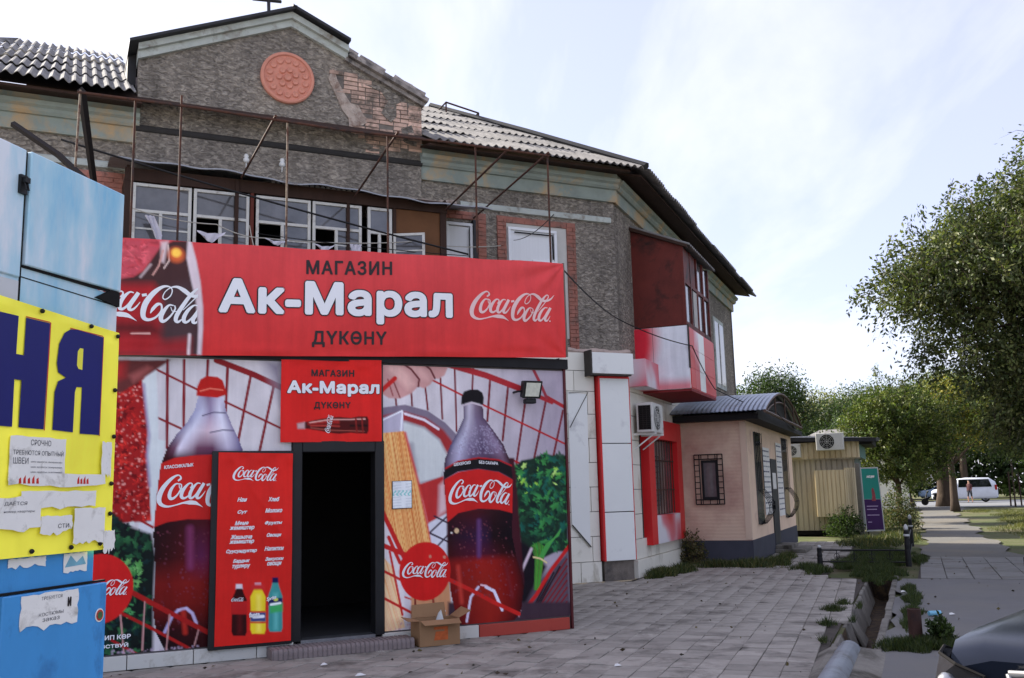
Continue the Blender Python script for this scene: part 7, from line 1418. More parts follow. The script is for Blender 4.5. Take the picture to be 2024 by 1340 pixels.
# dark saloon at the lower right, only its front corner in view
FCR = Fr(1.88+0.87*0.705, 4.62-0.87*0.709, 45.15); ZK = 1.115   # u = from the nose backwards, o = sideways
m_navycar = paint('dark_blue_car_paint', C3(20, 24, 34))
car = thing('parked_car', 'dark glossy car nosing in at the lower right corner', 'car', FCR.p(2.1, 0, 0))
st = []
for x, zs_, hw in ((-0.02, (0.36, 0.55, 0.70, 0.79, 0.825, 0.835), 0.74), (0.06, (0.30, 0.55, 0.72, 0.835, 0.86, 0.87), 0.82), (0.22, (0.26, 0.55, 0.74, 0.865, 0.895, 0.91), 0.865), (0.55, (0.26, 0.55, 0.76, 0.885, 0.925, 0.945), 0.88), (0.95, (0.26, 0.55, 0.78, 0.895, 0.945, 0.97), 0.885), (1.30, (0.26, 0.55, 0.80, 0.905, 0.955, 0.985), 0.885), (1.36, (0.26, 0.55, 0.80, 0.915, 0.965, 1.0), 0.885), (2.05, (0.26, 0.55, 0.80, 0.97, 1.46, 1.51), 0.885), (2.6, (0.26, 0.55, 0.80, 1.0, 1.56, 1.61), 0.885), (3.5, (0.26, 0.55, 0.82, 1.02, 1.54, 1.59), 0.88), (4.05, (0.28, 0.55, 0.84, 1.05, 1.30, 1.36), 0.86), (4.32, (0.32, 0.55, 0.84, 1.02, 1.08, 1.10), 0.80), (4.40, (0.36, 0.55, 0.8, 0.94, 0.98, 1.0), 0.74)):
    top = 0.80 if zs_[4] < 1.2 else 0.68
    st.append((x, [(hw*0.95, zs_[0]), (hw, zs_[1]), (hw, zs_[2]), (hw*0.965, zs_[3]), (hw*top, zs_[4]), (0, zs_[5])]))
loft(FCR, st, m_navycar, car, 'body', sharp=26)
for s_ in (-1, 1):
    wheel(FCR, 0.78, s_, 0.35, 0.80, car); wheel(FCR, 3.4, s_, 0.35, 0.80, car)
    # swept-back clear headlamp wrapping the corner
    P1 = [(-0.045, 0.62, 0.60), (-0.05, 0.76, 0.57), (0.04, 0.86, 0.58), (0.22, 0.90, 0.70), (0.36, 0.90, 0.80), (0.18, 0.872, 0.84), (0.03, 0.835, 0.83), (-0.04, 0.74, 0.80), (-0.045, 0.62, 0.76)]
    mb = MB(); q = [FCR.p(x, s_*y, z) for x, y, z in P1]; c = FCR.p(-0.02, s_*0.845, 0.72); mb.add(q+[c], [(i, (i+1) % 9, 9) for i in range(9)]); hl = mb.build('headlight', mat('clear_lamp', C3(40, 41, 44), 0.12, 0.4, 9, spec=0.35) if s_ == -1 else MATS['clear_lamp'], car, smooth=False)
    mb = MB(); mb.tube([q[i] for i in range(9)]+[q[0]], 0.008, 5); mb.build('lamp_rim', m_black, hl)
    mb = MB(); mb.blob(FCR.p(-0.02, s_*0.79, 0.70), 0.05, 0.05, 0.06); mb.build('lamp_bowl', m_rim, hl, smooth=True)
    mb = MB(); mb.tube([FCR.p(x, s_*y, z*ZK) for x, y, z in ((0.06, 0.46, 0.772), (0.5, 0.52, 0.836), (1.1, 0.58, 0.862))], 0.010, 6); mb.build('bonnet_crease', m_navycar, car, smooth=True)
    mb = MB(); mb.box(FCR, 1.80, 1.88, s_*0.9-0.12 if s_ < 0 else 0.86, s_*0.9+0.04 if s_ < 0 else 1.06, 1.02, 1.16); mb.build('mirror', m_navycar, car, bevel=0.02)
mb = MB(); mb.prism(Fr(*FCR.p(-0.045, 0, 0)[:2], 45.15+90), [(-0.46, 0.55), (0.46, 0.55), (0.50, 0.79), (-0.50, 0.79)], -0.03, 0.03); gr = mb.build('grille', m_black, car)
for k in range(13): u = -0.42+0.07*k; mb = MB(); mb.box(Fr(*FCR.p(-0.045, 0, 0)[:2], 45.15+90), u-0.012, u+0.012, 0.03, 0.045, 0.57, 0.77); mb.build('grille_bar', m_blackal, gr)
mb = MB(); fq = Fr(*FCR.p(-0.05, 0, 0)[:2], 45.15+90)
mb.tube([fq.p(u, 0.035, z) for u, z in ((-0.50, 0.79), (0, 0.82), (0.50, 0.79), (0.46, 0.54), (-0.46, 0.54), (-0.50, 0.79))], 0.016, 6); mb.build('chrome_surround', m_rim, gr, smooth=True)
mb = MB(); mb.box(fq, -0.26, 0.26, 0.03, 0.045, 0.40, 0.51); mb.build('number_plate', m_porc, car)
gl = [(1.30, 0.66, 0.985), (1.86, 0.575, 1.352)]
mb = MB(); mb.quad(FCR.p(1.40, -0.66, 1.0), FCR.p(1.40, 0.66, 1.0), FCR.p(2.03, 0.57, 1.49), FCR.p(2.03, -0.57, 1.49)); mb.build('windscreen', m_cglass, car)
for s_ in (-1, 1): mb = MB(); mb.quad(FCR.p(1.65, s_*0.86, 1.0), FCR.p(3.6, s_*0.855, 1.05), FCR.p(3.3, s_*0.66, 1.50), FCR.p(2.15, s_*0.66, 1.46)); mb.build('side_window', m_cglass, car)
# distant white van, side on
FV = Fr(34.3, 80.9, 116); m_vanwhite = paint('white_van_paint', C3(206, 210, 218), 0.3)
van = thing('white_van', 'white people carrier parked across the end of the path', 'van', FV.p(2.4, 0, 0))
st = []
for x, zs_, hw in ((0.0, (0.35, 0.5, 0.72, 0.85, 0.9, 0.92), 0.70), (0.15, (0.28, 0.5, 0.82, 0.95, 1.02, 1.04), 0.82), (0.9, (0.28, 0.5, 0.9, 1.08, 1.16, 1.18), 0.88), (1.2, (0.28, 0.5, 0.92, 1.12, 1.30, 1.33), 0.89), (1.9, (0.28, 0.5, 0.95, 1.15, 1.82, 1.88), 0.9), (2.6, (0.28, 0.5, 0.95, 1.15, 1.90, 1.96), 0.9), (4.3, (0.28, 0.5, 0.95, 1.15, 1.86, 1.93), 0.9), (4.75, (0.3, 0.5, 0.95, 1.12, 1.5, 1.6), 0.86), (4.9, (0.4, 0.5, 0.9, 1.05, 1.1, 1.12), 0.8)):
    st.append((x, [(hw*0.96, zs_[0]), (hw, zs_[1]), (hw, zs_[2]), (hw*0.97, zs_[3]), (hw*0.80, zs_[4]), (0, zs_[5])]))
loft(FV, st, m_vanwhite, van, 'body')
for s_ in (-1, 1):
    wheel(FV, 0.95, s_, 0.33, 0.84, van); wheel(FV, 3.95, s_, 0.33, 0.84, van)
    mb = MB(); mb.quad(FV.p(2.05, s_*0.895, 1.2), FV.p(4.5, s_*0.89, 1.2), FV.p(4.3, s_*0.745, 1.80), FV.p(2.1, s_*0.755, 1.82)); mb.build('side_window', m_cglass, van); mb = MB(); mb.quad(FV.p(1.15, s_*0.90, 1.17), FV.p(1.95, s_*0.895, 1.19), FV.p(2.0, s_*0.755, 1.80), FV.p(1.75, s_*0.79, 1.68)); mb.build('front_window', m_cglass, van)
mb = MB(); mb.quad(FV.p(1.18, -0.7, 1.36), FV.p(1.18, 0.7, 1.36), FV.p(1.86, 0.66, 1.87), FV.p(1.86, -0.66, 1.87)); mb.build('windscreen', m_cglass, van)
for s_ in (-1, 1): mb = MB(); mb.box(FV, 4.70, 4.86, s_*0.84-0.03, s_*0.84+0.03, 0.95, 1.35); mb.build('tail_light', MATS.get('tail_red') or mat('tail_red', C3(150, 20, 20), 0.3, 0.1, 3), van)
# more traffic far behind, mostly hidden by trunks
for k, (x, y, yaw, col, lb) in enumerate(((41.5, 101, 118, (150, 170, 196), 'pale blue car far beyond the tree trunks'), (52.0, 108, 116, (190, 190, 186), 'light grey car far beyond the white van'), (33.0, 99, 118, (196, 196, 190), 'off white car glimpsed between the left tree trunks'))):
    f_ = Fr(x, y, yaw); c_ = thing('distant_car', lb, 'car', f_.p(2, 0, 0), 'cars far down the street'); st = []
    for xx, zs_, hw in ((0.0, (0.3, 0.45, 0.6, 0.7, 0.74, 0.75), 0.7), (0.3, (0.22, 0.45, 0.68, 0.8, 0.84, 0.86), 0.84), (1.2, (0.22, 0.45, 0.7, 0.92, 0.96, 0.98), 0.86), (1.9, (0.22, 0.45, 0.72, 0.95, 1.38, 1.42), 0.86), (3.0, (0.22, 0.45, 0.72, 0.96, 1.40, 1.44), 0.86), (3.8, (0.22, 0.45, 0.72, 0.98, 1.04, 1.06), 0.84), (4.2, (0.3, 0.45, 0.7, 0.9, 0.95, 0.96), 0.76)): st.append((xx, [(hw*.95, zs_[0]), (hw, zs_[1]), (hw, zs_[2]), (hw*.96, zs_[3]), (hw*(0.8 if zs_[4] < 1.1 else 0.68), zs_[4]), (0, zs_[5])]))
    loft(f_, st, paint('far_car_%d' % k, C3(*col), 0.3), c_, 'body')
    for s_ in (-1, 1):
        mb = MB(); mb.quad(f_.p(1.4, s_*0.845, 1.0), f_.p(3.6, s_*0.84, 1.02), f_.p(3.1, s_*0.63, 1.36), f_.p(1.95, s_*0.64, 1.35)); mb.build('side_window', m_cglass, c_); wheel(f_, 0.75, s_, 0.3, 0.78, c_); wheel(f_, 3.35, s_, 0.3, 0.78, c_)
# motor scooter by the trunk
sc_ = thing('scooter', 'dark motor scooter parked against the thick tree trunk', 'scooter', (30.4, 71.5, 0)); FSC = Fr(29.8, 71.6, 100)
for x in (0.0, 1.2): mb = MB(); mb.lathe(FSC.p(x, -0.05, 0.26), [(0.12, 0), (0.25, 0.01), (0.26, 0.05), (0.25, 0.09), (0.12, 0.1)], 18, axis=FSC.N); mb.build('wheel', m_tyre, sc_)
mb = MB(); mb.tube([FSC.p(0.0, 0, 0.3), FSC.p(0.2, 0, 0.95), FSC.p(0.28, 0, 1.05)], 0.05, 8); mb.build('steering_column', m_blackal, sc_); mb = MB(); mb.tube([FSC.p(0.26, -0.3, 1.02), FSC.p(0.26, 0.3, 1.02)], 0.025, 6); mb.build('handlebar', m_blackal, sc_); mb = MB(); mb.blob(FSC.p(0.95, 0, 0.55), 0.42, 0.20, 0.25, 12, 8); mb.build('body', m_blackal, sc_, smooth=True); mb = MB(); mb.blob(FSC.p(0.85, 0, 0.80), 0.40, 0.16, 0.08, 12, 6); mb.build('seat', m_tyre, sc_, smooth=True); mb = MB(); mb.box(FSC, 0.1, 0.6, -0.14, 0.14, 0.25, 0.32); mb.build('footboard', m_blackal, sc_)
# ================================================================== person beyond the path
def person(loc, yaw):
    f_ = Fr(loc[0], loc[1], yaw); P = lambda u, o, z: f_.p(u, o, z)-np.array([loc[0], loc[1], 0])
    J = {'pel': (P(0, 0, 0.92), .145), 'sp': (P(0.01, 0, 1.12), .135), 'ch': (P(0.02, 0, 1.32), .15), 'nk': (P(0.02, 0, 1.48), .055), 'hd0': (P(0.04, 0, 1.56), .075), 'hd1': (P(0.045, 0, 1.66), .085), 'hd2': (P(0.04, 0, 1.74), .055)}
    ed = [('pel', 'sp'), ('sp', 'ch'), ('ch', 'nk'), ('nk', 'hd0'), ('hd0', 'hd1'), ('hd1', 'hd2')]
    for s_, n, st_ in ((1, 'r', 0.10), (-1, 'l', -0.12)):
        J.update({n+'sh': (P(0.01, s_*0.18, 1.40), .06), n+'el': (P(-0.02-st_*0.6, s_*0.22, 1.14), .045), n+'wr': (P(0.10-st_, s_*0.20, 0.93), .033), n+'ha': (P(0.13-st_, s_*0.19, 0.85), .036),
                  n+'hi': (P(0, s_*0.09, 0.88), .10), n+'kn': (P(0.05+st_, s_*0.09, 0.50), .065), n+'an': (P(-0.02+st_*1.4, s_*0.09, 0.09), .042), n+'to': (P(0.14+st_*1.4, s_*0.10, 0.03), .035)})
        ed += [('ch', n+'sh'), (n+'sh', n+'el'), (n+'el', n+'wr'), (n+'wr', n+'ha'), ('pel', n+'hi'), (n+'hi', n+'kn'), (n+'kn', n+'an'), (n+'an', n+'to')]
        for k in range(5):
            t_ = n+'f%d' % k; q = J[n+'ha'][0]; J[t_] = (q+f_.D*(0.03-0.014*k)+np.array([0, 0, -0.06 if k < 4 else -0.02])+f_.D*(0.035 if k == 4 else 0), .010); ed.append((n+'ha', t_))
    names = list(J); me = bpy.data.meshes.new('person'); me.from_pydata([tuple(J[k][0]) for k in names], [(names.index(a), names.index(b)) for a, b in ed], [])
    o = bpy.data.objects.new('person', me); COL.objects.link(o); o.location = (loc[0], loc[1], 0); o['_base'] = [loc[0], loc[1], 0]
    sk = o.modifiers.new('skin', 'SKIN'); 
    for i, k in enumerate(names): me.skin_vertices[0].data[i].radius = (J[k][1], J[k][1])
    me.skin_vertices[0].data[0].use_root = True
    ss = o.modifiers.new('sub', 'SUBSURF'); ss.levels = ss.render_levels = 1
    m, t, b = newmat('person_skin_cloth'); tc_ = N_(t, 'ShaderNodeTexCoord'); sp = N_(t, 'ShaderNodeSeparateXYZ'); t.links.new(tc_.outputs['Object'], sp.inputs[0]); mr = N_(t, 'ShaderNodeMapRange'); mr.inputs['From Max'].default_value = 2.0; t.links.new(sp.outputs['Z'], mr.inputs['Value'])
    c = ramp(t, mr.outputs[0], [(0.0, C3(30, 30, 34)), (0.03, C3(186, 140, 116)), (0.235, C3(40, 42, 48)), (0.47, C3(76, 34, 36)), (0.735, C3(190, 146, 122)), (0.845, C3(34, 28, 26))]); t.nodes[-1].color_ramp.interpolation = 'CONSTANT'; t.links.new(c, b.inputs['Base Color']); b.inputs['Roughness'].default_value = 0.8
    me.materials.append(m); tag(o, 'person in a dark red top and dark knee length bottoms walking past the white van', 'person'); return o
pers = person((35.9, 77.6), 230)
mb = MB(); mb.blob((35.9+0.0, 77.6, 1.68), 0.10, 0.11, 0.12, 10, 8); mb.build('hair', mat('dark_hair', C3(26, 22, 20), 0.7, 0.2, 20), pers, smooth=True)
# grey hip roof of a house far behind the hut
fh = thing('far_house', 'low house with a pale grey hip roof behind the beige hut', 'house', (20.5, 62, 0)); FFH = Fr(20.5, 62, 112.34)
mb = MB(); mb.box(FFH, -4, 4, -6, 0, 0, 3.6); mb.build('wall', m_clad, fh); mb = MB(); mb.add([FFH.p(*q) for q in ((-4.4, 0.4, 3.55), (4.4, 0.4, 3.55), (4.4, -6.4, 3.55), (-4.4, -6.4, 3.55), (-1.2, -3, 5.3), (1.2, -3, 5.3))], [(0, 1, 5, 4), (1, 2, 5), (2, 3, 4, 5), (3, 0, 4), (3, 2, 1, 0)]); mb.build('roof', m_slate, fh)
# ================================================================== vegetation
def m_leaf_(name, trans=0.27):
    m, t, b = newmat(name); a = N_(t, 'ShaderNodeAttribute', attribute_name='Col'); t.links.new(a.outputs['Color'], b.inputs['Base Color']); b.inputs['Roughness'].default_value = 0.5; b.inputs['Specular IOR Level'].default_value = 0.25
    tr = N_(t, 'ShaderNodeBsdfTranslucent'); hs = N_(t, 'ShaderNodeMix', data_type='RGBA', blend_type='MULTIPLY'); hs.inputs['Factor'].default_value = 1; t.links.new(a.outputs['Color'], hs.inputs['A']); hs.inputs['B'].default_value = (1.2, 1.3, 0.6, 1); t.links.new(hs.outputs['Result'], tr.inputs['Color'])
    mx_ = N_(t, 'ShaderNodeMixShader'); mx_.inputs[0].default_value = trans; t.links.new(b.outputs[0], mx_.inputs[1]); t.links.new(tr.outputs[0], mx_.inputs[2]); o = [n for n in t.nodes if n.type == 'OUTPUT_MATERIAL'][0]; t.links.new(mx_.outputs[0], o.inputs[0]); return m
m_leaf = m_leaf_('foliage'); m_bark = mat('bark', C3(74, 62, 52), 0.95, 0.3, 5, 0.9, 18, 0.03, aniso=(1, 1, 0.25)); m_twig = mat('bare_twig', C3(158, 138, 120), 0.9, 0.2, 6)
def unit(a): return a/(np.linalg.norm(a, axis=1)[:, None]+1e-9)
def leaf_mesh(name, cen, axis, size, cols, parent, m_, ratio=0.45, seed=0, fold=0.15):
    r_ = np.random.default_rng(seed); n = len(cen); ax = unit(axis); nr = unit(np.cross(ax, r_.standard_normal((n, 3)))); sd = np.cross(ax, nr); L = size[:, None]; W = L*ratio
    v = np.stack([cen-ax*L*0.5, cen+sd*W*0.5+nr*W*fold, cen+ax*L*0.5, cen-sd*W*0.5+nr*W*fold], 1).reshape(-1, 3); f = np.arange(4*n).reshape(n, 4); return np_mesh(name, v, f, m_, parent=parent, cols=np.repeat(cols, 4, 0))
def crown_points(blobs, ncl, r_):
    w_ = np.array([b[6] if len(b) > 6 else b[3]*b[4]*b[5] for b in blobs], float); k = r_.choice(len(blobs), ncl, p=w_/w_.sum()); B = np.array([b[:6] for b in blobs])[k]; d = unit(r_.standard_normal((ncl, 3))); rad = r_.random(ncl)**(1/2.4)*(0.86+0.2*np.sin(d[:, 0]*7+k)*np.sin(d[:, 2]*6+d[:, 1]*5)); return B[:, :3]+d*rad[:, None]*B[:, 3:6], d
def tree(name, label, base, trunk_top, tr, blobs, nleaf, lsize, pal, seed, per=26, spread=0.32, group=None, lean=(0, 0), limbs=14, spray=0.0, droop=0.2, trunk_m=None):
    r_ = np.random.default_rng(seed); t_ = thing(name, label, 'tree', base, group); base = np.array(base, float); top = np.array([base[0]+lean[0], base[1]+lean[1], trunk_top])
    mb = MB(); n = 8; path = [base+(top-base)*k/n+np.array([0.10*math.sin(k*1.7+seed), 0.10*math.cos(k*1.3+seed), 0])*(k/n) for k in range(n+1)]; path[0] = base-np.array([0, 0, 0.1]); mb.tube(path, [tr*1.35 if k == 0 else tr*(1.06-0.6*k/n) for k in range(n+1)], 10); mb.build('trunk', trunk_m or m_bark, t_, smooth=True)
    ncl = max(20, nleaf//per); C_, d = crown_points([tuple(np.array(b[:3])+base)+tuple(b[3:]) for b in blobs], ncl, r_)
    mb = MB(); pick = r_.choice(ncl, min(limbs, ncl), replace=False)
    for j in pick:
        k = int(r_.integers(n//2, n+1)); a = path[k]; c = C_[j]; md_ = (a+c)/2+np.array([0, 0, 0.12*np.linalg.norm(c-a)]); rr = tr*0.42*(1.1-0.5*k/n); mb.tube([a, (a+md_)/2+r_.standard_normal(3)*0.08, md_, (md_+c)/2+r_.standard_normal(3)*0.12, c], [rr, rr*0.75, rr*0.5, rr*0.3, rr*0.1], 6)
    lo = mb.build('limbs', m_bark, t_, smooth=True); stuff(lo)
    idx = np.repeat(np.arange(ncl), per); N = len(idx)
    if spray:       # leaves set along drooping twigs, each twig a thin stem of its own
        dd = unit(d*np.array([1, 1, 0.5])+r_.standard_normal((ncl, 3))*0.45+np.array([0, 0, -droop])); Lr = spray*r_.uniform(0.5, 1.3, ncl); t = r_.random(N); bend = np.array([0, 0, -1.0])*(t*t*0.25*Lr[idx])[:, None]
        cen = C_[idx]+dd[idx]*((t-0.4)*Lr[idx])[:, None]+bend+np.clip(r_.standard_normal((N, 3)), -1.7, 1.7)*(0.035+0.05*Lr[idx])[:, None]; ax = dd[idx]*0.8+r_.standard_normal((N, 3))*0.55
        a0 = C_-dd*(0.45*Lr)[:, None]; a1 = C_+dd*(0.1*Lr)[:, None]; a2 = C_+dd*(0.6*Lr)[:, None]-np.array([0, 0, 1.0])*(0.25*Lr)[:, None]; sx = unit(np.cross(dd, r_.standard_normal((ncl, 3))))*0.006
        V = np.stack([a0-sx, a0+sx, a1-sx*0.7, a1+sx*0.7, a2-sx*0.2, a2+sx*0.2], 1).reshape(-1, 3); k6 = np.arange(ncl)[:, None]*6; Fq = np.concatenate([k6+np.array([[0, 1, 3, 2]]), k6+np.array([[2, 3, 5, 4]])]); stuff(np_mesh('twigs', V, Fq, m_bark, parent=t_))
    else:
        sp = spread*r_.uniform(0.5, 1.5, ncl)[idx]; cen = C_[idx]+np.clip(r_.standard_normal((N, 3)), -1.8, 1.8)*sp[:, None]*np.array([1, 1, 0.75]); ax = d[idx]*0.5+r_.standard_normal((N, 3))*0.7+np.array([0, 0, -droop])
    tone = r_.uniform(0.55, 1.45, ncl)[idx]*r_.uniform(0.8, 1.2, N); pc = np.array([C3(*p_) for p_ in pal]); cl = r_.integers(0, len(pal), ncl)[idx]; alt = r_.integers(0, len(pal), N); use = r_.random(N) < 0.35; cols = pc[np.where(use, alt, cl)]*tone[:, None]
    leaf_mesh('crown', cen, ax, lsize*r_.uniform(0.6, 1.35, N), cols, t_, m_leaf, seed=seed); return t_, C_, path
G1 = [(70, 88, 42), (84, 102, 48), (56, 74, 38), (106, 116, 58), (78, 92, 50)]
GE = [(76, 88, 50), (92, 102, 56), (62, 74, 44), (110, 114, 68), (80, 88, 54)]
G2 = [(74, 90, 44), (90, 104, 50), (60, 76, 40), (106, 112, 62)]
GY = [(134, 130, 54), (152, 138, 60), (104, 114, 50), (84, 100, 46)]
GD = [(60, 78, 42), (72, 90, 46), (50, 66, 38)]
# big elm at the right edge, its trunk outside the picture; long leafless switches hang in it
elm, Ce, pe = tree('elm_tree', 'big leafy tree overhanging the right edge with bare hanging switches', (13.6, 19.2, 0), 6.0, 0.33,
    [(-2.6, 0.6, 6.3, 2.7, 2.8, 2.1), (0.4, 0.4, 7.6, 3.9, 3.6, 2.4), (-4.3, 0.4, 5.9, 1.8, 2.0, 1.2), (-1.6, 0.2, 4.6, 2.5, 2.5, 1.5), (1.8, -1.2, 5.6, 3.2, 3.0, 2.4), (-5.2, 0.6, 5.7, 1.2, 1.4, 0.9), (-0.6, 0.8, 3.2, 1.9, 2.1, 1.0), (-3.5, 0.4, 3.9, 1.2, 1.4, 0.8), (-1.9, 0.4, 7.6, 1.5, 1.6, 1.0), (1.0, 0.2, 2.9, 2.2, 2.0, 0.9), (-2.2, 0.6, 3.2, 1.7, 1.8, 1.0), (-0.6, 0.0, 2.3, 1.9, 1.8, 0.8), (-4.4, 0.4, 4.3, 1.2, 1.4, 0.9), (-3.0, 0.4, 2.9, 1.3, 1.4, 0.8), (0.4, -0.6, 2.0, 2.0, 1.8, 0.7)],
    275000, 0.100, GE, 11, per=26, spread=0.27, limbs=60, droop=0.55, spray=0.75)
r_ = np.random.default_rng(5); mb = MB()
for k in range(300):
    a = np.array([13.6, 19.2, 0])+np.array([r_.uniform(-3.2, 0.6), r_.uniform(-4.0, -2.6), r_.uniform(4.4, 6.2)]); L = r_.uniform(0.9, 2.3); dr = np.array([r_.uniform(-0.35, 0.35), r_.uniform(-0.2, 0.2), 0]); path = [a]; 
    for j in range(1, 6): t = j/5; path.append(a+dr*L*t+np.array([0.05*math.sin(j*2+k), 0.05*math.cos(j*1.4+k), -L*t**1.4]))
    mb.tube(path, [0.014, 0.012, 0.010, 0.008, 0.006, 0.003], 4, cap=False)
stuff(mb.build('bare_switches', m_twig, elm))
# mid-distance trees behind the hut and along the path
tree('willow_tree', 'bright green bushy tree with upright shoots behind the beige hut', (16.0, 41.0, 0), 3.0, 0.14, [(0, 0, 4.4, 2.0, 2.0, 2.0), (-1.2, 0, 3.6, 1.6, 1.6, 1.6), (1.4, 0.4, 4.0, 1.8, 1.8, 2.0), (0.3, 0, 2.4, 2.2, 2.0, 1.2)], 36000, 0.13, G2, 21, per=22, spread=0.30, limbs=26, droop=-0.7, spray=0.9, group='trees along the path')
tree('roadside_tree', 'yellowing tree behind the bright bushy one', (25.0, 56.0, 0), 5.0, 0.22, [(0, 0, 6.2, 2.4, 2.4, 1.9), (-1.5, 0, 5.0, 2.0, 2.0, 1.5), (1.8, 0, 5.2, 2.2, 2.0, 1.7)], 26000, 0.15, GY, 22, per=22, spread=0.34, group='trees along the path')
tree('roadside_tree', 'tree with a thick forked trunk left of the white van', (29.9, 68.3, 0), 6.0, 0.56, [(0, 0, 7.0, 4.2, 4.0, 2.9), (-3.4, 0, 5.6, 2.6, 2.6, 2.0), (3.6, -1, 5.2, 3.0, 3.0, 2.4), (0, -1.5, 4.6, 3.6, 2.5, 1.2), (6.5, 0, 5.2, 3.0, 3.0, 2.6)], 60000, 0.17, GD+G1[:2], 23, per=22, spread=0.42, group='trees along the path', limbs=24)
tree('roadside_tree', 'leaning tree with a dark trunk at the left verge of the path', (27.3, 68.6, 0), 6.0, 0.46, [(-0.8, 0, 6.0, 3.4, 3.2, 2.6), (-3.0, 0, 4.8, 2.6, 2.4, 2.0), (-4.6, 0.5, 3.6, 2.2, 2.2, 1.8), (-1.5, -1, 4.0, 2.6, 2.0, 1.2)], 46000, 0.17, GD, 24, per=22, spread=0.40, lean=(-1.6, 0), group='trees along the path')
tree('roadside_tree', 'leafy tree standing right of the path before the road', (22.2, 38.5, 0), 5.5, 0.22, [(0, 0, 6.6, 3.0, 2.8, 2.5), (-1.8, -0.6, 5.2, 2.3, 2.2, 1.7), (0.6, -0.6, 4.2, 2.8, 2.4, 1.5), (2.4, 0, 5.2, 2.6, 2.6, 2.4), (2.8, -0.6, 3.6, 2.4, 2.2, 1.3), (-2.6, -0.3, 4.2, 1.5, 1.6, 1.0)], 90000, 0.125, GE+G2, 25, per=24, spread=0.32, group='trees along the path', limbs=26, spray=0.9, droop=0.3)
tree('roadside_tree', 'slim trunked tree rising behind the white van', (44.5, 97, 0), 8.0, 0.40, [(0, 0, 9.5, 5.0, 4.0, 3.6), (-4, 0, 8, 3.5, 3, 2.6), (4.5, 0, 8, 4.5, 4, 3.2)], 30000, 0.24, GD+G1[:1], 26, per=20, spread=0.55, group='trees along the path')
tree('roadside_tree', 'dark tree filling the gap beyond the left trunk', (33.0, 93.0, 0), 6.0, 0.30, [(0, 0, 7.0, 5.0, 4.0, 4.2), (-5, 2, 6, 3.5, 3, 3.2)], 26000, 0.24, GD, 27, per=20, spread=0.55, group='trees along the path')
tree('roadside_tree', 'broad dark tree at the far right beyond the road', (62.0, 112.0, 0), 8.0, 0.4, [(0, 0, 8.5, 8.0, 5.0, 5.5), (-9, 2, 8, 5, 4, 4.5), (9, 0, 9, 7, 5, 6)], 34000, 0.30, GD+G1[:1], 28, per=20, spread=0.7, group='trees along the path')
tree('staked_sapling', 'young sapling between two stakes on the far lawn', (32.3, 63.6, 0), 3.4, 0.05, [(0, 0, 4.2, 0.9, 0.9, 1.3)], 3000, 0.14, G2, 29, per=20, spread=0.25, limbs=8)
mb = MB(); mb.tube([(32.0, 63.6, 0), (32.05, 63.6, 2.2)], 0.05, 6); tag(mb.build('stake', m_wood_dark), 'left dark stake of the young sapling', 'stake', 'sapling stakes'); mb = MB(); mb.tube([(32.65, 63.5, 0), (32.6, 63.5, 2.2)], 0.05, 6); tag(mb.build('stake', m_wood_dark), 'right dark stake of the young sapling', 'stake', 'sapling stakes')
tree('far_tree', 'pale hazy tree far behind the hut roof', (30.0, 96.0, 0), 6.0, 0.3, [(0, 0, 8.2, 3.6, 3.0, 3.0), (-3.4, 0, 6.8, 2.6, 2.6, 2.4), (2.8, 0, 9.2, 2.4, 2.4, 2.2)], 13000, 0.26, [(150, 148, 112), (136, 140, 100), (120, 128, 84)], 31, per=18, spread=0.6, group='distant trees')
tree('far_tree', 'dark rounded tree just behind the end of the grey building', (13.9, 52.0, 0), 5.0, 0.25, [(0, 0, 6.6, 1.9, 1.9, 1.5), (-1.2, 0, 5.6, 1.6, 1.6, 1.4), (0.9, 0, 5.6, 1.8, 1.6, 1.3)], 14000, 0.16, GD, 32, per=20, spread=0.35, group='distant trees')
r_ = np.random.default_rng(77); n = 130000; tt = r_.uniform(-30, 110, n); zz = r_.random(n)**0.8*(8.5+2.5*np.sin(tt*0.21)+1.5*np.sin(tt*0.53+1)); P_ = FG.P(np.stack([108+r_.uniform(0, 7, n), tt, 0.2+zz], 1)); pc = np.array([C3(*p_) for p_ in GD+G1[:2]]); cl = (np.floor(tt/3.1).astype(int)*7+np.floor(zz/1.7).astype(int)*3) % len(pc)
bo = leaf_mesh('tree_belt', P_, r_.standard_normal((n, 3)), 0.55*r_.uniform(0.6, 1.4, n), pc[cl]*r_.uniform(0.6, 1.15, n)[:, None], None, m_leaf, 0.6, 78); stuff(bo); bo['label'] = 'dark belt of trees far beyond the road'; bo['category'] = 'trees'
# shrubs and weeds
def shrub(name, label, base, rx, rz, n, ls, pal, seed, cat='shrub'):
    r_ = np.random.default_rng(seed); t_ = thing(name, label, cat, base); b = np.array(base, float); m_ = n//10; d = unit(r_.standard_normal((m_, 3))); d[:, 2] = np.abs(d[:, 2]); C_ = b+d*(r_.random(m_)**0.45)[:, None]*np.array([rx, rx, rz]); mb = MB()
    for c in C_[::max(1, m_//26)]: mb.tube([b+(c-b)*np.array([0.2, 0.2, 0]), (b+c)/2+np.array([0, 0, 0.05]), c], [0.012, 0.008, 0.004], 4)
    stuff(mb.build('stems', m_bark, t_)); idx = np.repeat(np.arange(m_), 10); cen = C_[idx]+r_.standard_normal((len(idx), 3))*0.13*rx; cen[:, 2] = np.maximum(cen[:, 2], 0.01); pc = np.array([C3(*p_) for p_ in pal]); cols = pc[r_.integers(0, len(pal), len(idx))]*r_.uniform(0.7, 1.25, len(idx))[:, None]; leaf_mesh('leaves', cen, r_.standard_normal((len(idx), 3))+d[idx], ls*r_.uniform(0.6, 1.3, len(idx)), cols, t_, m_leaf, 0.5, seed)
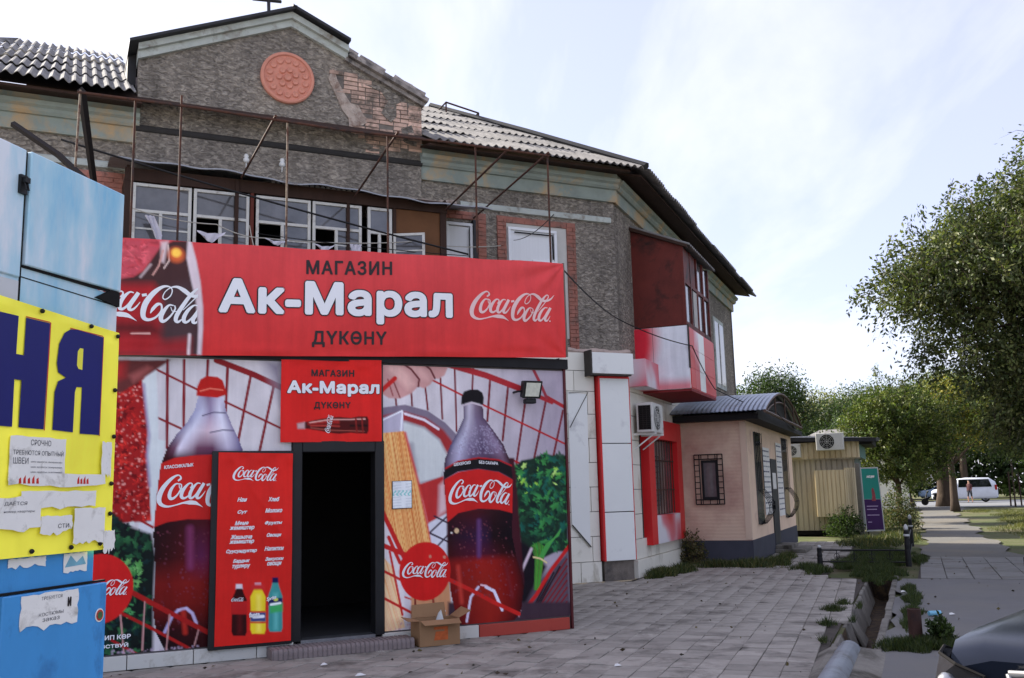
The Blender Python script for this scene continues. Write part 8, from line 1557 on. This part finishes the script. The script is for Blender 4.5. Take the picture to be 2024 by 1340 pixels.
W1 = [(58, 74, 40), (74, 90, 48), (48, 62, 36)]; WD = [(92, 88, 56), (74, 78, 46), (110, 98, 64)]
shrub('weed_bush', 'leafy green weed growing against the rusty bollard', tuple(FG.p(10.95, 0.08, 0)), 0.16, 0.30, 700, 0.06, W1, 41, 'weed')
shrub('weed_bush', 'dry brown weed in the corner between cladding and pink house', tuple(FH.p(-0.22, -1.25, 0)), 0.34, 0.72, 1500, 0.06, WD, 42, 'weed')
shrub('garden_shrub', 'dark shrub at the foot of the beige hut', tuple(FK.p(1.6, 0.8, 0)), 0.6, 0.9, 2600, 0.08, GD, 43); shrub('garden_shrub', 'grey green shrub behind the tall sign', tuple(FG.p(38.5, -0.75, 0)), 0.7, 1.35, 4200, 0.08, WD+W1, 44)
shrub('garden_shrub', 'low dark bush at the right of the slab paving', tuple(FG.p(22.6, 2.75, 0)), 0.45, 0.5, 2200, 0.07, W1, 45); shrub('garden_shrub', 'small dark bush farther right beside the slabs', tuple(FG.p(20.8, 3.7, 0)), 0.4, 0.4, 1600, 0.07, W1, 46)
# grass: blades by the ten thousand
def grass(name, label, patches, hgt, pal, seed, dens=900):
    r_ = np.random.default_rng(seed); P_ = []; H = []
    for (s0, t0, rs_, rt, k) in patches:
        n = int(dens*math.pi*rs_*rt*k); a = r_.random(n)*2*math.pi; q = np.sqrt(r_.random(n))*(0.80+0.2*np.sin(a*3+s0*5)+0.14*np.sin(a*7+t0*9)); s_ = s0+rs_*q*np.cos(a); t_ = t0+rt*q*np.sin(a); P_.append(FG.P(np.stack([s_, t_, np.zeros(n)], 1))); H.append(hgt*r_.uniform(0.4, 1.3, n)*(1.15-0.6*q))
    P_ = np.concatenate(P_); H = np.concatenate(H); n = len(P_); ln = r_.standard_normal((n, 2))*0.45; w_ = np.clip(H*0.07, 0.004, 0.012); a = r_.random(n)*math.pi; sx = np.stack([np.cos(a)*w_, np.sin(a)*w_, np.zeros(n)], 1)
    tip = P_+np.stack([ln[:, 0]*H, ln[:, 1]*H, H*0.95], 1); z0 = np.array([0, 0, 0.012]); v = np.stack([P_-sx-z0, P_+sx-z0, tip], 1).reshape(-1, 3); f = np.arange(3*n).reshape(n, 3); pc = np.array([C3(*p_) for p_ in pal]); cols = pc[r_.integers(0, len(pal), n)]*r_.uniform(0.7, 1.3, n)[:, None]
    o = np_mesh(name, v, f, m_leaf, cols=np.repeat(cols, 3, 0)); stuff(o); o['label'] = label; o['category'] = 'grass'
GG = [(52, 66, 34), (64, 78, 38), (44, 58, 32), (80, 86, 48)]
grass('grass', 'short green lawn around the low iron fence', [(21.2, -1.0, 2.7, 0.85, 1.0), (19.3, -0.8, 1.0, 0.55, 1.3), (24.5, -1.0, 2.2, 0.75, 0.8), (19.6, -1.9, 1.0, 0.3, 0.7), (20.4, -2.2, 0.9, 0.35, 0.5), (22.5, -0.1, 1.2, 0.22, 0.8)], 0.12, GG, 51, 1700)
grass('grass', 'weedy tufts along the foot of the cladding and pink house', [(18.4, -4.62, 0.8, 0.30, 2.0), (19.4, -4.45, 1.0, 0.28, 1.0), (20.6, -4.0, 0.5, 0.5, 1.0), (21.0, -3.25, 0.55, 0.75, 0.8), (20.5, -3.4, 0.35, 0.9, 0.4), (21.6, -2.9, 0.9, 0.35, 0.9), (23.2, -2.9, 0.8, 0.25, 0.6)], 0.16, GG+[(110, 108, 66)], 52, 1500)
grass('grass', 'green weeds growing along both edges of the ditch', [(12.3, -0.24, 0.55, 0.09, 1.2), (13.4, -0.20, 0.8, 0.15, 1.1), (15.0, -0.20, 0.9, 0.16, 1.1), (16.4, -0.26, 0.7, 0.13, 1.0), (12.2, -1.12, 0.16, 0.13, 1.2), (13.6, -1.16, 0.22, 0.2, 1.2), (14.3, -1.08, 0.2, 0.12, 1.0), (18.1, -0.75, 0.55, 0.33, 1.5), (10.9, -1.05, 0.12, 0.07, 1.0), (17.3, -0.72, 0.4, 0.1, 0.5), (12.6, -0.86, 0.2, 0.05, 0.8), (14.0, -0.86, 0.25, 0.05, 0.8)], 0.085, GG, 53, 3000)
grass('grass', 'patch of green weeds round the rusty bollard', [(10.75, -0.1, 0.42, 0.40, 1.5), (10.6, -0.38, 0.25, 0.2, 1.2), (10.9, 0.12, 0.35, 0.25, 1.2)], 0.10, GG, 54, 3200)
grass('grass', 'sunlit dry grass verge to the right of the far path', [(38, 4.2, 12, 2.2, 0.35), (52, 5.5, 12, 3.2, 0.3), (30, 5.0, 5, 2.2, 0.4), (60, 2.9, 3, 0.9, 0.5), (47, 9, 18, 4, 0.15)], 0.13, [(96, 98, 48), (84, 92, 44), (118, 110, 64), (72, 84, 40)], 55, 330)
grass('grass', 'rough grass along the left edge of the far path', [(32, -0.7, 6, 0.7, 0.6), (45, -1.2, 9, 1.2, 0.4), (29, -1.5, 3, 0.8, 0.6), (58, -1.5, 8, 1.3, 0.3)], 0.20, GG+[(120, 112, 66)], 56, 420)
grass('grass', 'scattered tufts between the asphalt yard and the right hand bushes', [(21.9, 2.9, 0.9, 0.5, 1.0), (20.3, 3.8, 1.0, 0.5, 1.0), (24.6, 2.6, 1.2, 0.5, 0.5), (13.2, 1.9, 0.5, 0.18, 0.7)], 0.11, GG, 57, 1200)
r_ = np.random.default_rng(91); n = 420; s_ = r_.uniform(6, 26, n); t_ = r_.uniform(-7.5, 1.6, n); P_ = FG.P(np.stack([s_, t_, np.full(n, 0.010)], 1)); ok = np.array([(in_plaza(p_[0], p_[1]) or FG.loc(p_)[1] > -0.3) for p_ in P_]); P_ = P_[ok]; n = len(P_); ax = r_.standard_normal((n, 3)); ax[:, 2] *= 0.1
pc = np.array([C3(92, 78, 56), C3(70, 60, 48), C3(110, 98, 66), C3(60, 54, 48)]); lo = leaf_mesh('leaf_litter', P_, ax, 0.05*r_.uniform(0.4, 1.3, n), pc[r_.integers(0, 4, n)], None, m_leaf, 0.6, 92); stuff(lo); lo['label'] = 'dry leaf crumbs scattered over the paving'; lo['category'] = 'litter'
# ------------------------------------------------------------------ tidy up
for o in bpy.data.objects:
    if '_base' in o: del o['_base']
